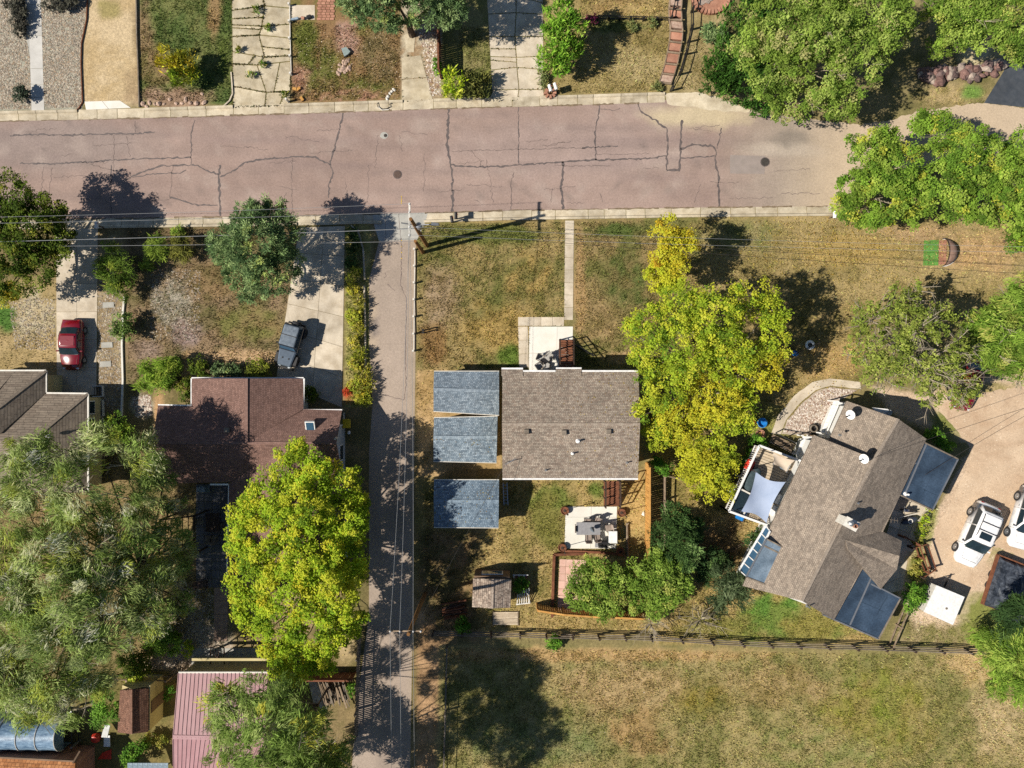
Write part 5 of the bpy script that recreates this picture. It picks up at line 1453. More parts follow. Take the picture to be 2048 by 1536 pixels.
for x, nm in ((-1.25, 'western'), (-.6, 'middle'), (.3, 'eastern')):
    wire(nm + ' one of three wires running south from the alley pole crossarm', T3 + Vector((x, .12, .2)), T3 + Vector((x + .1, -34, .2)), .6)
    wire(nm + ' one of three wires strung along the alley between the poles', T1 + Vector((-.12, (x + .5) * .8, .2)), T3 + Vector((x, .12, .2)), .8)
wire('service drop wire from the south pole to the middle house mast', T3 + Vector((.3, 0, -1)), mast + Vector((0, 0, 1.1)), .5, .011, 'darkwire')
wire('service drop wire from the south pole to the grey shake shed', T3 + Vector((.2, 0, -1.2)), W(985, 1165, 2.7), .3, .01, 'darkwire')
wire('service wire from the east poles to the right house roof', W(2300, 740, 8), W(1750, 915, 5.3), .5, .014, 'darkwire')
wire('second service wire crossing the gravel yard to the flat roof', W(2300, 700, 8), W(1850, 950, 3.3), .6, .014, 'darkwire')

# ================================================================ fences
def rail_fence(label, pts, nr=3, h=1.15, mat='greywood', pmat='darkwood', step=2.3, name='rail_fence', group=None, rh=.11):
    t = thing(name, label, 'fence', W(*pts[0], 0), group)
    for i in range(len(pts) - 1):
        a = W(*pts[i]); b = W(*pts[i + 1]); L = (b - a).length; k = max(1, round(L / step))
        for j in range(k + (1 if i == len(pts) - 2 else 0)):
            p = a.lerp(b, j / k)
            MB().box(p + Vector((0, 0, h / 2)), (.14, .14, h + .1), random.uniform(-.1, .1)).build('post', M[pmat], t)
        for j in range(k):
            for r_ in range(nr):
                z = h * (.22 + .72 * r_ / max(1, nr - 1)); w = Vector((0, random.uniform(-.03, .03), random.uniform(-.04, .04)))
                MB().beam(a.lerp(b, j / k) + Vector((0, .07, z)) + w, a.lerp(b, (j + 1) / k) + Vector((0, .07, z)) - w, .06, rh).build('rail', M[mat], t)
    return t
rail_fence('long weathered rail fence between the back yards and the open field', [(868, 1262), (1040, 1266), (1300, 1272), (1480, 1283), (1760, 1292), (1985, 1300)], 3, 1.15)
rail_fence('pale rail fence corner under the yellow tree', [(1325, 1098), (1325, 950), (1372, 962)], 3, 1.1, 'wood', 'wood', 2.0)
rail_fence('short weathered rail fence beside the front steps of the right house', [(1815, 1092), (1842, 1085), (1858, 1135), (1834, 1150)], 2, 1.0, 'redwood', 'darkwood', 1.4)
rail_fence('short brown handrail at the pad of the right house', [(1797, 1070), (1825, 1085), (1845, 1140)], 2, .95, 'redwood', 'redwood', 1.5)
rail_fence('leaning rails beside the south corner of the right house', [(1808, 1215), (1792, 1248), (1776, 1290)], 2, .9, 'wood', 'wood', 1.2)
rail_fence('posts and thin rails standing for wires and shadows beside the picket fence at the alley end', [(895, 1290), (892, 1420), (888, 1560)], 2, 1.0, 'greywood', 'greywood', 2.4, rh=.03)  # thin posts and rails stand in for dark wires and their shadows
rail_fence('white pipe rail along the front lawn beside the alley', [(830, 500), (829, 600), (828, 702)], 1, .55, 'offwhite', 'offwhite', 1.6, rh=.07)
rail_fence('black wire fence down the slope beside the garden steps', [(1383, -10), (1381, 60), (1370, 110), (1358, 150), (1341, 182)], 2, .9, 'blackmetal', 'blackmetal', 1.2, rh=.05)
rail_fence('low black fence across the dry lawn beside the purple flowers', [(1195, 40), (1260, 41), (1338, 43)], 2, .55, 'blackmetal', 'blackmetal', 1.0, rh=.04)
rail_fence('low black fence beside the top of the garden steps', [(1340, 42), (1352, -10)], 3, .8, 'blackmetal', 'blackmetal', .7, rh=.04)
rail_fence('white pipe edging with posts beside the cracked driveway', [(580, 12), (581, 80), (583, 150)], 1, .4, 'offwhite', 'offwhite', 1.4, rh=.07)

def board_fence(label, pts, h=1.75, mat='goldwood', bw=.15, gap=.012, name='board_fence', cap=True, thick=.03):
    t = thing(name, label, 'fence', W(*pts[0], 0))
    for i in range(len(pts) - 1):
        a = W(*pts[i]); b = W(*pts[i + 1]); L = (b - a).length; d = (b - a).normalized(); n = Vector((-d.y, d.x, 0)); rz = math.atan2(d.y, d.x)
        k = int(L / (bw + gap))
        first = None
        for j in range(k):
            p = a + d * ((j + .5) * L / k)
            if first is None:
                first = MB().box((0, 0, h / 2), (bw, thick, h)).build('board', M[mat], t, center=False)
                o = first
            else:
                o = first.copy(); COL.objects.link(o)
            o.location = p + n * random.uniform(-.008, .008); o.rotation_euler = (random.uniform(-.015, .015), 0, rz); o.scale = (1, 1, random.uniform(.98, 1.02))
        for j in range(max(2, int(L / 2.2) + 1)):
            p = a.lerp(b, j / max(1, int(L / 2.2))) + n * .07
            MB().box(p + Vector((0, 0, h / 2)), (.1, .1, h), rz).build('post', M[mat], t)
        for z in (h * .2, h * .8): MB().beam(a + n * .04 + Vector((0, 0, z)), b + n * .04 + Vector((0, 0, z)), .04, .09).build('rail', M[mat], t)
        if cap: MB().beam(a + Vector((0, 0, h + .02)), b + Vector((0, 0, h + .02)), .13, .035).build('cap_rail', M[mat], t)
    return t
board_fence('golden cedar board fence beside the back stairs of the middle house', [(1291, 925), (1291, 1040), (1288, 1122)], 1.8)
board_fence('golden brown board fence along the south end of the back yard', [(1073, 1208), (1125, 1216), (1180, 1220), (1236, 1222), (1292, 1225)], 1.7)
board_fence('brown board fence between the weedy driveway and the front lawn', [(879, 30), (881, 158)], 1.7, 'redwood')
board_fence('brown board fence across the woodpile yard', [(620, 1345), (712, 1345)], 1.6, 'redwood')

pf = thing('picket_fence', 'dark picket fence casting slatted shadows on the alley', 'fence', W(716, 1360, 0))
a = W(722, 1255); b = W(716, 1470); kk = 58; first = None
for j in range(kk):
    p = a.lerp(b, j / kk)
    if first is None:
        first = MB().add([(-.02, -.05, 0), (.02, -.05, 0), (.02, .05, 0), (-.02, .05, 0), (-.02, -.05, 1.35), (.02, -.05, 1.35), (.02, .05, 1.35), (-.02, .05, 1.35), (-.02, 0, 1.45), (.02, 0, 1.45)], [(3, 2, 1, 0), (0, 1, 5, 4), (1, 2, 6, 9, 5), (2, 3, 7, 6), (3, 0, 4, 8, 7), (4, 5, 9, 8), (6, 7, 8, 9)]).build('picket', M['greywood'], pf, center=False); o = first
    else:
        o = first.copy(); COL.objects.link(o)
    o.location = p; o.rotation_euler = (0, random.uniform(-.03, .03), random.uniform(-.1, .1))
for z in (.35, 1.05): MB().beam(a + Vector((.04, 0, z)), b + Vector((.04, 0, z)), .04, .09).build('rail', M['greywood'], pf)
for j in range(5):
    p = a.lerp(b, j / 4); MB().box(p + Vector((-.08, 0, .65)), (.1, .1, 1.3)).build('post', M['greywood'], pf)

def edging(name, label, pts, mat, w=.09, h=.14, cat='edging', group=None):
    ps = [W(x, y, 0) for x, y in pts]
    t = thing(name, label, cat, ps[0], group)
    for i in range(len(ps) - 1):
        MB().beam(ps[i] + Vector((0, 0, h / 2 - .02)), ps[i + 1] + Vector((0, 0, h / 2 - .02)), w, h).build('edging_board', M[mat], t)
    return t
edging('garden_edging', 'thin brown edging beside the pebble bed and straw strip', [(176, -10), (174, 40), (164, 88), (163, 130), (166, 205), (158, 218), (148, 222)], 'redwood', .06)
edging('garden_edging', 'grey edging board between straw strip and green lawn', [(274, -10), (275, 70), (278, 140), (280, 215)], 'greywood', .08, .2)
edging('garden_edging', 'curved concrete edging at the corner of the green lawn', [(463, 145), (465, 170), (466, 188), (460, 202), (448, 213)], 'concrete', .1)
edging('garden_edging', 'white concrete edging beside the gravel strip and bushes', [(250, 594), (247, 625), (245, 690), (247, 760), (244, 832)], 'paleconc', .14, .16)
edging('garden_edging', 'pale edging between yellow plants and the alley', [(729, 572), (731, 650), (731, 760)], 'concrete', .12, .2)
edging('garden_edging', 'low pale edging at the north end of the plant strip', [(702, 452), (716, 460), (727, 500), (730, 560)], 'concrete', .12, .16)
edging('garden_edging', 'brown timber edging round the paver terrace', [(1172, 1106), (1108, 1108), (1106, 1160), (1104, 1232)], 'redwood', .2, .35)
edging('timber_rail', 'brown timber sleeper along the south side of the back patio', [(1130, 1101), (1200, 1104), (1250, 1110)], 'redwood', .18, .25, 'timber')
edging('garden_edging', 'curved brick edging at the foot of the north driveway', [(988, 162), (990, 180), (982, 196), (968, 204)], 'concrete', .1)
pv = slabs('paver_terrace', [(1119, 1118), (1172, 1120), (1166, 1222), (1115, 1220)], 4, 7, M['pink'], gap=.02)

# ================================================================ garden steps, planter, rocks
st = thing('garden_steps', 'brick and timber garden steps climbing the dry slope', 'steps', W(1345, 90, 0))
cl = [(1352, -6), (1350, 18), (1351, 40), (1354 - 1, 62), (1351, 84), (1347, 105), (1342, 128), (1336, 148), (1330, 166)]
for i in range(len(cl) - 1):
    (xa_, ya_), (xb_, yb_) = cl[i], cl[i + 1]
    z = .04 + .1 * (len(cl) - i) * .5
    wv = 11.5
    q = [(xa_ - wv, ya_ + 2), (xa_ + wv, ya_ + 3), (xb_ + wv, yb_ - 1 + 1), (xb_ - wv, yb_ - 2)]
    MB().prism([W2(x, y) for x, y in q], -.05, z).build('brick_tread', M['brickred'] if i not in (0, 2, 7) else M['rock'], st)
    MB().beam(W(xb_ - wv - 1, yb_ - 1, z + .02), W(xb_ + wv + 1, yb_ + 2, z + .02), .12, .14).build('riser_timber', M['wood'], st)
    for s_ in (-1, 1): MB().beam(W(xa_ + s_ * (wv + 1), ya_, z), W(xb_ + s_ * (wv + 1), yb_, z), .08, .1).build('side_timber', M['wood'], st)
HARD.append([(1338, -10), (1366, -10), (1366, 80), (1342, 178), (1318, 168), (1338, 80)])

bp_ = thing('brick_planter', 'round brick planter with flagstones at the top of the slope', 'planter', W(1420, 2, 0))
cc = W(1420, 0, 0)
for k in range(30):
    a = 2 * math.pi * k / 30
    MB().box(cc + Vector((1.35 * math.cos(a), 1.05 * math.sin(a), .14)), (.36, .2, .34), a).build('brick', M['brickred'], bp_)
for k in range(9):
    a = random.uniform(0, 6.28); r_ = random.uniform(0, .85)
    pts = [(cc.x + r_ * math.cos(a) + random.uniform(.2, .34) * math.cos(t), cc.y + r_ * .75 * math.sin(a) + random.uniform(.18, .3) * math.sin(t)) for t in np.linspace(0, 5.2, 6)]
    MB().prism(pts, .0, .16 + k * .006).build('flagstone', M['flag'], bp_)
MB().lathe(cc, [(1.2, 0), (1.2, .12)], 20).build('soil', M['brickred'], bp_)

def rock_mesh(r, sq=.65, n=2, seed=0):
    bm = bmesh.new(); bmesh.ops.create_icosphere(bm, subdivisions=1, radius=1)
    rs = random.Random(seed)
    for v in bm.verts:
        v.co *= rs.uniform(.75, 1.15)
        v.co = Vector((v.co.x * r, v.co.y * r * rs.uniform(.8, 1), max(-.2, v.co.z) * r * sq))
    me = bpy.data.meshes.new('rock'); bm.to_mesh(me); bm.free()
    return me
ROCKS = [rock_mesh(1, .7, seed=i) for i in range(6)]
RK = {}
def rock(px, py, r, mat, label, group, parent=None, z=0.0, name='rock', lift=.0):
    i = random.randrange(6); key = (i, mat)
    if key not in RK:
        me = ROCKS[i].copy(); me.materials.append(M[mat]); RK[key] = me
    p = W(px, py, 0)
    o = link_mesh(name, RK[key], parent, p + Vector((0, 0, z + r * .12)))
    o.scale = (r * random.uniform(.85, 1.25), r * random.uniform(.7, 1), r * random.uniform(.7, 1)); o.rotation_euler = (0, 0, random.uniform(0, 6.28))
    if parent is None: tag(o, label, 'rock', group)
    return o
for i_, (x, y, r) in enumerate(sorted(((286, 208, .26), (293, 213, .2), (299, 206, .2), (310, 209, .16), (318, 208, .3), (328, 208, .16), (340, 199, .2), (352, 207, .18), (364, 207, .16), (371, 200, .24), (381, 206, .22), (394, 207, .28), (404, 188, .2), (409, 206, .26)))):
    rock(x, y, r, 'rock', ORD[i_] + ' pinkish rock from the left in the row along the green lawn', 'rocks edging the green lawn')
for k in range(24):
    rock(692 + random.gauss(0, 8), 132 + random.gauss(0, 9), random.uniform(.1, .24), 'rock', 'pink stone in the small heap on the weedy yard', 'stones heaped on the weedy yard')
sl = thing('slate_slab', 'pale slate slab lying at the top of the stone heap', 'stone slab', W(692, 105, 0))
MB().prism([W2(x, y) for x, y in ((684, 100), (694, 97), (702, 106), (698, 111), (690, 116))], .1, .28).build('slab_top', M['slate'], sl)
for i_, (x, y) in enumerate(((774, 198), (776, 193), (780, 187), (784, 183), (788, 179))):
    rock(x, y, .17, 'offwhite', ORD[i_] + ' white round stone from the kerb beside the foot of the weedy driveway', 'white stones by the weedy driveway')
for k in range(74):
    t_ = random.random(); x = 1838 + 168 * t_; y = 160 - 22 * t_ ** 2 + random.uniform(-17, 12)
    rock(x, y, random.uniform(.22, .55), random.choice(['darkrock', 'darkrock', 'darkrock2', 'flag']), 'purple brown boulder in the stacked bank above the bend of the road', 'boulders of the stone bank', z=random.uniform(0, .35))
for x, y, nm in ((217, 610, 'northernmost'), (214, 690, 'middle'), (211, 728, 'southernmost')):
    o = MB().prism([W2(x + dx, y + dy) for dx, dy in ((-11, -5), (11, -6), (12, 5), (-11, 6))], -.02, .05).build('stepping_stone', M['greyconc'])
    tag(o, nm + ' grey stepping stone in the gravel strip beside the red car driveway', 'stepping stone', 'stepping stones in the gravel strip')
for k in range(8):
    for j in range(4):
        x = 634 + j * 9 + (k % 2) * 3; y = -4 + k * 5.4
        o = None
brk = bpy.data.objects.new('brick_path', None); COL.objects.link(brk); FR[brk] = Matrix.Identity(4); tag(brk, kind='structure')
HARD.append([(632, -10), (668, -10), (668, 40), (632, 40)])
for k in range(9):
    for j in range(4):
        x = 634 + j * 8.6 + (k % 2) * 2; y = -6 + k * 5.2
        MB().box(W(x + 4, y + 2.4, .02), (.31, .17, .06), random.uniform(-.05, .05)).build('brick', M['brickred'], brk)

# ================================================================ mailboxes and small street things
def mailbox(label, px, py, mat, n=1, rz=0.0, h=1.05, posts=True):
    t = thing('mailbox', label, 'mailbox', W(px, py, 0), 'mailboxes along the kerbs')
    b = W(px, py, 0)
    for k in range(n):
        o = Vector(((k - (n - 1) / 2) * .45, 0, 0)); o.rotate(Matrix.Rotation(rz, 3, 'Z'))
        vs = []; m_ = 8
        R_ = Matrix.Rotation(rz, 3, 'Z')
        for yy in (-.26, .26):
            for j in range(m_ + 1):
                a = math.pi * j / m_; vs.append(b + o + R_ @ Vector((.12 * math.cos(a), yy, h + .1 + .12 * math.sin(a))))
            vs.append(b + o + R_ @ Vector((-.12, yy, h - .04))); vs.append(b + o + R_ @ Vector((.12, yy, h - .04)))
        q = m_ + 3
        bx_ = MB().add(vs, [tuple(range(q)), tuple(range(2 * q - 1, q - 1, -1))] + [(i, q + i, q + (i + 1) % q, (i + 1) % q) for i in range(q)]).build('box', M[mat], t)
        MB().box(b + o + R_ @ Vector((.14, .1, h + .15)), (.02, .05, .16), rz).build('flag', M['red'], bx_)
        if posts: MB().box(b + o + Vector((0, 0, h / 2 - .05)), (.1, .1, h - .05), rz).build('post', M['wood'], t)
    return t
mailbox('white double mailbox at the south kerb near the street end', 1663, 436, 'white', 2)
mailbox('white mailbox in the tree shade beside the red car driveway', 209, 456, 'white')
mailbox('black mailbox beside the kerb in front of the middle house', 914, 438, 'black'); mailbox('second black mailbox behind the first one at the front lawn', 906, 445, 'black', 1, .2)
mb_ = mailbox('white mailbox on a brick base at the foot of the north driveway', 1104, 186, 'white', 2, .3)
for k in range(8):
    a = k * .8; MB().box(W(1100, 188, 0) + Vector((.35 * math.cos(a), .3 * math.sin(a), .15)), (.28, .16, .3), a).build('base_brick', M['brickred'], mb_)
def yard_post(label, px, py, h=.9, n=1):
    t = thing('yard_post', label, 'post', W(px, py, 0), 'short posts on the front lawn')
    for k in range(n):
        MB().box(W(px, py - k * 5, h / 2), (.09, .09, h)).build('post_shaft', M['blackmetal'], t)
        MB().box(W(px, py - k * 5, h), (.16, .16, .06)).build('post_cap', M['blackmetal'], t)
    return t
yard_post('pair of short dark posts standing on the front lawn near the alley', 846, 665, 1.0, 2)
bk = thing('garden_hose', 'black garden hose looped on the kerb by the weedy yard', 'hose', W(768, 214, 0))
MB().tube([W(783, 206, .12), W(778, 209, .1), W(781, 213, .1), W(774, 217, .08), W(764, 218, .08), W(756, 214, .1), W(754, 208, .14), W(757, 205, .14)], .03, 6).build('hose_loop', M['black'], bk)
MB().tube([W(757, 214, .1), W(764, 220, .06), W(778, 219, .06)], .035, 6).build('hose_end', M['offwhite'], bk)
rb = thing('rock_edging_can', 'rusty can and timber offcuts by the foot of the cracked driveway', 'scrap', W(592, 195, 0))
for x, y in ((590, 178), (597, 178), (604, 198)):
    MB().box(W(x, y, .1), (.35, .2, .2), random.uniform(0, 3)).build('offcut', M['goldwood'], rb)
MB().lathe(W(577, 204, 0), [(.09, 0), (.09, .7), (.05, .72)], 10).build('pipe', M['offwhite'], rb)
tr_ = thing('stacked_toys', 'toppled plastic toys and tool beside the concrete entry pad', 'toys', W(600, 37, 0))
MB().box(W(590, 38, .12), (.6, .18, .2), .2).build('crate', M['tarp'], tr_, bevel=.03); MB().box(W(606, 36, .12), (.3, .2, .2), -.3).build('bucket', M['brickred'], tr_, bevel=.04); MB().box(W(618, 34, .14), (.4, .3, .24), .3).build('bag', M['black'], tr_, bevel=.06)

# ================================================================ patio furniture behind and before the middle house
def chair(mat_f='greywood', mat_s='steel'):
    t = thing('patio_chair', 'x', 'chair', local=True)
    MB().box((0, 0, .43), (.5, .5, .04)).build('seat', M[mat_s], t, bevel=.015)
    MB().box((-.27, 0, .72), (.04, .5, .5), M=Matrix.Rotation(-.2, 3, 'Y')).build('backrest', M[mat_s], t, bevel=.015)
    for sx in (-1, 1):
        for sy in (-1, 1): MB().tube([(sx * .24, sy * .24, 0), (sx * .22, sy * .24, .44)], .022).build('leg', M[mat_f], t)
    for sy in (-1, 1):
        MB().tube([(.24, sy * .27, .43), (.24, sy * .27, .64), (-.28, sy * .27, .66)], .022).build('armrest', M[mat_f], t)
    return t
ch0 = chair('blackmetal', 'flag')
M['cushion'] = mplain('grey_mesh', K(150, 148, 150), .7)
seats = [(1156, 1055, 0, 'grey patio chair at the west end of the patio table'), (1174, 1042, -math.pi / 2, 'grey patio chair on the north side of the patio table, left one'), (1194, 1040, -math.pi / 2 - .3, 'grey patio chair on the north side of the patio table, right one'), (1216, 1053, math.pi + .2, 'grey patio chair at the east end of the patio table'), (1176, 1074, math.pi / 2, 'grey patio chair on the south side of the patio table, left one'), (1193, 1072, math.pi / 2 + .2, 'grey patio chair on the south side of the patio table, right one')]
for i, (x, y, a, lb) in enumerate(seats):
    o = ch0 if i == 0 else copy_tree(ch0)
    o['label'] = lb; o['group'] = 'chairs round the patio table'
    place(o, W(x, y, .05), a)
tb = thing('patio_table', 'grey oblong table on the back patio', 'table', W(1177, 1058, .05))
MB().box(W(1177, 1057, .74), (1.9, 1.0, .05)).build('table_top', M['cushion'], tb, bevel=.02)
for sx in (-20, 20):
    for sy in (-9, 9): MB().tube([W(1177 + sx, 1057 + sy, .05), W(1177 + sx, 1057 + sy, .74)], .03).build('leg', M['blackmetal'], tb)
um = thing('folded_umbrella', 'folded dark umbrella standing through the patio table', 'umbrella', W(1183, 1056, .05))
c_ = W(1183, 1056, .8)
MB().lathe(c_, [(.03, 0), (.03, .3), (.17, .35), (.13, .9), (.05, 1.5), (.01, 1.55)], 10).build('canopy', M['softtop'], um)
MB().lathe(W(1183, 1056, .05), [(.25, 0), (.24, .06), (.03, .08), (.03, .8)], 12).build('base', M['blackmetal'], um)
gr = thing('barbecue_grill', 'black barbecue grill on the south edge of the back patio', 'grill', W(1205, 1090, .05))
MB().box(W(1205, 1089, .55), (.75, .5, .35)).build('fire_box', M['blackmetal'], gr, bevel=.06)
MB().tube([W(1196, 1086, .78), W(1214, 1086, .78)], .22, 12).build('hood', M['black'], gr)
MB().tube([W(1199, 1094, .86), W(1211, 1094, .86)], .02).build('handle', M['steel'], gr)
MB().box(W(1194, 1089, .68), (.3, .45, .03)).build('side_shelf', M['cushion'], gr)
for sx in (-8, 8):
    for sy in (-4, 4): MB().box(W(1205 + sx, 1089 + sy, .2), (.05, .05, .42)).build('leg', M['blackmetal'], gr)
wb_ = thing('storage_box', 'white lidded storage box on the east edge of the back patio', 'storage box', W(1226, 1074, .05))
MB().box(W(1226, 1074, .5), (.62, .85, .9)).build('box', M['offwhite'], wb_, bevel=.03); MB().box(W(1226, 1074, .98), (.68, .92, .07)).build('lid', M['white'], wb_, bevel=.02)
def barrel(label, px, py):
    t = thing('barrel_planter', label, 'planter', W(px, py, 0), 'barrel planters with lantern poles round the back patio')
    b = W(px, py, 0)
    MB().lathe(b, [(.27, 0), (.34, .2), (.33, .42), (.29, .42), (.28, .34)], 16).build('tub', M['redwood'], t)
    MB().lathe(b, [(.345, .1), (.345, .14)], 16, cap=False).build('hoop', M['blackmetal'], t); MB().lathe(b, [(.29, .3), (.05, .36)], 14).build('soil', M['darkwood'], t)
    MB().tube([b + Vector((.08, .03, .3)), b + Vector((.08, .03, 2.1))], .025).build('pole', M['blackmetal'], t)
    MB().lathe(b + Vector((.08, .03, 2.1)), [(.05, 0), (.08, .1), (.04, .2)], 8).build('lantern', M['darkwood'], t)
barrel('barrel planter with pole at the northwest corner of the back patio', 1129, 1020); barrel('barrel planter with pole at the southwest corner of the back patio', 1124, 1094); barrel('barrel planter with pole at the northeast corner of the back patio', 1242, 1024); barrel('barrel planter with pole at the southeast corner of the back patio', 1240, 1102)
lg = thing('tree_log', 'long pale log lying on the grass east of the back patio', 'log', W(1254, 1075, 0))
MB().tube([W(1254, 1046, .12), W(1254.5, 1075, .13), W(1256, 1112, .12)], [.1, .12, .11], 9).build('log_trunk', M['wood'], lg); MB().tube([W(1254, 1050, .15), W(1258, 1046, .3)], [.06, .03], 6).build('branch_stub', M['wood'], lg)
rock(1287 - 0, 1028, .22, 'offwhite', 'white stone on the grass beside the golden fence', None)
# front furniture
M['palecushion'] = mplain('pale_cushion', K(176, 172, 166), .8)
fc = [(1080, 716, -.4, 'pale cushioned patio chair on the front patio, left one'), (1096, 714, -2.2, 'pale cushioned patio chair on the front patio, right one'), (1078, 732, .6, 'pale cushioned patio chair against the house wall, left one'), (1092, 733, 1.4, 'pale cushioned patio chair against the house wall, right one')]
ch1 = chair('greywood', 'palecushion')
for i, (x, y, a, lb) in enumerate(fc):
    o = ch1 if i == 0 else copy_tree(ch1)
    o['label'] = lb; o['group'] = 'chairs on the front patio'; place(o, W(x, y, .03), a)
st_ = thing('side_table', 'small round dark table between the front patio chairs', 'table', W(1086, 723, .03))
MB().lathe(W(1086, 723, .03), [(.2, 0), (.03, .03), (.03, .45), (.26, .46), (.26, .5)], 16).build('pedestal', M['blackmetal'], st_)
g_ = thing('yard_gate', 'black wire gate frame leaning beside the front stairs', 'gate', W(1170, 700, 0))
ga = W(1150, 690, .05); gb = W(1186, 712, .05)
for a_, b_ in ((ga, gb), (ga + Vector((0, 0, 1.1)), gb + Vector((0, 0, 1.1))), (ga, ga + Vector((0, 0, 1.1))), (gb, gb + Vector((0, 0, 1.1))), ((ga + gb) / 2, (ga + gb) / 2 + Vector((0, 0, 1.1)))):
    MB().beam(a_, b_, .05, .05).build('gate_bar', M['blackmetal'], g_)
hs_ = thing('leaning_ladder', 'pale ladder leaning on the east wall of the southern blue shed', 'ladder', W(1012, 985, 0))
for x in (1008, 1016): MB().beam(W(x, 1010, .05), W(x - 2, 965, .9), .06, .06).build('side_rail', M['steel'], hs_)
for k in range(7): MB().beam(W(1008 - k * .3, 1006 - k * 6, .1 + k * .12), W(1016 - k * .3, 1006 - k * 6, .1 + k * .12), .05, .04).build('rung', M['steel'], hs_)

# ================================================================ things round the right house
pn = thing('popup_net', 'pop-up mauve sports net with white hoop on the dry grass', 'sports net', W(1893, 505, 0))
vs = []; N = 12
for i in range(N + 1):
    a = math.pi * i / N
    for j in range(7):
        b_ = (math.pi / 2) * j / 6
        vs.append(W(1881, 505, 0) + Vector((.15 + 1.15 * math.sin(a) * math.sin(b_) * .95, 1.1 * math.cos(a), .02 + .9 * math.sin(a) * math.cos(b_) + .0)))
MB().add(vs, [(i * 7 + j, (i + 1) * 7 + j, (i + 1) * 7 + j + 1, i * 7 + j + 1) for i in range(N) for j in range(6)]).build('net', M['net'], pn, smooth=True)
MB().tube([W(1881, 505, 0) + Vector((.15, 1.1 * math.cos(math.pi * i / N), .05 + .9 * math.sin(math.pi * i / N))) for i in range(N + 1)], .035, 6).build('hoop', M['darkwood'], pn)
MB().tube([W(1881, 505, 0) + Vector((.15 + 1.15 * math.sin(math.pi * i / N), 1.1 * math.cos(math.pi * i / N), .05)) for i in range(N + 1)], .05, 6).build('hoop', M['white'], pn)
MB().prism([W2(x, y) for x, y in ((1878, 482), (1893, 480), (1892, 528), (1877, 530))], .006, .02).build('floor_cloth', M['brickred'], pn)
gm = tag(MB().prism([W2(x, y) for x, y in ((1848, 481), (1877, 480), (1876, 531), (1846, 531))], .005, .03).build('turf_mat', M['greenturf']), 'rectangular green turf mat in front of the pop-up net', 'mat')
sw = thing('play_frame', 'black swing frame standing on the dry grass', 'swing frame', W(1625, 690, 0))
tp0, tp1 = W(1597, 705, 2.0), W(1640, 685, 2.0)
MB().tube([tp0, tp1], .04).build('top_bar', M['blackmetal'], sw)
for tp, sgn in ((tp0, -1), (tp1, 1)):
    for dy in (-.9, .9): MB().tube([tp, Vector((tp.x + sgn * .35, tp.y + dy, 0))], .035).build('leg', M['blackmetal'], sw)
def tyre_ring(c, r, rr, n=18):
    return MB().tube([c + Vector((r * math.cos(2 * math.pi * k / n), r * math.sin(2 * math.pi * k / n), 0)) for k in range(n + 1)], rr, 8, cap=False)
ts = thing('tyre_swing', 'white tyre swing hanging from the black swing frame', 'tyre swing', W(1620, 690, .5))
c_ = W(1620, 690, .55)
tyre_ring(c_, .28, .11).build('tyre', M['white'], ts, smooth=True); MB().lathe(c_ - Vector((0, 0, .05)), [(.2, 0), (.2, .06)], 14).build('tyre_bottom', M['rubber'], ts)
for k in range(3): MB().tube([c_ + Vector((.28 * math.cos(k * 2.1), .28 * math.sin(k * 2.1), .08)), tp0.lerp(tp1, .55)], .012, 4).build('chain', M['steel'], ts)
bs = thing('bucket_swing', 'blue bucket swing seat under the tree edge', 'swing seat', W(1588, 706, .4))
MB().lathe(W(1588, 707, .4), [(.1, 0), (.22, .1), (.24, .3), (.2, .3), (.18, .12)], 12).build('bucket', M['blue'], bs)
for s_ in (-1, 1): MB().tube([W(1588 + s_ * 4, 707, .7), tp0 + Vector((s_ * .1, 0, 0))], .012, 4).build('rope', M['offwhite'], bs)
bt = thing('water_tub', 'round bright blue plastic tub on the grass under the trees', 'tub', W(1521, 845, 0))
MB().lathe(W(1521, 845, 0), [(.3, 0), (.38, .3), (.4, .42), (.34, .42), (.3, .1)], 18).build('tub_shell', M['blue'], bt)
pt_ = thing('clay_pot', 'round clay pot of dry soil south of the blue tub', 'pot', W(1517, 868, 0))
MB().lathe(W(1518, 868, 0), [(.28, 0), (.36, .35), (.38, .38), (.32, .38), (.3, .3)], 18).build('pot_shell', M['brickred'], pt_); MB().lathe(W(1518, 868, 0), [(.3, .28), (.05, .32)], 14).build('soil', M['goldwood'], pt_)
to = thing('toy_slide', 'orange and red plastic toy slide next to the blue tub', 'toy slide', W(1502, 842, 0))
MB().add([tuple(W(1498, 838, .5)), tuple(W(1510, 840, .5)), tuple(W(1512, 848, .05)), tuple(W(1499, 848, .05)), tuple(W(1498, 838, .4)), tuple(W(1510, 840, .4)), tuple(W(1512, 848, 0)), tuple(W(1499, 848, 0))], [(0, 1, 2, 3), (7, 6, 5, 4), (0, 4, 5, 1), (1, 5, 6, 2), (2, 6, 7, 3), (3, 7, 4, 0)]).build('chute', M['red'], to); MB().box(W(1501, 836, .3), (.4, .3, .55)).build('ladder_side', M['orange'], to, bevel=.03)
cb = thing('hose_coil', 'coiled dark garden hose in a round tub on the pebble bed', 'hose', W(1628, 857, 0))
for k in range(3): tyre_ring(W(1628, 857, .12 + k * .1), .36 - k * .05, .05).build('hose_loop', M['greywood' if k else 'blackmetal'], cb)
MB().lathe(W(1628, 857, 0), [(.3, 0), (.42, .25), (.4, .25), (.28, .05)], 16).build('tub_shell', M['blackmetal'], cb)
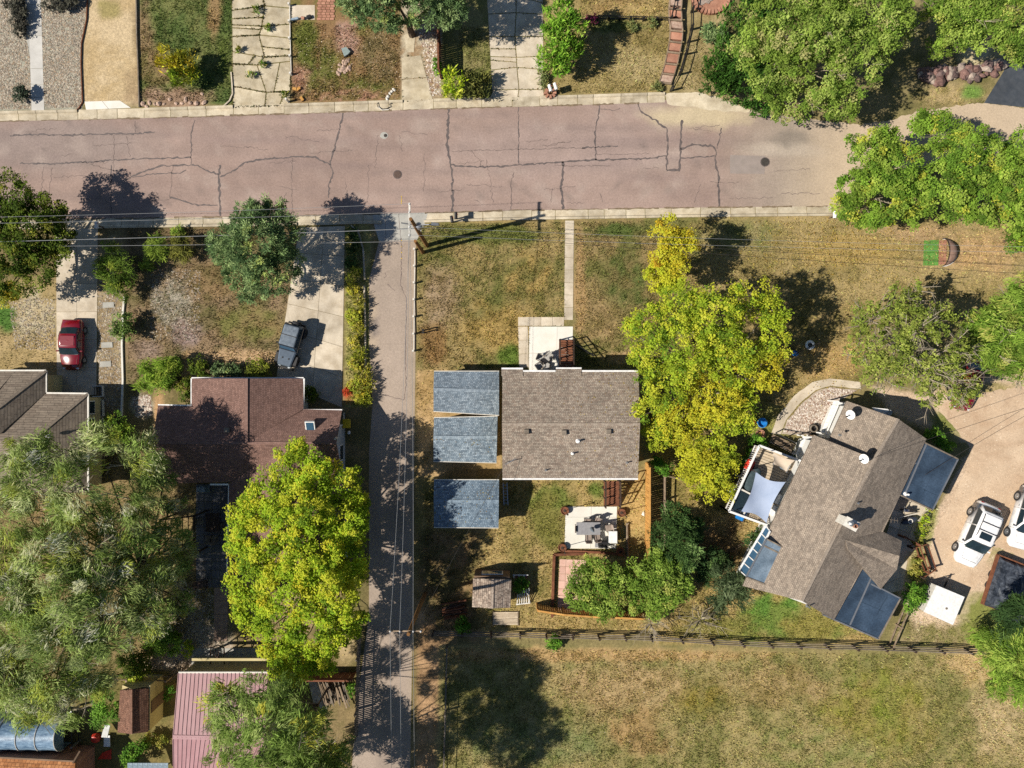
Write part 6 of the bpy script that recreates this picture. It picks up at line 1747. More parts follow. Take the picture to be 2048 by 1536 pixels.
# north porch of the right house
po = thing('white_porch', 'narrow white porch along the northwest wall of the right house', 'porch', W(1668, 840, 0))
q = [W(1668, 802, 1.1), W(1690, 806, 1.1), W(1664, 868, 1.1), W(1642, 866, 1.1)]
for i in range(9):
    a = q[0].lerp(q[3], (i + .04) / 9); b = q[1].lerp(q[2], (i + .04) / 9); c = q[1].lerp(q[2], (i + .96) / 9); d = q[0].lerp(q[3], (i + .96) / 9)
    MB().prism([(p.x, p.y) for p in (a, b, c, d)], 1.0, 1.1).build('floor_board', M['white'], po)
for p in q: MB().beam(Vector((p.x, p.y, 0)), Vector((p.x, p.y, 2.0)), .1, .1).build('post', M['white'], po)
MB().beam(q[0] + Vector((0, 0, .9)), q[3] + Vector((0, 0, .9)), .1, .06).build('hand_rail', M['white'], po); MB().beam(q[0] + Vector((0, 0, .9)), q[1] + Vector((0, 0, .9)), .1, .06).build('hand_rail', M['black'], po)
po2 = thing('white_landing', 'small white landing beside the deck stairs of the right house', 'landing', W(1610, 895, 0))
q = [W(1607, 872, 1.2), W(1627, 873, 1.2), W(1606, 918, 1.2), W(1592, 908, 1.2)]
for i in range(7):
    a = q[0].lerp(q[3], (i + .04) / 7); b = q[1].lerp(q[2], (i + .04) / 7); c = q[1].lerp(q[2], (i + .96) / 7); d = q[0].lerp(q[3], (i + .96) / 7)
    MB().prism([(p.x, p.y) for p in (a, b, c, d)], 1.1, 1.2).build('floor_board', M['white'], po2)
for p in q: MB().beam(Vector((p.x, p.y, 0)), Vector((p.x, p.y, 1.15)), .1, .1).build('post', M['white'], po2)
ds = thing('deck_stairs', 'grey deck stairs with black railings on the north side of the deck', 'stairs', W(1558, 890, 0))
for i in range(6):
    z = .2 + i * .18; MB().beam(W(1541 + i * 7.5, 886 + i * 3.5, z), W(1549 + i * 7.5, 868 + i * 3.5 + 2, z), .3, .05).build('tread', M['wood'], ds)
for (x0, y0, x1, y1) in ((1541, 884, 1585, 905), (1551, 866, 1592, 886)):
    MB().beam(W(x0, y0, 1.0), W(x1, y1, 2.1), .07, .07).build('handrail', M['black'], ds)
    for f_ in (0, .5, 1): 
        x = x0 + (x1 - x0) * f_; y = y0 + (y1 - y0) * f_; MB().beam(W(x, y, 0), W(x, y, 1.0 + 1.1 * f_), .07, .07).build('post', M['offwhite'], ds)
# on the deck
ht = thing('hot_tub', 'dark square hot tub with pale rim in the corner of the deck', 'hot tub', W(1480, 1003, dz))
Rd = Matrix.Rotation(math.radians(-27), 3, 'Z'); cc = W(1480, 1003, dz + .4)
MB().box(cc, (1.15, 1.75, .75), M=Rd).build('shell', M['darkwood'], ht, bevel=.04)
for dx, dy, sx, sy in ((-.55, 0, .12, 1.85), (.55, 0, .12, 1.85), (0, .88, 1.2, .12), (0, -.88, 1.2, .12)): MB().box(cc + Rd @ Vector((dx, dy, .4)), (sx, sy, .08), M=Rd).build('rim', M['offwhite'], ht)
MB().box(cc + Rd @ Vector((0, 0, .385)), (.95, 1.6, .02), M=Rd).build('cover', M['glass'], ht)
pu = thing('covered_table', 'dark teal cloth covered oval table along the west rail of the deck', 'table', W(1500, 957, dz))
c_ = W(1500, 957, dz); M['teal'] = mnoise('teal_cloth', [K(52, 66, 70), K(74, 88, 92)], 3, 14, .2)
n = 22; rings = [(1.04, .02), (1.0, .35), (.97, .68), (.9, .76), (.4, .8), (.02, .8)]; vs = []
for rr_, zz in rings:
    for k in range(n):
        a = 2 * math.pi * k / n; wv = 1 + (.05 * math.sin(a * 7) if zz < .6 else 0); vs.append(c_ + Rd @ Vector((.5 * rr_ * wv * math.cos(a), 1.05 * rr_ * wv * math.sin(a), zz)))
MB().add(vs, [(i_ * n + k, i_ * n + (k + 1) % n, (i_ + 1) * n + (k + 1) % n, (i_ + 1) * n + k) for i_ in range(len(rings) - 1) for k in range(n)]).build('cloth_cover', M['teal'], pu, smooth=True)
for sy in (-.6, .6): MB().box(c_ + Rd @ Vector((0, sy, .38)), (.1, .1, .72), M=Rd).build('leg', M['blackmetal'], pu)
for x, y, m_, lb in ((1499, 930, 'red', 'small red chest on the west edge of the deck'), (1482, 1030, 'blue', 'blue cooler box at the south corner of the deck'), (1571, 930, 'tarp', 'grey glass topped table under the tan sail on the deck'), (1560, 1000, 'white', 'white cabinet along the house wall of the deck'), (1549, 1022, 'white', 'low white bench against the house wall of the deck')):
    t = thing('deck_chest' if m_ != 'tarp' else 'deck_table', lb, 'chest' if m_ != 'tarp' else 'table', W(x, y, dz))
    MB().box(W(x, y, dz + .27), (.55, .75, .5), M=Rd).build('case', M['offwhite'] if m_ in ('tarp', 'white') else M[m_], t, bevel=.03); MB().box(W(x, y, dz + .55), (.6, .8, .06), M=Rd).build('lid', M[m_], t, bevel=.02)
# pad clutter
kb = thing('kayak', 'dark slim boat lying on the concrete pad of the right house', 'boat', W(1818, 1040, 0))
secs = []
a0, a1 = W(1802, 1046, .3), W(1838, 1036, .3); dr_ = (a1 - a0).normalized(); nn = Vector((-dr_.y, dr_.x, 0))
for f_, w in ((0, .03), (.15, .2), (.5, .33), (.85, .2), (1, .03)):
    p = a0.lerp(a1, f_); secs.append([p + nn * w * math.cos(a) + Vector((0, 0, w * .7 * math.sin(a))) for a in np.linspace(0, 2 * math.pi, 9)[:-1]])
loft(MB(), [[tuple(v) for v in s_] for s_ in secs]).build('hull', mplain('slate_hull', K(66, 72, 84), .3), kb, smooth=True)
c_ = a0.lerp(a1, .45); tyre_ring(c_ + Vector((0, 0, .2)), .17, .04).build('cockpit_rim', M['offwhite'], kb)
MB().beam(a0 + nn * .45, a1 + nn * .4, .05, .05).build('paddle', M['offwhite'], kb)
sc_ = thing('scooter', 'black and chrome scooter parked on the concrete pad', 'scooter', W(1815, 1020, 0))
for x in (1808, 1828):
    n = 16; c_ = W(x, 1020 + (x - 1808) * .1, .24); MB().tube([c_ + Vector((.22 * math.cos(2 * math.pi * k / n), 0, .22 * math.sin(2 * math.pi * k / n))) for k in range(n + 1)], .05, 6, cap=False).build('wheel', M['rubber'], sc_)
MB().box(W(1818, 1021, .5), (.7, .26, .25), -.08).build('body', mplain('navy', K(54, 62, 84), .3), sc_, bevel=.08, seg=2); MB().box(W(1822, 1021, .68), (.4, .24, .1), -.08).build('seat', M['black'], sc_, bevel=.04)
MB().tube([W(1808, 1020, .3), W(1809, 1020, .9)], .03).build('steering_column', M['steel'], sc_); MB().tube([W(1809, 1013, .92), W(1809, 1027, .92)], .02).build('handlebar', M['steel'], sc_)
td = thing('tv_antenna', 'metal television antenna fixed to the east eave of the right house', 'antenna', W(1775, 1040, 3.0))
MB().tube([W(1773, 1037, 3.2), W(1796, 1042, 3.7)], .012).build('boom', M['greywood'], td)
for k in range(4):
    p = W(1773, 1037, 3.2).lerp(W(1796, 1042, 3.7), .2 + k * .25); MB().tube([p + Vector((0, -.2, 0)), p + Vector((0, .2, 0))], .006, 4).build('element', M['greywood'], td)
MB().tube([W(1782, 1045, 2.6), W(1782, 1040, 3.5)], .025).build('mast', M['greywood'], td)
tp_ = thing('tarp_cover', 'pale blue tarp bundle at the shaded corner of the courtyard', 'tarp', W(405, 978, 0))
vs = []
for i in range(7):
    for j in range(7): 
        e_ = min(i, 6 - i, j, 6 - j); p = W(394 + i * 4.3, 969 + j * 2.6, 0); vs.append((p.x, p.y, .05 if e_ == 0 else .5 + random.uniform(-.1, .12)))
MB().add(vs, [(i * 7 + j, (i + 1) * 7 + j, (i + 1) * 7 + j + 1, i * 7 + j + 1) for i in range(6) for j in range(6)]).build('sheet', M['tarp'], tp_)
# gazebo, courtyard table
gz = thing('pergola_frame', 'open dark pergola frame under the willow beside the courtyard', 'pergola', W(352, 1070, 0))
cs = [W(320, 1040, 2.4), W(388, 1032, 2.4), W(388, 1108, 2.4), W(318, 1108, 2.4)]
for i in range(4):
    MB().beam(cs[i], cs[(i + 1) % 4], .1, .16).build('beam', M['darkwood'], gz); MB().beam(Vector((cs[i].x, cs[i].y, 0)), cs[i], .12, .12).build('post', M['darkwood'], gz)
for k in range(1, 6): MB().beam(cs[0].lerp(cs[1], k / 6), cs[3].lerp(cs[2], k / 6), .04, .08).build('rafter', M['darkwood'], gz)
ct = thing('courtyard_table', 'dark slatted table in the shaded courtyard', 'table', W(425, 1045, 0))
for k in range(7): MB().box(W(413 + k * 4, 1045, .74), (.13, 1.5, .04)).build('slat', M['darkwood'], ct)
for x in (414, 436):
    for y in (1030, 1060): MB().box(W(x, y, .36), (.08, .08, .72)).build('leg', M['darkwood'], ct)
cf = [(405, 1040, 0, 'dark chair on the west side of the courtyard table'), (446, 1048, math.pi, 'dark chair on the east side of the courtyard table'), (422, 1075, math.pi / 2, 'dark chair south of the courtyard table, left one'), (434, 1075, math.pi / 2, 'dark chair south of the courtyard table, right one')]
ch2 = chair('blackmetal', 'greywood')
for i, (x, y, a, lb) in enumerate(cf):
    o = ch2 if i == 0 else copy_tree(ch2)
    o['label'] = lb; o['group'] = 'chairs in the courtyard'; place(o, W(x, y, .02), a)
bn = thing('courtyard_bench', 'dark wooden bench at the south end of the courtyard', 'bench', W(400, 1172, 0))
for k in range(5): MB().beam(W(386, 1166 + k * 3, .45), W(416, 1160 + k * 3, .45), .09, .04).build('slat', M['darkwood'], bn)
for x, y in ((388, 1168), (414, 1164), (388, 1178), (414, 1174)): MB().box(W(x, y, .22), (.08, .08, .44)).build('leg', M['darkwood'], bn)
for k in range(3): MB().beam(W(386, 1162, .55 + k * .13), W(415, 1157, .55 + k * .13), .04, .09).build('back_slat', M['darkwood'], bn)
# yellow bin, little things west
def bin_(label, px, py, mat):
    t = thing('wheelie_bin', label, 'bin', W(px, py, 0))
    MB().add([tuple(W(px, py, 0) + Vector(v)) for v in ((-.22, -.26, .05), (.22, -.26, .05), (.22, .26, .05), (-.22, .26, .05), (-.28, -.32, .95), (.28, -.32, .95), (.28, .32, .95), (-.28, .32, .95))], [(3, 2, 1, 0), (4, 5, 6, 7), (0, 1, 5, 4), (1, 2, 6, 5), (2, 3, 7, 6), (3, 0, 4, 7)]).build('body', M[mat], t)
    MB().box(W(px, py, 1.0), (.62, .7, .08)).build('lid', M[mat], t, bevel=.03)
    for s_ in (-1, 1): MB().tube([W(px, py, .1) + Vector((-.25, s_ * .3, 0)), W(px, py, .1) + Vector((-.25, s_ * .36, 0))], .1, 10).build('wheel', M['rubber'], t)
bin_('yellow lidded bin in the shade east of the brown house', 693, 847, 'yellow')
me_ = thing('gas_meter', 'small white gas meter on the ground east of the brown house', 'gas meter', W(698, 865, 0))
MB().box(W(698, 865, .3), (.18, .25, .3)).build('meter_box', M['white'], me_, bevel=.03); MB().tube([W(698, 865, 0), W(698, 865, .25)], .03).build('riser', M['steel'], me_)
# south west clutter
wp = thing('wood_pile', 'stack of weathered planks and branches beside the picket fence', 'wood pile', W(660, 1385, 0))
for k in range(34):
    x = 636 + random.uniform(0, 52); y = 1358 + random.uniform(0, 12); L = random.uniform(30, 48)
    MB().beam(W(x, y, .1 + k * .018), W(x + random.uniform(4, 18), y + L, .1 + k * .018 + random.uniform(-.05, .1)), random.uniform(.05, .14), .05).build('plank', M['wood' if k % 3 else 'greywood'], wp)
pl_ = thing('pale_sheet', 'crumpled pale sheet on the ground beside the wood pile', 'sheet', W(638, 1385, 0))
vs = []
for i in range(6):
    for j in range(7): p = W(618 + i * 5 + j * 2, 1362 + j * 9, 0); vs.append((p.x, p.y, .06 + random.uniform(0, .12)))
MB().add(vs, [(i * 7 + j, (i + 1) * 7 + j, (i + 1) * 7 + j + 1, i * 7 + j + 1) for i in range(5) for j in range(6)]).build('cloth', mnoise('stained_cloth', [K(150, 142, 132), K(206, 200, 192)], 2, 12, .3), pl_)
ar = thing('garden_arch', 'dark garden arch at the porch of the metal roofed outbuilding', 'arch', W(440, 1310, 0))
for y in (1296, 1320):
    MB().tube([W(420, y + 14, 0), W(422, y, 1.6), W(436, y - 6, 2.1), W(448, y, 1.6), W(449, y + 12, 0)], .05, 6).build('arch_hoop', M['darkwood'], ar)
for k in range(6): MB().beam(W(421 + k * 5.3, 1296, 1.5 + .5 * math.sin(k * .6)), W(421 + k * 5.3, 1320, 1.5 + .5 * math.sin(k * .6)), .04, .04).build('slat', M['darkwood'], ar)
br_ = thing('brush_heap', 'heap of cut sticks and boards beside the mauve roof corner', 'brush heap', W(360, 1340, 0))
for k in range(18): MB().beam(W(335 + random.uniform(0, 30), 1345 + random.uniform(-10, 22), .1), W(345 + random.uniform(10, 36), 1328 + random.uniform(-8, 14), .4), .06, .04).build('stick', M['wood'], br_)
kt = thing('red_toy_heap', 'bright red plastic cover beside the white chair near the hoop greenhouse', 'toy', W(194, 1474, 0))
MB().lathe(W(194, 1474, 0), [(.35, 0), (.4, .2), (.25, .45), (.05, .5)], 9).build('cover', M['red'], kt)
wc = thing('white_lounge_chair', 'white plastic lounge chair east of the red toy near the hoop greenhouse', 'chair', W(214, 1475, 0))
MB().box(W(212, 1462, .55), (.5, .9, .06), M=Matrix.Rotation(-.5, 3, 'X')).build('backrest', M['white'], wc, bevel=.02); MB().box(W(214, 1482, .32), (.5, .9, .06)).build('seat', M['white'], wc, bevel=.02)
for x, y in ((209, 1474), (219, 1474), (209, 1490), (219, 1490)): MB().box(W(x, y, .15), (.05, .05, .3)).build('leg', M['white'], wc)
rt = tag(MB().prism([W2(x, y) for x, y in ((205, 1505), (223, 1498), (223, 1518), (196, 1518))], .01, .05).build('red_mat', M['red']), 'small red mat on the ground south of the white lounge chair', 'mat')
rail_fence('dark wire fence between hoop greenhouse and garden shed', [(160, 1410), (161, 1480), (162, 1560)], 2, 1.2, 'blackmetal', 'steel', 1.6, rh=.03)
rail_fence('dark fence line behind the garden shed', [(235, 1350), (300, 1352), (345, 1352)], 2, 1.1, 'wood', 'wood', 1.5)
# behind the shake shed
pa = thing('white_trellis', 'white wooden garden bench end with slats leaning on the green plant', 'trellis', W(1045, 1196, 0))
for k in range(6): MB().beam(W(1034 + k * 4.6, 1208 - k * .3, .1), W(1036 + k * 4.4, 1188 - k * 2.4, .75), .07, .04).build('slat', M['offwhite'], pa)
MB().beam(W(1032, 1209, .1), W(1060, 1206, .1), .08, .06).build('bottom_bar', M['offwhite'], pa); MB().tube([W(1036, 1188, .75), W(1048, 1180, .85), W(1057, 1190, .8), W(1060, 1206, .1)], .04).build('top_bar', M['offwhite'], pa)
fl = thing('wooden_platform', 'pale wooden pallet platform south of the grey shake shed', 'platform', W(1010, 1235, 0))
for k in range(10): MB().box(W(1011, 1225 + k * 2.6, .12), (1.95, .09, .04), random.uniform(-.01, .01)).build('plank', M['tanwood'], fl)
for x in (986, 1011, 1036): MB().box(W(x, 1237, .06), (.08, 1.15, .1)).build('bearer', M['wood'], fl)
ch_ = thing('hammock_stand', 'purple and white laundry frame beside the shake shed', 'frame', W(1050, 1155, 0))
MB().tube([W(1026, 1152, 0), W(1026, 1150, .9), W(1056, 1150, .9), W(1058, 1152, 0)], .03).build('frame_bar', M['white'], ch_)
for k in range(6): MB().beam(W(1028 + k * 5, 1150, .88), W(1028 + k * 5, 1156, .45), .09, .02).build('cloth_strip', M['purple' if k % 2 else 'white'], ch_)
lp = thing('log_pile', 'heap of red brown logs west of the shake shed', 'log pile', W(912, 1222, 0))
for k in range(26):
    y = 1205 + random.uniform(0, 30); MB().tube([W(884 + random.uniform(-4, 8), y + 4, .1 + (k % 5) * .08), W(926 + random.uniform(-6, 8), y - 4 + random.uniform(-3, 3), .1 + (k % 5) * .08)], random.uniform(.04, .08), 6).build('log', M['redwood' if k % 3 else 'darkwood'], lp)

# ================================================================ trees and shrubs
def unit(v):
    return v / np.maximum(np.linalg.norm(v, axis=1, keepdims=True), 1e-9)

def leaves_mesh(name, lobes, pal, style, dens, rng, mat, clump=None, hollow=.55, gap=.22):
    """lobes: world (x, y, z, r, rz, palette shift or None)"""
    LW = {'broad': (.13, .088), 'fine': (.36, .05), 'needle': (.2, .055), 'upright': (.36, .075), 'small': (.15, .09), 'tuft': (.3, .05), 'big': (.145, .1)}[style]
    cr0 = clump or {'broad': .5, 'fine': .7, 'needle': .4, 'upright': .4, 'small': .3, 'tuft': .25, 'big': .55}[style]
    Cs = []; Ns = []; Ts = []; Cols = []
    P0 = [(C3(*c), w) for c, w in pal]
    wts = np.array([w for _, w in P0]); wts = wts / wts.sum()
    pc = np.array([c for c, _ in P0])
    for lb in lobes:
        x, y, z, r, rz = lb[:5]
        lp, lw = pc, wts
        if len(lb) > 5 and lb[5] is not None:
            lp = np.array([C3(*c) for c, _ in lb[5]]); lw = np.array([w for _, w in lb[5]]); lw = lw / lw.sum()
        cr = min(cr0, r * .5)
        nc = max(7, int(5.2 * (r / cr) ** 2))
        d = unit(rng.normal(size=(nc, 3)))
        d[:, 2] = np.abs(d[:, 2]) * np.where(rng.random(nc) < .8, 1, -.5)
        rad = hollow + (1 - hollow) * rng.random(nc) ** .6
        rad *= 1 + rng.normal(0, .1, nc)
        cc = np.array([x, y, z]) + d * rad[:, None] * np.array([r, r, rz])
        gapn = fbm(cc[:, 0] / 1.3 + 40, cc[:, 1] / 1.3 + 40, 21, 2) + .18 * (cc[:, 2] - z) / max(rz, .1)
        if gap and r > .9:
            kp = gapn > np.quantile(gapn, gap)
            cc, d, rad = cc[kp], d[kp], rad[kp]; nc = len(cc)
        per = max(6, int(2.7 * dens * math.pi * r * r / (LW[0] * LW[1] * .5) / nc))
        crs = cr * rng.uniform(.6, 1.25, nc)
        ci = np.repeat(np.arange(nc), per)
        n = len(ci)
        off = unit(rng.normal(size=(n, 3))) * (rng.random(n) ** .45)[:, None]
        off[:, 2] *= .75
        c = cc[ci] + off * crs[ci][:, None]
        out = unit(off + d[ci] * .6)
        col = lp[rng.choice(len(lp), nc, p=lw)][ci]
        # neighbouring clumps lean to a common tint
        col = col * (1 + rng.normal(0, .17, nc))[ci][:, None] * (1 + rng.normal(0, .16, n))[:, None]
        col = np.clip(col * (np.array([1.5, 1.6, 1.5]) if style in ('fine', 'needle') else np.array([1.25, 1.34, 1.32])), .004, .58)
        lum_ = (col * np.array([.3, .59, .11])).sum(1, keepdims=True); col = lum_ + (col - lum_) * .98
        rnd = rng.normal(size=(n, 3))
        if style in ('broad', 'small', 'big'):
            nn = unit(out * .4 + np.array([-.35, -.08, .75]) + rnd * .42)
            tt = unit(np.cross(nn, rng.normal(size=(n, 3))))
        elif style == 'fine':
            dd = d.copy(); dd[:, 2] = -.25 + .3 * rng.normal(size=nc)
            tt = unit(unit(dd + rng.normal(0, .5, (nc, 3)))[ci] + rnd * .38)
            nn = unit(np.cross(tt, np.cross(np.array([-.4, -.1, 1.]) + rnd[::-1] * .35, tt)))
        elif style == 'needle':
            tt = unit(out + rnd * .45 + np.array([0, 0, .15]))
            nn = unit(np.cross(tt, np.cross(np.array([-.4, -.1, 1.]) + rnd[::-1] * .45, tt)))
        else:
            tt = unit(out * .45 + np.array([0, 0, .7]) + rnd * .4)
            nn = unit(np.cross(tt, np.cross(np.array([-.6, -.1, .6]) + rnd[::-1] * .5, tt)))
        Cs.append(c); Ns.append(nn); Ts.append(tt); Cols.append(col)
    c = np.concatenate(Cs); nn = np.concatenate(Ns); tt = np.concatenate(Ts); col = np.concatenate(Cols)
    keep = c[:, 2] > .05
    c, nn, tt, col = c[keep], nn[keep], tt[keep], col[keep]
    n = len(c)
    b = np.cross(nn, tt)
    sz = rng.lognormal(0, .3, n)[:, None]
    L = LW[0] * sz * rng.uniform(.8, 1.2, n)[:, None] / 2; Wd = LW[1] * sz * rng.uniform(.7, 1.25, n)[:, None] / 2
    v = np.empty((n, 4, 3)); v[:, 0] = c - tt * L; v[:, 1] = c + b * Wd; v[:, 2] = c + tt * L; v[:, 3] = c - b * Wd
    v = v.reshape(-1, 3)
    cen = np.array([v[:, 0].mean(), v[:, 1].mean(), 0])
    me = mesh_np(name, v - cen, np.arange(n * 4), 4, np.repeat(col, 4, axis=0), mat)
    return me, Vector(cen), n

NLEAF = 0
def tree(name, label, cat, lobes, pal, style='broad', dens=1.0, trunk=.22, base=None, twigs=0, bark='bark', group=None, clump=None, crownname='crown', flat=.75, hollow=.55, bare=0, gap=.15):
    """lobes: (px, py, r_px, z[, palette]) as they appear in the photo at height z"""
    global NLEAF
    seed = abs(hash((label, len(lobes)))) % 100000 if False else (sum(ord(ch) * (i + 1) for i, ch in enumerate(label)) % 100003)
    rng = np.random.default_rng(seed); rs = random.Random(seed)
    wl = []
    for lb in lobes:
        p = W(lb[0], lb[1], lb[3]); r = lb[2] / S * (H - lb[3]) / H
        rz = min(r * flat, max(.25, lb[3] * .95))
        wl.append((p.x, p.y, p.z, r, rz, lb[4] if len(lb) > 4 else None))
    mx = sum(l[0] * l[3] for l in wl) / sum(l[3] for l in wl); my = sum(l[1] * l[3] for l in wl) / sum(l[3] for l in wl)
    bx, by = (mx, my) if base is None else W2(*base)
    t = thing(name, label, cat, (bx, by, 0), group)
    me, cen, n = leaves_mesh(crownname, wl, pal, style, dens, rng, M['needle' if style in ('needle', 'upright', 'tuft') else 'leaf'], clump, hollow, gap)
    NLEAF += n
    link_mesh(crownname, me, t, cen)
    mb = MB()
    zt = sum(l[2] for l in wl) / len(wl)
    fork = Vector((bx, by, zt * .35))
    mb.tube([Vector((bx, by, -.1)), Vector((bx + rs.uniform(-.05, .05), by, zt * .18)), fork], [trunk * 1.25, trunk, trunk * .85], 8)
    for l in wl:
        e = Vector(l[:3]); m = fork.lerp(e, .5) + Vector((rs.uniform(-.3, .3), rs.uniform(-.3, .3), rs.uniform(0, .3))) * min(1, l[3])
        mb.tube([fork, m, e], [trunk * .5, trunk * .28, trunk * .1], 6)
        for k in range(twigs):
            a = rs.uniform(0, 6.28); el = rs.uniform(-.1, 1.2)
            q = e + Vector((math.cos(a) * math.cos(el) * l[3], math.sin(a) * math.cos(el) * l[3], math.sin(el) * l[4])) * rs.uniform(.7, 1.08)
            s0 = m.lerp(e, rs.uniform(.2, 1)); mm = s0.lerp(q, .5) + Vector((rs.uniform(-.2, .2), rs.uniform(-.2, .2), rs.uniform(0, .25)))
            mb.tube([s0, mm, q], [trunk * .2, trunk * .12, .012], 4)
    mb.build('trunk', M[bark], t, recalc=False)
    if bare:
        bb = MB()
        for k in range(bare):
            l = rs.choice(wl); e = Vector(l[:3]); a = rs.uniform(0, 6.28); el = rs.uniform(.2, 1.3)
            o = e + Vector((math.cos(a) * math.cos(el) * l[3], math.sin(a) * math.cos(el) * l[3], math.sin(el) * l[4])) * .75
            d0 = (o - e).normalized(); L = rs.uniform(.8, 1.9)
            q = o + d0 * L * .6 + Vector((rs.uniform(-.4, .4), rs.uniform(-.4, .4), rs.uniform(-.1, .3)))
            bb.tube([e.lerp(o, .3), o, q], [.06, .04, .012], 4)
            for j in range(6):
                s0 = o.lerp(q, rs.uniform(-.6, .9)); a2 = a + rs.uniform(-1.1, 1.1)
                bb.tube([s0, s0 + Vector((math.cos(a2), math.sin(a2), rs.uniform(-.1, .5))) * rs.uniform(.35, .9)], [.018, .006], 3)
        bb.build('bare_twigs', M['palebark'], t, recalc=False)['kind'] = 'stuff'
    return t

OLIVE = [((92, 108, 32), 3), ((70, 88, 26), 3), ((120, 130, 44), 1.5), ((140, 138, 50), .6)]
MIDGREEN = [((124, 146, 54), 3), ((98, 122, 42), 2.4), ((152, 168, 74), 2), ((172, 172, 84), .8)]
FRESH = [((124, 150, 50), 3), ((96, 124, 40), 2.6), ((154, 172, 68), 2), ((178, 178, 64), .6)]
YGREEN = [((176, 192, 44), 3), ((150, 172, 38), 3), ((200, 204, 52), 2.2), ((214, 194, 46), .8), ((116, 142, 34), 1.2)]
GOLD = [((222, 192, 46), 3), ((204, 178, 42), 2), ((184, 174, 46), 2), ((224, 176, 46), 1), ((156, 150, 42), 1)]
CTR = [((174, 184, 46), 3), ((146, 162, 40), 2.4), ((200, 198, 54), 2.2), ((108, 132, 36), 1.4)]
BLUEG = [((108, 126, 80), 3), ((82, 102, 64), 3), ((136, 150, 100), 1.6), ((150, 158, 88), .5)]
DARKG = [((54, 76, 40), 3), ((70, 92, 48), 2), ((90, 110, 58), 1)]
WILLOW = [((152, 164, 96), 3), ((124, 140, 72), 3), ((178, 184, 128), 2), ((196, 194, 150), .9), ((150, 154, 66), 1.2)]
LIME = [((176, 196, 40), 3), ((150, 178, 36), 2), ((196, 206, 70), 1)]
GRASSY = [((150, 148, 58), 2), ((176, 160, 76), 2), ((120, 128, 50), 2), ((196, 176, 90), 1)]
HEDGE = [((92, 132, 40), 3), ((72, 110, 32), 2), ((124, 158, 54), 2)]
JUN = [((66, 100, 34), 3), ((52, 82, 28), 2), ((88, 122, 44), 1.2)]
YEL = [((228, 196, 60), 2), ((206, 186, 56), 2)]

# ---- street side, west
tree('street_tree', 'dark olive tree at the left edge overhanging the street', 'tree', [(20, 395, 55, 4.4), (62, 455, 66, 4.4), (98, 425, 36, 4.0), (25, 505, 60, 4.4), (85, 530, 45, 4.0), (110, 485, 36, 4.0), (25, 565, 40, 3.6), (12, 590, 26, 3, YEL), (-20, 450, 60, 4.4), (112, 500, 30, 2.6), (128, 470, 22, 2.8)], OLIVE, 'broad', 1.0, .28, group='street trees')
tree('juniper_tree', 'large blue green juniper between the two driveways', 'tree', [(515, 490, 62, 5.6), (468, 492, 45, 4.6), (540, 550, 46, 4.6), (562, 470, 44, 5), (505, 440, 40, 4.8), (575, 525, 36, 4.2), (478, 545, 36, 4), (545, 430, 30, 4.2), (440, 505, 22, 3.4), (500, 585, 22, 3.2)], BLUEG, 'needle', 1.15, .25, flat=1.0)
tree('blue_spruce', 'blue green conifer at the top edge of the photo', 'tree', [(715, 5, 40, 5), (770, 22, 44, 5), (828, 18, 36, 4.6), (885, 10, 44, 5), (750, -30, 60, 6), (850, -40, 62, 6), (915, 25, 28, 4), (790, 50, 18, 3.5), (730, 32, 22, 4)], BLUEG, 'needle', 1.1, .25, flat=.9)
# ---- north gardens
tree('golden_shrub', 'golden green shrub on the green lawn', 'shrub', [(340, 118, 26, 1.5, [((206, 178, 44), 3), ((176, 162, 40), 2)]), (368, 130, 24, 1.5, [((190, 166, 46), 2), ((140, 140, 40), 2)]), (362, 158, 24, 1.3), (385, 150, 16, 1.1)], [((140, 156, 40), 3), ((176, 176, 50), 2), ((104, 124, 34), 2)], 'upright', 1.1, .06, flat=.9)
tree('clipped_shrub', 'dark clipped shrub in the pebble bed near the kerb', 'shrub', [(41, 186, 14, .7), (47, 180, 10, .6), (38, 196, 10, .6)], [((66, 76, 60), 2), ((86, 94, 76), 2)], 'small', 1.1, .03)
tree('dark_leaf_patch', 'dark low shrub left of the garden walk at the top edge', 'shrub', [(28, 8, 20, .5), (35, 45, 17, .5), (40, 64, 12, .4), (38, 25, 18, .5)], [((74, 70, 62), 2), ((92, 88, 76), 2)], 'small', 1.0, .03, flat=.5)  # low grey brown leaf mounds make the dark patch beside the walk
tree('dark_leaf_patch', 'dark low shrub right of the garden walk at the top edge', 'shrub', [(98, 5, 16, .5), (122, 6, 18, .5), (145, 0, 16, .5)], [((74, 70, 62), 2), ((92, 88, 76), 2)], 'small', 1.0, .03, flat=.5)  # same low dark leaf mounds on the walk's other side
tree('lime_bush', 'bright lime bush at the foot of the brown board fence', 'bush', [(900, 150, 16, 1.2), (908, 170, 20, 1.2), (898, 184, 14, .9), (914, 184, 12, .9)], LIME, 'upright', 1.0, .05)
tree('dark_bush', 'dark bush beside the north driveway foot', 'bush', [(946, 165, 22, .9), (962, 172, 22, .9), (950, 184, 18, .8), (968, 158, 16, .8)], [((112, 112, 56), 2), ((86, 90, 44), 2), ((140, 134, 70), 1)], 'upright', .8, .05)
tree('ivy_clump', 'small green climber on the brown board fence', 'plant', [(876, 125, 9, .9), (876, 140, 9, .8)], HEDGE, 'small', 1.0, .03)
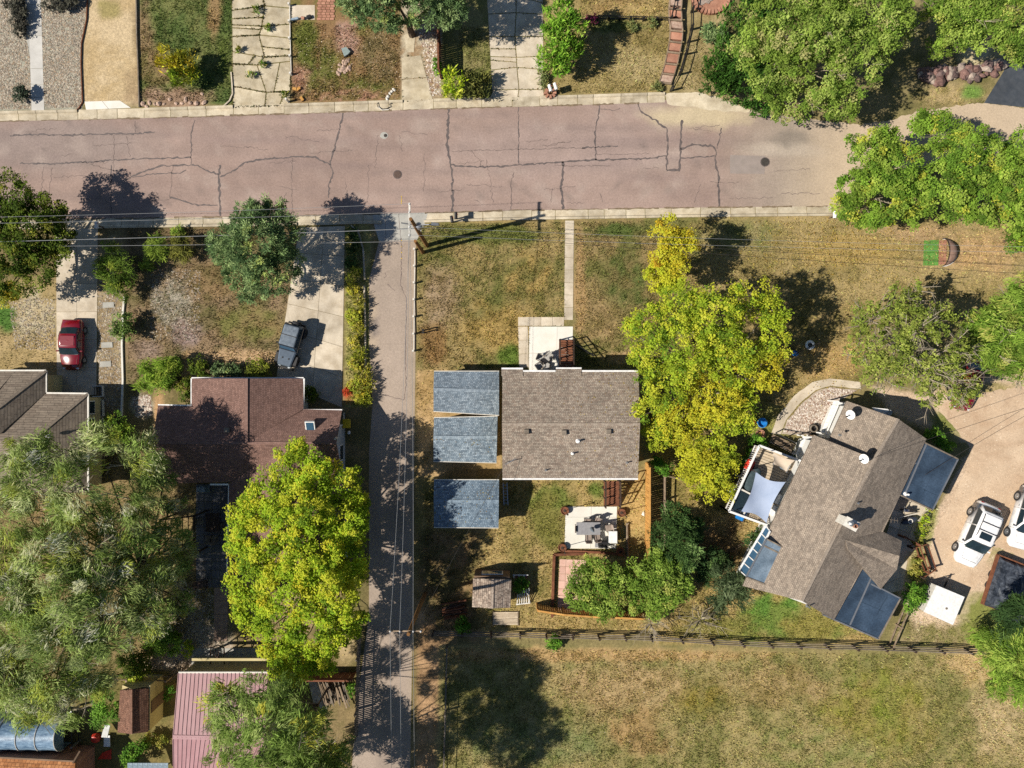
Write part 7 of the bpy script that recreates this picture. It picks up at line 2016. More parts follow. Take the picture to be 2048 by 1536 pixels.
tree('arborvitae', 'dense bright green arborvitae beside the north driveway', 'tree', [(1122, 32, 36, 3.2), (1138, 60, 32, 3.2), (1112, 70, 32, 3), (1122, 100, 34, 2.6), (1098, 110, 24, 2.0), (1118, 128, 26, 1.6), (1146, 95, 22, 2.4), (1090, 125, 18, 1.3)], [((136, 172, 54), 3), ((106, 146, 42), 3), ((166, 194, 74), 1.5)], 'upright', 1.1, .12, flat=1.0)
tree('flower_clump', 'purple flowering clump beside the arborvitae', 'flowers', [(1186, 38, 10, .4), (1178, 40, 8, .4)], [((150, 60, 96), 2), ((120, 50, 70), 1), ((96, 90, 50), 1)], 'small', .9, .02)
tree('small_juniper', 'small grey green juniper on the dry slope', 'shrub', [(1418, 68, 18, .7), (1432, 76, 18, .7), (1438, 62, 14, .6)], BLUEG, 'needle', .9, .04)
tree('creeping_juniper', 'dark green spreading juniper hedge on the slope by the bend', 'hedge', [(1490, 30, 48, 1.6), (1470, 100, 46, 1.6), (1440, 140, 36, 1.4), (1440, 175, 36, 1.2), (1485, 170, 44, 1.5), (1520, 200, 36, 1.3), (1500, -20, 40, 1.6), (1540, 100, 50, 1.6)], JUN, 'upright', 1.15, .08, flat=.6)
tree('broadleaf_tree', 'big green tree above the bend of the road', 'tree', [(1560, 50, 78, 6.5), (1540, 140, 62, 5.5), (1640, 60, 80, 7), (1640, 155, 66, 6), (1715, 110, 68, 6.5), (1745, 35, 72, 7), (1590, 205, 36, 4.5), (1680, 200, 44, 5), (1555, 195, 32, 4), (1500, 90, 40, 5), (1650, -20, 70, 7), (1790, 60, 40, 6), (1560, 225, 18, 3)], [((136, 154, 62), 3), ((108, 130, 48), 2.6), ((160, 172, 84), 2), ((172, 164, 104), .9)], 'broad', .75, .3, twigs=2, group='trees at the bend of the road', bare=12, bark='palebark')
tree('broadleaf_tree', 'pale green tree in the top right corner', 'tree', [(1925, 30, 60, 5.5), (1985, 60, 52, 5.5), (2030, 30, 62, 6), (1900, 80, 34, 4), (2040, 95, 34, 5), (1880, 20, 36, 5), (1960, -20, 60, 6), (1875, 100, 20, 3)], MIDGREEN, 'broad', .8, .25, twigs=2, group='trees at the bend of the road', bare=6, bark='palebark')
tree('broadleaf_tree', 'bright green tree standing over the east end of the street', 'tree', [(1740, 320, 62, 5.5), (1700, 375, 42, 4.6), (1765, 395, 56, 5), (1690, 410, 30, 3.8), (1800, 340, 56, 5.5), (1740, 425, 28, 3.8), (1820, 410, 44, 4.6), (1775, 285, 32, 4.6), (1720, 440, 14, 3)], FRESH, 'broad', 1.0, .2, twigs=2, group='trees at the bend of the road', bark='palebark', gap=.22)
tree('broadleaf_tree', 'yellowish green tree at the right edge below the bend', 'tree', [(1870, 270, 46, 5), (1920, 300, 56, 6), (1900, 360, 58, 6), (1975, 330, 52, 5.5), (1960, 400, 56, 5.5), (2030, 370, 56, 6), (2040, 300, 40, 5), (1910, 420, 38, 4.6), (2020, 425, 32, 4.6), (1850, 240, 26, 4), (2060, 420, 40, 5)], FRESH, 'broad', 1.0, .2, twigs=2, group='trees at the bend of the road', bare=8, bark='palebark', gap=.22)
tree('broadleaf_tree', 'green bush at the right edge beside the sports net', 'bush', [(2035, 480, 26, 2), (2050, 465, 24, 2)], FRESH, 'broad', 1, .08)
# ---- front of the middle house
tree('yellow_tree', 'bright yellow tree on the front lawn by the kerb', 'tree', [(1335, 465, 30, 5), (1358, 492, 32, 5), (1330, 510, 32, 5), (1350, 535, 32, 4.8), (1322, 555, 32, 4.6, [((206, 196, 44), 2), ((180, 184, 44), 2)]), (1340, 575, 26, 4.2, [((190, 192, 44), 2), ((160, 172, 40), 2)]), (1310, 545, 20, 4)], GOLD, 'broad', 1.05, .14, twigs=2)
G2 = [((214, 190, 48), 3), ((198, 184, 46), 2), ((170, 170, 46), 1.6)]
tree('spreading_tree', 'large yellow green tree over the east side of the middle house', 'tree', [(1300, 650, 46, 6), (1365, 605, 46, 6.5), (1430, 640, 62, 7.5), (1490, 600, 44, 6.5), (1545, 620, 36, 6), (1540, 680, 40, 6.2), (1370, 690, 66, 7.2), (1455, 710, 62, 6.4), (1515, 730, 48, 5.4, G2), (1300, 715, 44, 6), (1335, 770, 52, 5.6), (1420, 790, 62, 4.8, G2), (1470, 800, 46, 3.6), (1360, 840, 52, 4.2, G2), (1310, 870, 32, 3.8), (1420, 850, 46, 3), (1270, 650, 22, 5), (1475, 842, 30, 3), (1260, 660, 16, 4.5), (1540, 760, 24, 5, G2), (1290, 820, 26, 5)], CTR, 'broad', .62, .24, base=(1400, 770), twigs=3, bark='palebark')
tree('yellow_shrub_tree', 'small yellow tree beside the rail fence corner', 'tree', [(1385, 915, 38, 2.6), (1425, 935, 42, 2.4), (1405, 960, 36, 2.2), (1440, 975, 28, 1.8), (1370, 950, 24, 2), (1450, 905, 28, 2, CTR)], [((212, 198, 48), 3), ((190, 186, 46), 3), ((164, 170, 46), 2)], 'broad', .9, .12, twigs=2)
tree('side_shrub', 'green shrub tucked between golden fence and yellow tree', 'shrub', [(1325, 935, 16, 1.4), (1312, 925, 12, 1.2)], HEDGE, 'broad', 1, .05)
tree('dark_juniper', 'dark blue green juniper east of the golden fence', 'tree', [(1350, 1040, 36, 3.6), (1360, 1080, 40, 3.8), (1330, 1075, 30, 2.6), (1370, 1110, 32, 3), (1385, 1060, 28, 3), (1335, 1110, 24, 2)], [((66, 88, 44), 3), ((50, 70, 34), 3), ((96, 114, 66), 1)], 'needle', 1.1, .14)
tree('leafy_bush_tree', 'round green tree over the paver terrace', 'tree', [(1165, 1165, 32, 2.8), (1205, 1145, 34, 3), (1200, 1185, 40, 3), (1240, 1170, 34, 3), (1160, 1195, 26, 2.4), (1215, 1215, 26, 2.2), (1145, 1180, 14, 2), (1180, 1130, 18, 2.4)], MIDGREEN, 'broad', 1.0, .12, group='green trees south of the patio', twigs=1)
tree('leafy_bush_tree', 'second green tree east of the terrace with bright leaves', 'tree', [(1290, 1150, 34, 3), (1330, 1130, 36, 3), (1335, 1175, 40, 3), (1290, 1190, 34, 2.8), (1370, 1165, 28, 2.6), (1315, 1215, 28, 2.4), (1280, 1210, 22, 2.2)], MIDGREEN, 'broad', 1.0, .12, group='green trees south of the patio', twigs=1)
tree('dead_branch_bush', 'leafless grey bush beside the weathered rail fence', 'bush', [(1300, 1245, 18, 1.4), (1400, 1240, 30, .9)], [((170, 150, 110), 2), ((140, 130, 80), 1)], 'fine', .12, .06, bark='palebark', bare=26)
tree('added_shade_shrub', 'dark undergrowth shrub between the junipers and the deck', 'shrub', [(1425, 1120, 24, 1.6), (1415, 1150, 22, 1.6), (1445, 1125, 18, 1.3), (1400, 1130, 20, 1.5), (1500, 1080, 14, 1), (1515, 1068, 12, 1)], DARKG, 'broad', .8, .06)  # shrub mass added, with dark leaves, to stand for the shadow here
tree('dark_shrub_tree', 'dark grey green shrub tree west of the right house', 'shrub', [(1450, 1160, 30, 2.4), (1465, 1190, 28, 2.2), (1440, 1195, 24, 1.8), (1470, 1165, 24, 2.2)], [((86, 98, 66), 3), ((62, 76, 48), 2), ((112, 120, 88), 1)], 'fine', 1.0, .1)
for x, y, r, lb in ((1600, 915, 11, 'green plant under the deck stairs railing'), (1500, 915, 20, 'green shrub against the northwest rail of the deck'), (1515, 885, 16, 'small green shrub at the north corner of the deck'), (1535, 1065, 14, 'green plant at the foot of the glazed lean-to'), (1105, 1283, 16, 'dark green weed clump against the rail fence'), (925, 1250, 16, 'grassy weed clump beside the log pile'), (955, 1195, 10, 'green herb clump at the shed wall'), (1040, 1170, 16, 'green plant beside the shake shed')):
    tree('garden_plant', lb, 'plant', [(x, y, r, .7), (x + r * .4, y + r * .3, r * .7, .5)], HEDGE if r != 14 else FRESH, 'broad', .9, .03)
# ---- right side
tree('sparse_elm', 'sparse elm with bare grey branches north of the right house', 'tree', [(1740, 640, 42, 5), (1790, 610, 42, 5.5), (1830, 660, 50, 6.5), (1880, 700, 50, 6.5), (1780, 690, 52, 6.5), (1730, 700, 40, 5.5), (1840, 740, 50, 6), (1900, 760, 36, 5.5), (1930, 775, 30, 4.5), (1915, 790, 26, 4), (1760, 750, 40, 5.5), (1880, 640, 36, 5.5), (1820, 580, 26, 5), (1920, 690, 30, 5.5), (1860, 790, 26, 4.6), (1720, 660, 24, 5)], [((142, 150, 62), 3), ((116, 128, 50), 3), ((164, 166, 82), 1.5)], 'small', .36, .2, base=(1800, 725), twigs=5, bark='palebark', bare=110, gap=.3)
tree('tamarisk_tree', 'feathery green tree at the right edge beside the sparse elm', 'tree', [(1985, 640, 46, 5), (2020, 610, 44, 5), (2030, 670, 50, 5), (1975, 700, 42, 4.6), (2020, 725, 36, 4.4), (2045, 570, 30, 4.4), (1955, 660, 30, 4.4), (2040, 740, 30, 4)], MIDGREEN, 'fine', .9, .2, bare=10)
tree('corner_tree', 'mixed green tree in the bottom right near the covered trailer', 'tree', [(2020, 1240, 36, 3.6, DARKG), (2045, 1220, 40, 4, DARKG), (2005, 1280, 36, 3.2), (2035, 1300, 44, 3.8), (1980, 1300, 28, 2.6), (2030, 1350, 38, 3), (2000, 1345, 28, 2.4), (1965, 1275, 24, 2.0), (1995, 1380, 20, 1.6), (2050, 1385, 26, 2)], MIDGREEN, 'fine', 1.0, .18)
tree('yard_shrub', 'green shrub between the right house and the white trailer', 'shrub', [(1822, 1180, 16, 1.3), (1832, 1195, 16, 1.2), (1818, 1208, 16, 1.1), (1842, 1178, 12, 1)], HEDGE, 'broad', 1.0, .05)
tree('yard_weeds', 'yellow green weeds along the pad of the right house', 'plant', [(1850, 1035, 9, .4), (1845, 1050, 11, .4), (1838, 1068, 11, .4), (1858, 1018, 8, .35), (1835, 1082, 9, .4)], GRASSY + LIME, 'tuft', .8, .02, flat=.6)
tree('yard_weeds', 'dry yellow weeds beside the brown handrail of the right house', 'plant', [(1832, 1125, 9, .35), (1826, 1140, 10, .35), (1838, 1150, 9, .3)], GRASSY, 'tuft', .8, .02, flat=.6)
tree('wall_shrubs', 'dark shrubs in the shade along the north side of the flat roof', 'shrub', [(1862, 868, 14, .9), (1880, 880, 14, .9), (1895, 892, 12, .8)], HEDGE, 'broad', 1.0, .04)
# ---- west gardens
for lb, lobes, pal, sty in (
    ('dark green bush beside the shaded end of the red car driveway', [(225, 515, 26, 1.8), (232, 545, 30, 1.8), (215, 535, 22, 1.5), (240, 570, 22, 1.4), (246, 590, 12, 1)], [((104, 124, 46), 3), ((80, 100, 36), 2), ((150, 156, 62), 1)], 'fine'),
    ('round bush over the white edging south of the dark green bush', [(243, 645, 20, 1.1), (250, 662, 18, 1), (238, 662, 16, 1)], [((120, 140, 70), 3), ((92, 114, 54), 2)], 'broad'),
    ('large feathery green bush north of the brown house', [(315, 735, 30, 1.3), (335, 745, 28, 1.3), (325, 765, 26, 1.1), (295, 765, 20, .9), (350, 735, 16, 1)], [((134, 156, 56), 3), ((106, 130, 46), 2), ((160, 172, 70), 1)], 'fine'),
    ('pale green bush under the cables, left of the kerbside pair', [(312, 490, 20, 1), (320, 505, 18, .9), (305, 505, 14, .8)], [((136, 150, 60), 3), ((110, 128, 48), 2)], 'fine'),
    ('brownish green bush under the cables, right of the kerbside pair', [(360, 492, 20, 1), (366, 507, 16, .9), (352, 510, 12, .8)], [((126, 122, 56), 3), ((104, 104, 48), 2)], 'fine'),
    ('little green bush beside the kerb shade', [(290, 530, 11, .5), (300, 534, 8, .4)], MIDGREEN, 'fine'),
    ('small pale bush at the kerb left of the juniper', [(358, 463, 12, .5), (350, 466, 9, .4)], MIDGREEN, 'fine'),
    ('bright green bush at the end of the white edging', [(232, 850, 22, 1.3), (246, 866, 18, 1.1), (228, 872, 16, 1)], FRESH, 'broad'),
    ('olive bush at the northwest corner of the brown house', [(396, 733, 18, .8), (408, 742, 14, .7), (370, 770, 18, .9), (378, 790, 16, .8)], OLIVE, 'broad'),
    ('blue green hedge plant below the brown house eave', [(440, 742, 16, .7), (460, 740, 16, .7), (478, 744, 12, .6)], BLUEG, 'small'),
    ('round olive shrub beside the jeep', [(518, 742, 22, .9), (508, 748, 16, .8)], [((130, 132, 44), 2), ((100, 108, 38), 2)], 'broad'),
    ('shaded shrub in the corner of the jeep driveway', [(626, 792, 14, .9), (618, 780, 10, .8)], OLIVE, 'broad')):
    tree('garden_bush', lb, 'bush', lobes, pal, sty, 1.0, .05)
strip_ = [(702, 465, 12), (708, 490, 14), (703, 520, 12), (712, 545, 13), (706, 575, 12), (716, 600, 13), (708, 630, 14), (718, 655, 13), (706, 680, 12), (720, 705, 15), (708, 728, 12), (726, 745, 16), (733, 770, 17), (728, 795, 16), (712, 765, 12), (715, 790, 12)]
strip_.sort(key=lambda q_: q_[1])
for i, (x, y, r) in enumerate(strip_):
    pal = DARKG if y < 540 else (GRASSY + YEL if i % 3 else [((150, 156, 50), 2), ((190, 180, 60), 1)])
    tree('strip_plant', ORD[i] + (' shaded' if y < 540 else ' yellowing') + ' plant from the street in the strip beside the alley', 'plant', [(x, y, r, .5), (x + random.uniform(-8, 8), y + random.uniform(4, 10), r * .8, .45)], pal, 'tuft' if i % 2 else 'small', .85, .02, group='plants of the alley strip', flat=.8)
tree('red_sumac', 'small red leaved plant beside the jeep driveway corner', 'plant', [(694, 782, 9, .4)], [((200, 80, 40), 2), ((170, 60, 40), 1)], 'small', 1, .02)
# ---- willows
WZ = 9.5
tree('willow_tree', 'huge grey green willow west of the courtyard, northern crown', 'tree', [(120, 905, 52, WZ - 1), (200, 900, 50, WZ - 1.5), (280, 920, 46, WZ - 2), (330, 955, 34, WZ - 3.5), (60, 960, 62, WZ), (150, 985, 56, WZ), (20, 1040, 60, WZ), (270, 1000, 50, WZ - 2), (40, 900, 44, WZ - 1), (345, 1000, 26, WZ - 4), (300, 885, 30, WZ - 3), (215, 1040, 44, WZ - 2), (120, 1050, 40, WZ - 1), (345, 1070, 34, 5.2), (365, 1095, 26, 4.6), (300, 1050, 34, 6)], WILLOW, 'fine', .95, .24, base=(318, 1130), twigs=3, bark='bark', group='willows', bare=16, clump=.8, gap=.2)
tree('willow_tree', 'huge grey green willow west of the courtyard, middle crown', 'tree', [(90, 1120, 66, WZ), (180, 1110, 56, WZ - .5), (260, 1110, 50, WZ - 1.5), (30, 1190, 66, WZ), (130, 1200, 66, WZ), (220, 1180, 56, WZ - 1), (310, 1170, 46, WZ - 2.5), (290, 1230, 46, WZ - 2), (350, 1140, 34, WZ - 3.5), (-20, 1120, 60, WZ), (360, 1200, 26, WZ - 4)], WILLOW, 'fine', 1.25, .3, base=(290, 1130), twigs=4, bark='bark', group='willows', bare=30, clump=.8, gap=.05)
tree('willow_tree', 'huge grey green willow west of the courtyard, southern crown', 'tree', [(60, 1280, 66, WZ), (150, 1290, 60, WZ - .5), (220, 1270, 46, WZ - 1), (30, 1360, 62, WZ - 1), (110, 1370, 62, WZ - 1), (180, 1355, 48, WZ - 2), (60, 1420, 40, WZ - 3), (140, 1420, 34, WZ - 3), (-20, 1320, 60, WZ)], WILLOW, 'fine', 1.25, .24, base=(190, 1240), twigs=4, bark='bark', group='willows', bare=30, clump=.8, gap=.05)
tree('alley_tree', 'large yellow green tree between brown house and alley', 'tree', [(590, 930, 46, 6), (640, 960, 46, 6.5), (690, 980, 46, 6.5), (540, 990, 46, 6), (500, 1020, 40, 5.6), (600, 1030, 66, 8), (690, 1050, 50, 7.5), (530, 1080, 60, 7.5), (620, 1110, 66, 8.5), (700, 1120, 40, 7), (505, 1150, 50, 7), (580, 1180, 62, 8), (660, 1190, 62, 8), (500, 1220, 42, 6.5), (560, 1260, 56, 7), (640, 1260, 58, 7), (700, 1220, 36, 6.5), (590, 1320, 46, 6), (640, 1320, 34, 5.4), (480, 1090, 30, 6), (600, 900, 22, 5), (560, 1330, 26, 5), (715, 1010, 26, 6), (700, 1150, 36, 4.6), (700, 1060, 36, 4.6), (690, 1255, 36, 4.2), (660, 1130, 40, 5)], YGREEN, 'big', 1.05, .24, base=(630, 1090), twigs=2)
tree('tall_elm', 'tall grey green elm over the south end of the alley yard', 'tree', [(450, 1400, 40, 9), (500, 1385, 38, 9.5), (555, 1395, 46, 10), (480, 1450, 44, 10), (545, 1455, 50, 11), (600, 1470, 50, 11), (520, 1510, 50, 11), (600, 1540, 50, 11), (655, 1500, 38, 10), (680, 1540, 36, 9), (450, 1500, 34, 9), (430, 1440, 20, 8), (640, 1440, 26, 9)], [((134, 150, 78), 3), ((108, 126, 58), 3), ((158, 168, 100), 1.5), ((186, 176, 70), .5)], 'fine', 1.05, .09, base=(660, 1370), twigs=2, bare=24, clump=.7, gap=.1)
tree('tall_elm', 'second tall elm standing across the bottom edge beside the alley', 'tree', [(590, 1560, 46, 11), (640, 1580, 54, 11.5), (700, 1590, 46, 11), (560, 1630, 60, 12), (650, 1660, 60, 12), (740, 1640, 40, 10), (500, 1600, 46, 11), (600, 1740, 60, 12), (700, 1730, 56, 12), (520, 1720, 56, 12), (640, 1800, 60, 12), (625, 1555, 46, 5), (650, 1620, 60, 6), (600, 1500, 36, 5), (670, 1500, 28, 3.5), (560, 1580, 40, 5), (690, 1570, 36, 4)], [((134, 150, 78), 3), ((108, 126, 58), 3), ((158, 168, 100), 1.5)], 'fine', 1.1, .14, twigs=2, clump=.7, gap=.05)
for lb, lobes, pal in (('green bush in the pink gravel south of the courtyard', [(320, 1265, 28, 1.3), (335, 1285, 24, 1.2), (312, 1290, 22, 1.1), (345, 1265, 16, 1)], [((130, 158, 56), 3), ((104, 132, 46), 2)]), ('dark olive bush near the south west garden fence', [(262, 1310, 28, 1.5), (280, 1335, 22, 1.3), (255, 1335, 20, 1.2)], OLIVE), ('bright yellow green bush against the olive shed', [(272, 1358, 15, 1.1), (264, 1366, 12, 1)], LIME), ('feathery green bush west of the garden shed', [(210, 1400, 24, 1.6), (222, 1425, 26, 1.6), (205, 1440, 20, 1.4)], [((122, 158, 56), 3), ((98, 132, 48), 2)]), ('thin green plant between shed and mauve roof', [(342, 1380, 10, 1), (335, 1394, 9, .9)], HEDGE), ('green bush at the bottom edge beside the pale lean-to', [(270, 1505, 20, 1.3), (258, 1520, 18, 1.2), (285, 1490, 14, 1)], HEDGE), ('small olive bush south of the garden shed', [(300, 1478, 14, .6), (322, 1482, 12, .6)], GRASSY), ('small green clump inside the alley corner of the woodpile yard', [(702, 1370, 9, .6), (702, 1385, 7, .5)], HEDGE), ('yellow weeds under the willow edge', [(380, 1290, 10, .4), (376, 1305, 9, .4)], LIME)):
    tree('garden_bush', lb, 'bush', lobes, pal, 'broad', .95, .05)
for i, (x, y) in enumerate(((570, 190), (500, 150), (525, 128), (478, 100), (536, 55), (512, 20))):
    tree('weed_tuft', ORD[i] + ' green weed tuft from the street in the cracked driveway', 'weed', [(x, y, random.uniform(6, 9), .25)], HEDGE + GRASSY, 'tuft', .6, .015, group='weeds in the cracked driveway', flat=.8)
for x, y, lb in ((1262, 52, 'grey green weed tuft left on the dry lawn'), (1302, 44, 'grey green weed tuft right on the dry lawn by the black fence'), (1312, 172, 'weed tuft at the foot of the garden steps'), (1085, 150, 'grassy tuft beside the mailbox on the brick base'), (1108 - 25, 165, 'pale flowering tuft beside the north driveway foot')):
    tree('weed_tuft', lb, 'weed', [(x, y, 10, .3), (x + 6, y + 4, 7, .25)], [((130, 138, 84), 2), ((160, 150, 90), 1)], 'tuft', .6, .015, flat=.8)
print('leaves', NLEAF)

# ================================================================ uncountable stuff: grass, pebbles, fallen leaves
def grass_field(n, name, zones, hrange, wid, seed, tint=1.0, exclude=True, lean=.5):
    rng = np.random.default_rng(seed)
    out = []
    for poly, k in zones:
        xs = [p[0] for p in poly]; ys = [p[1] for p in poly]
        area = abs(sum(poly[i][0] * poly[(i + 1) % len(poly)][1] - poly[(i + 1) % len(poly)][0] * poly[i][1] for i in range(len(poly)))) / 2
        m = int(area * k)
        bb = (max(xs) - min(xs)) * (max(ys) - min(ys))
        px = rng.uniform(min(xs), max(xs), int(m * bb / max(area, 1))); py = rng.uniform(min(ys), max(ys), len(px))
        ok = inpoly(px, py, poly)
        if exclude:
            for h in HARD:
                hx = [q[0] for q in h]; hy = [q[1] for q in h]
                mm = ok & (px > min(hx)) & (px < max(hx)) & (py > min(hy)) & (py < max(hy))
                idx = np.nonzero(mm)[0]
                if len(idx): ok[idx[inpoly(px[idx], py[idx], h)]] = False
        ok &= fbm(px / 14, py / 14, seed, 3) + rng.uniform(-.25, .25, len(px)) > .42
        out.append(np.stack([px[ok], py[ok]], 1))
    q = np.concatenate(out); px, py = q[:, 0], q[:, 1]
    col = paint(px, py)
    m = len(px)
    tuft = (vnoise(px / 4.5, py / 4.5, 31) - .5) * .9
    col = col * np.exp(rng.normal(0, .3, m) + tuft)[:, None] * tint * np.array([1.05, 1.1, .95]) * 1.1
    gsel = (rng.random(m) < .16)[:, None]
    col = np.where(gsel, col * np.array([.72, .95, .7]), col)
    col = np.clip(col, .01, .7)
    x = (px - 1024) / S; y = (768 - py) / S
    a = rng.uniform(0, 2 * np.pi, m); hgt = rng.uniform(*hrange, m); w = rng.uniform(.6, 1.3, m) * wid
    la = rng.uniform(0, 2 * np.pi, m); ll = hgt * lean * rng.uniform(.3, 1.8, m)
    v = np.empty((m, 3, 3))
    v[:, 0] = np.stack([x - np.cos(a) * w, y - np.sin(a) * w, np.full(m, -.002)], 1)
    v[:, 1] = np.stack([x + np.cos(a) * w, y + np.sin(a) * w, np.full(m, -.002)], 1)
    v[:, 2] = np.stack([x + np.cos(la) * ll, y + np.sin(la) * ll, hgt], 1)
    me = mesh_np(name, v.reshape(-1, 3), np.arange(m * 3), 3, np.repeat(col, 3, axis=0), M['grass'])
    o = link_mesh(name, me); tag(o, 'short mixed dry and green grass over the yards and field', 'grass', kind='stuff')
    print('grass', m)
DZ = .42
Z = [([(282, -10), (463, -10), (463, 205), (282, 200)], DZ), ([(585, 42), (800, 60), (800, 204), (586, 204)], DZ), ([(918, 50), (985, 60), (985, 150), (918, 150)], DZ * .8), ([(1165, -10), (1340, -10), (1330, 186), (1110, 186)], DZ * .8),
     ([(1365, 90), (1410, 60), (1420, 180), (1350, 180)], DZ * .6), ([(835, 440), (1128, 440), (1128, 740), (835, 740)], DZ), ([(1150, 440), (1400, 436), (1400, 735), (1150, 735)], DZ), ([(1400, 440), (2048, 450), (2048, 600), (1400, 600)], DZ * .6), ([(1280, 600), (1720, 600), (1720, 760), (1560, 850), (1300, 930)], DZ * .6),
     ([(850, 960), (1300, 960), (1300, 1260), (850, 1260)], DZ * .8), ([(1305, 940), (1520, 900), (1750, 1280), (1310, 1280)], DZ * .8), ([(890, 1295), (2060, 1312), (2060, 1550), (880, 1550)], DZ * .85), ([(255, 458), (600, 458), (550, 720), (255, 800)], DZ * .7), ([(692, 455), (728, 455), (735, 810), (692, 810)], DZ),
     ([(0, 590), (110, 590), (110, 740), (0, 740)], DZ * .3), ([(150, 880), (460, 970), (450, 1350), (0, 1430), (0, 900)], DZ * .4), ([(1840, 985), (1880, 1000), (1850, 1120), (1800, 1230), (1830, 1240), (1820, 1110)], DZ * .5), ([(1800, 1230), (1990, 1240), (1990, 1290), (1780, 1290)], DZ * .5), ([(1830, 176), (1975, 176), (1965, 208), (1840, 214)], DZ * .5), ([(832, 740), (868, 740), (868, 1200), (832, 1200)], DZ * .3)]
grass_field(0, 'grass', Z, (.06, .2), .03, 11)

def pebbles(name, label, zones, seed, cols, rr):
    rng = np.random.default_rng(seed)
    pts = []
    for poly, m in zones:
        xs = [p[0] for p in poly]; ys = [p[1] for p in poly]
        px = rng.uniform(min(xs), max(xs), m); py = rng.uniform(min(ys), max(ys), m); ok = inpoly(px, py, poly)
        for h in HARD:
            if poly is h: continue
            hx = [q[0] for q in h]; hy = [q[1] for q in h]
            if max(hx) < min(xs) or min(hx) > max(xs) or max(hy) < min(ys) or min(hy) > max(ys): continue
            if name == 'pebbles_bed': continue
            ok &= ~inpoly(px, py, h)
        pts.append(np.stack([px[ok], py[ok]], 1))
    q = np.concatenate(pts); m = len(q)
    x = (q[:, 0] - 1024) / S; y = (768 - q[:, 1]) / S
    r = rng.uniform(*rr, m)
    base = np.array([(1, 0, 0), (0, 1, 0), (-1, 0, 0), (0, -1, 0), (0, 0, .8)], float)
    a = rng.uniform(0, 6.28, m)
    v = np.empty((m, 5, 3))
    for k in range(5):
        j = rng.uniform(.7, 1.25, m)
        v[:, k, 0] = x + r * j * (base[k, 0] * np.cos(a) - base[k, 1] * np.sin(a)); v[:, k, 1] = y + r * j * (base[k, 0] * np.sin(a) + base[k, 1] * np.cos(a)); v[:, k, 2] = .004 + base[k, 2] * r * j
    f = np.array([(0, 1, 4), (1, 2, 4), (2, 3, 4), (3, 0, 4)])
    F = (np.arange(m)[:, None, None] * 5 + f[None]).reshape(-1)
    cc = np.array([C3(*c) for c in cols])[rng.integers(0, len(cols), m)] * rng.uniform(.75, 1.2, m)[:, None]
    me = mesh_np(name, v.reshape(-1, 3), F, 3, np.repeat(cc, 5, axis=0), M['pebble'])
    tag(link_mesh(name, me), label, 'pebbles', kind='stuff')
GREYS = [(150, 140, 126), (176, 164, 148), (196, 184, 166), (132, 122, 110), (168, 146, 122)]
pebbles('gravel', 'loose grey pebbles over the beds and yards', [([(0, -10), (175, -10), (163, 90), (165, 218), (0, 222)], 14000), ([(196, 560), (246, 580), (244, 830), (196, 800)], 1500), ([(300, 540), (400, 540), (400, 680), (300, 680)], 900), ([(15, 590), (110, 600), (110, 700), (30, 700)], 900), ([(345, 1170), (428, 1180), (425, 1290), (330, 1340)], 2200)], 3, GREYS, (.035, .085))
pebbles('pebbles_bed', 'mixed river pebbles beside the curved walk', [([(1566, 864), (1575, 842), (1604, 810), (1636, 784), (1662, 776), (1712, 782), (1680, 800), (1655, 838), (1622, 866)], 3600), ([(266, 795), (300, 790), (305, 830), (272, 835)], 700), ([(836, 60), (876, 50), (884, 190), (860, 196), (850, 120)], 700)], 4, [(214, 200, 186), (168, 150, 136), (150, 120, 104), (190, 174, 158), (226, 216, 204)], (.04, .1))
pebbles('yard_gravel', 'scattered light stones over the gravel yard and bare soil', [([(1860, 800), (2048, 770), (2048, 1100), (1960, 1180), (1850, 1240), (1830, 1150), (1890, 1010), (1945, 890)], 2200), ([(590, 60), (800, 60), (800, 200), (590, 200)], 700), ([(890, 1300), (2048, 1320), (2048, 1536), (890, 1536)], 260)], 5, [(222, 200, 172), (196, 170, 140), (170, 144, 118), (236, 222, 200)], (.018, .04))

def fallen_leaves(n, seed):
    rng = np.random.default_rng(seed)
    px = np.concatenate([rng.normal(1680, 95, n), rng.normal(1450, 90, n // 3), rng.normal(600, 60, n // 4), rng.normal(1640, 60, n // 4)]); py = np.concatenate([rng.normal(490, 40, n), rng.normal(560, 90, n // 3), rng.normal(1270, 60, n // 4), rng.normal(720, 50, n // 4)])
    ok = (py > 432) & (px < 2040)
    px, py = px[ok], py[ok]; m = len(px)
    x = (px - 1024) / S; y = (768 - py) / S
    a = rng.uniform(0, 6.28, m); r = rng.uniform(.03, .065, m)
    v = np.empty((m, 4, 3))
    for k in range(4):
        rr = r * (1 if k % 2 == 0 else .6)
        v[:, k] = np.stack([x + rr * np.cos(a + k * 1.57), y + rr * np.sin(a + k * 1.57), .09 + rng.uniform(0, .05, m)], 1)
    cc = np.array([C3(*c) for c in ((232, 206, 90), (240, 222, 140), (206, 170, 70), (190, 150, 80))])[rng.integers(0, 4, m)]
    me = mesh_np('fallen_leaves', v.reshape(-1, 3), np.arange(m * 4), 4, np.repeat(cc, 4, axis=0), M['leaf'])
    tag(link_mesh('fallen_leaves', me), 'yellow fallen leaves scattered on the dry grass', 'leaves', kind='stuff')
fallen_leaves(1100, 8)

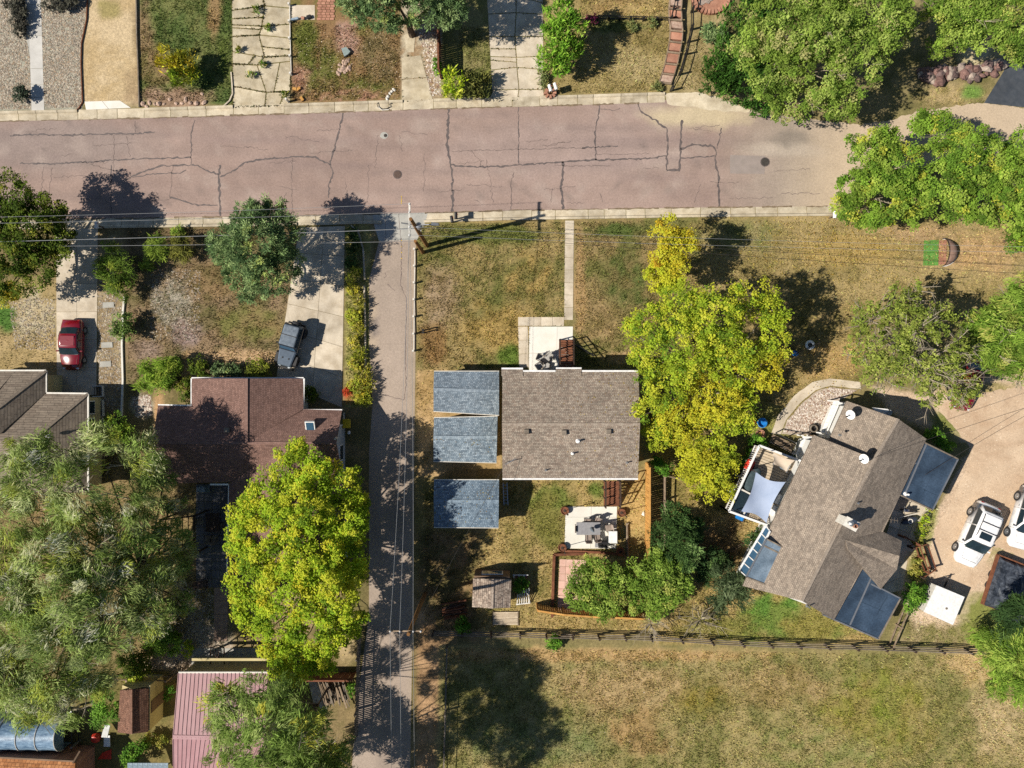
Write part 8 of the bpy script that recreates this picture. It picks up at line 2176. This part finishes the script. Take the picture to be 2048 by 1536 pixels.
def joint_grass(seed):
    rng = np.random.default_rng(seed); P = []
    for nm, pl in JOINT:
        k = {'cracked_driveway': 14, 'north_driveway': 4, 'weedy_drive': 6}[nm]
        for i in range(len(pl)):
            a, b = pl[i], pl[(i + 1) % len(pl)]
            L = (b - a).length
            if rng.random() < .3: continue
            n = int(L * k * rng.uniform(.2, 2))
            t = rng.random(n) ** rng.uniform(.5, 2)
            P.append(np.stack([a.x + (b.x - a.x) * t + rng.normal(0, .035, n), a.y + (b.y - a.y) * t + rng.normal(0, .035, n)], 1))
    q = np.concatenate(P); m = len(q); x, y = q[:, 0], q[:, 1]
    a = rng.uniform(0, 6.28, m); w = rng.uniform(.03, .07, m); h = rng.uniform(.05, .16, m); l = rng.uniform(0, .1, m); la = rng.uniform(0, 6.28, m)
    v = np.empty((m, 3, 3))
    v[:, 0] = np.stack([x - np.cos(a) * w, y - np.sin(a) * w, np.full(m, .02)], 1); v[:, 1] = np.stack([x + np.cos(a) * w, y + np.sin(a) * w, np.full(m, .02)], 1); v[:, 2] = np.stack([x + np.cos(la) * l, y + np.sin(la) * l, h], 1)
    cc = np.array([C3(*c) for c in ((112, 116, 56), (140, 128, 72), (124, 98, 66), (96, 106, 48))])[rng.integers(0, 4, m)]
    me = mesh_np('joint_weeds', v.reshape(-1, 3), np.arange(m * 3), 3, np.repeat(cc, 3, axis=0), M['grass'])
    tag(link_mesh('joint_weeds', me), 'low weeds growing along the joints of the old driveways', 'weeds', kind='stuff')
joint_grass(14)

def roof_litter(seed):
    """dry leaves lying on the middle roof and the southern shed"""
    rng = np.random.default_rng(seed); Q = []
    def slope_pts(x0, x1, yr, ye, zr, ze, n, bias):
        u = rng.random(n) ** bias; t = rng.random(n)
        px = x0 + (x1 - x0) * u; py = yr + (ye - yr) * t; z = zr + (ze - zr) * t
        k = (H - z) / H / S
        Q.append(np.stack([(px - 1024) * k, (768 - py) * k, z + .025], 1))
    slope_pts(1276, 1120, 849, 745, 5.4, 4.3, 130, 2.2); slope_pts(1276, 1120, 849, 955, 5.4, 4.3, 110, 2.2)
    slope_pts(870, 990, 1003, 962, 2.75, 2.15, 50, 1.2); slope_pts(870, 990, 1003, 1052, 2.75, 2.15, 50, 1.2); slope_pts(872, 990, 878, 920, 2.75, 2.15, 26, 1.2)
    q = np.concatenate(Q); m = len(q); a = rng.uniform(0, 6.28, m); r = rng.uniform(.03, .06, m)
    v = np.empty((m, 4, 3))
    for k in range(4):
        rr = r * (1 if k % 2 == 0 else .6); v[:, k] = q + np.stack([rr * np.cos(a + k * 1.57), rr * np.sin(a + k * 1.57), rng.uniform(0, .02, m)], 1)
    cc = np.array([C3(*c) for c in ((206, 182, 80), (176, 140, 70), (150, 118, 66))])[rng.integers(0, 3, m)]
    me = mesh_np('roof_leaves', v.reshape(-1, 3), np.arange(m * 4), 4, np.repeat(cc, 4, axis=0), M['leaf'])
    tag(link_mesh('roof_leaves', me), 'dry yellow leaves lying on the middle house and shed roofs', 'leaves', kind='stuff')
roof_litter(15)
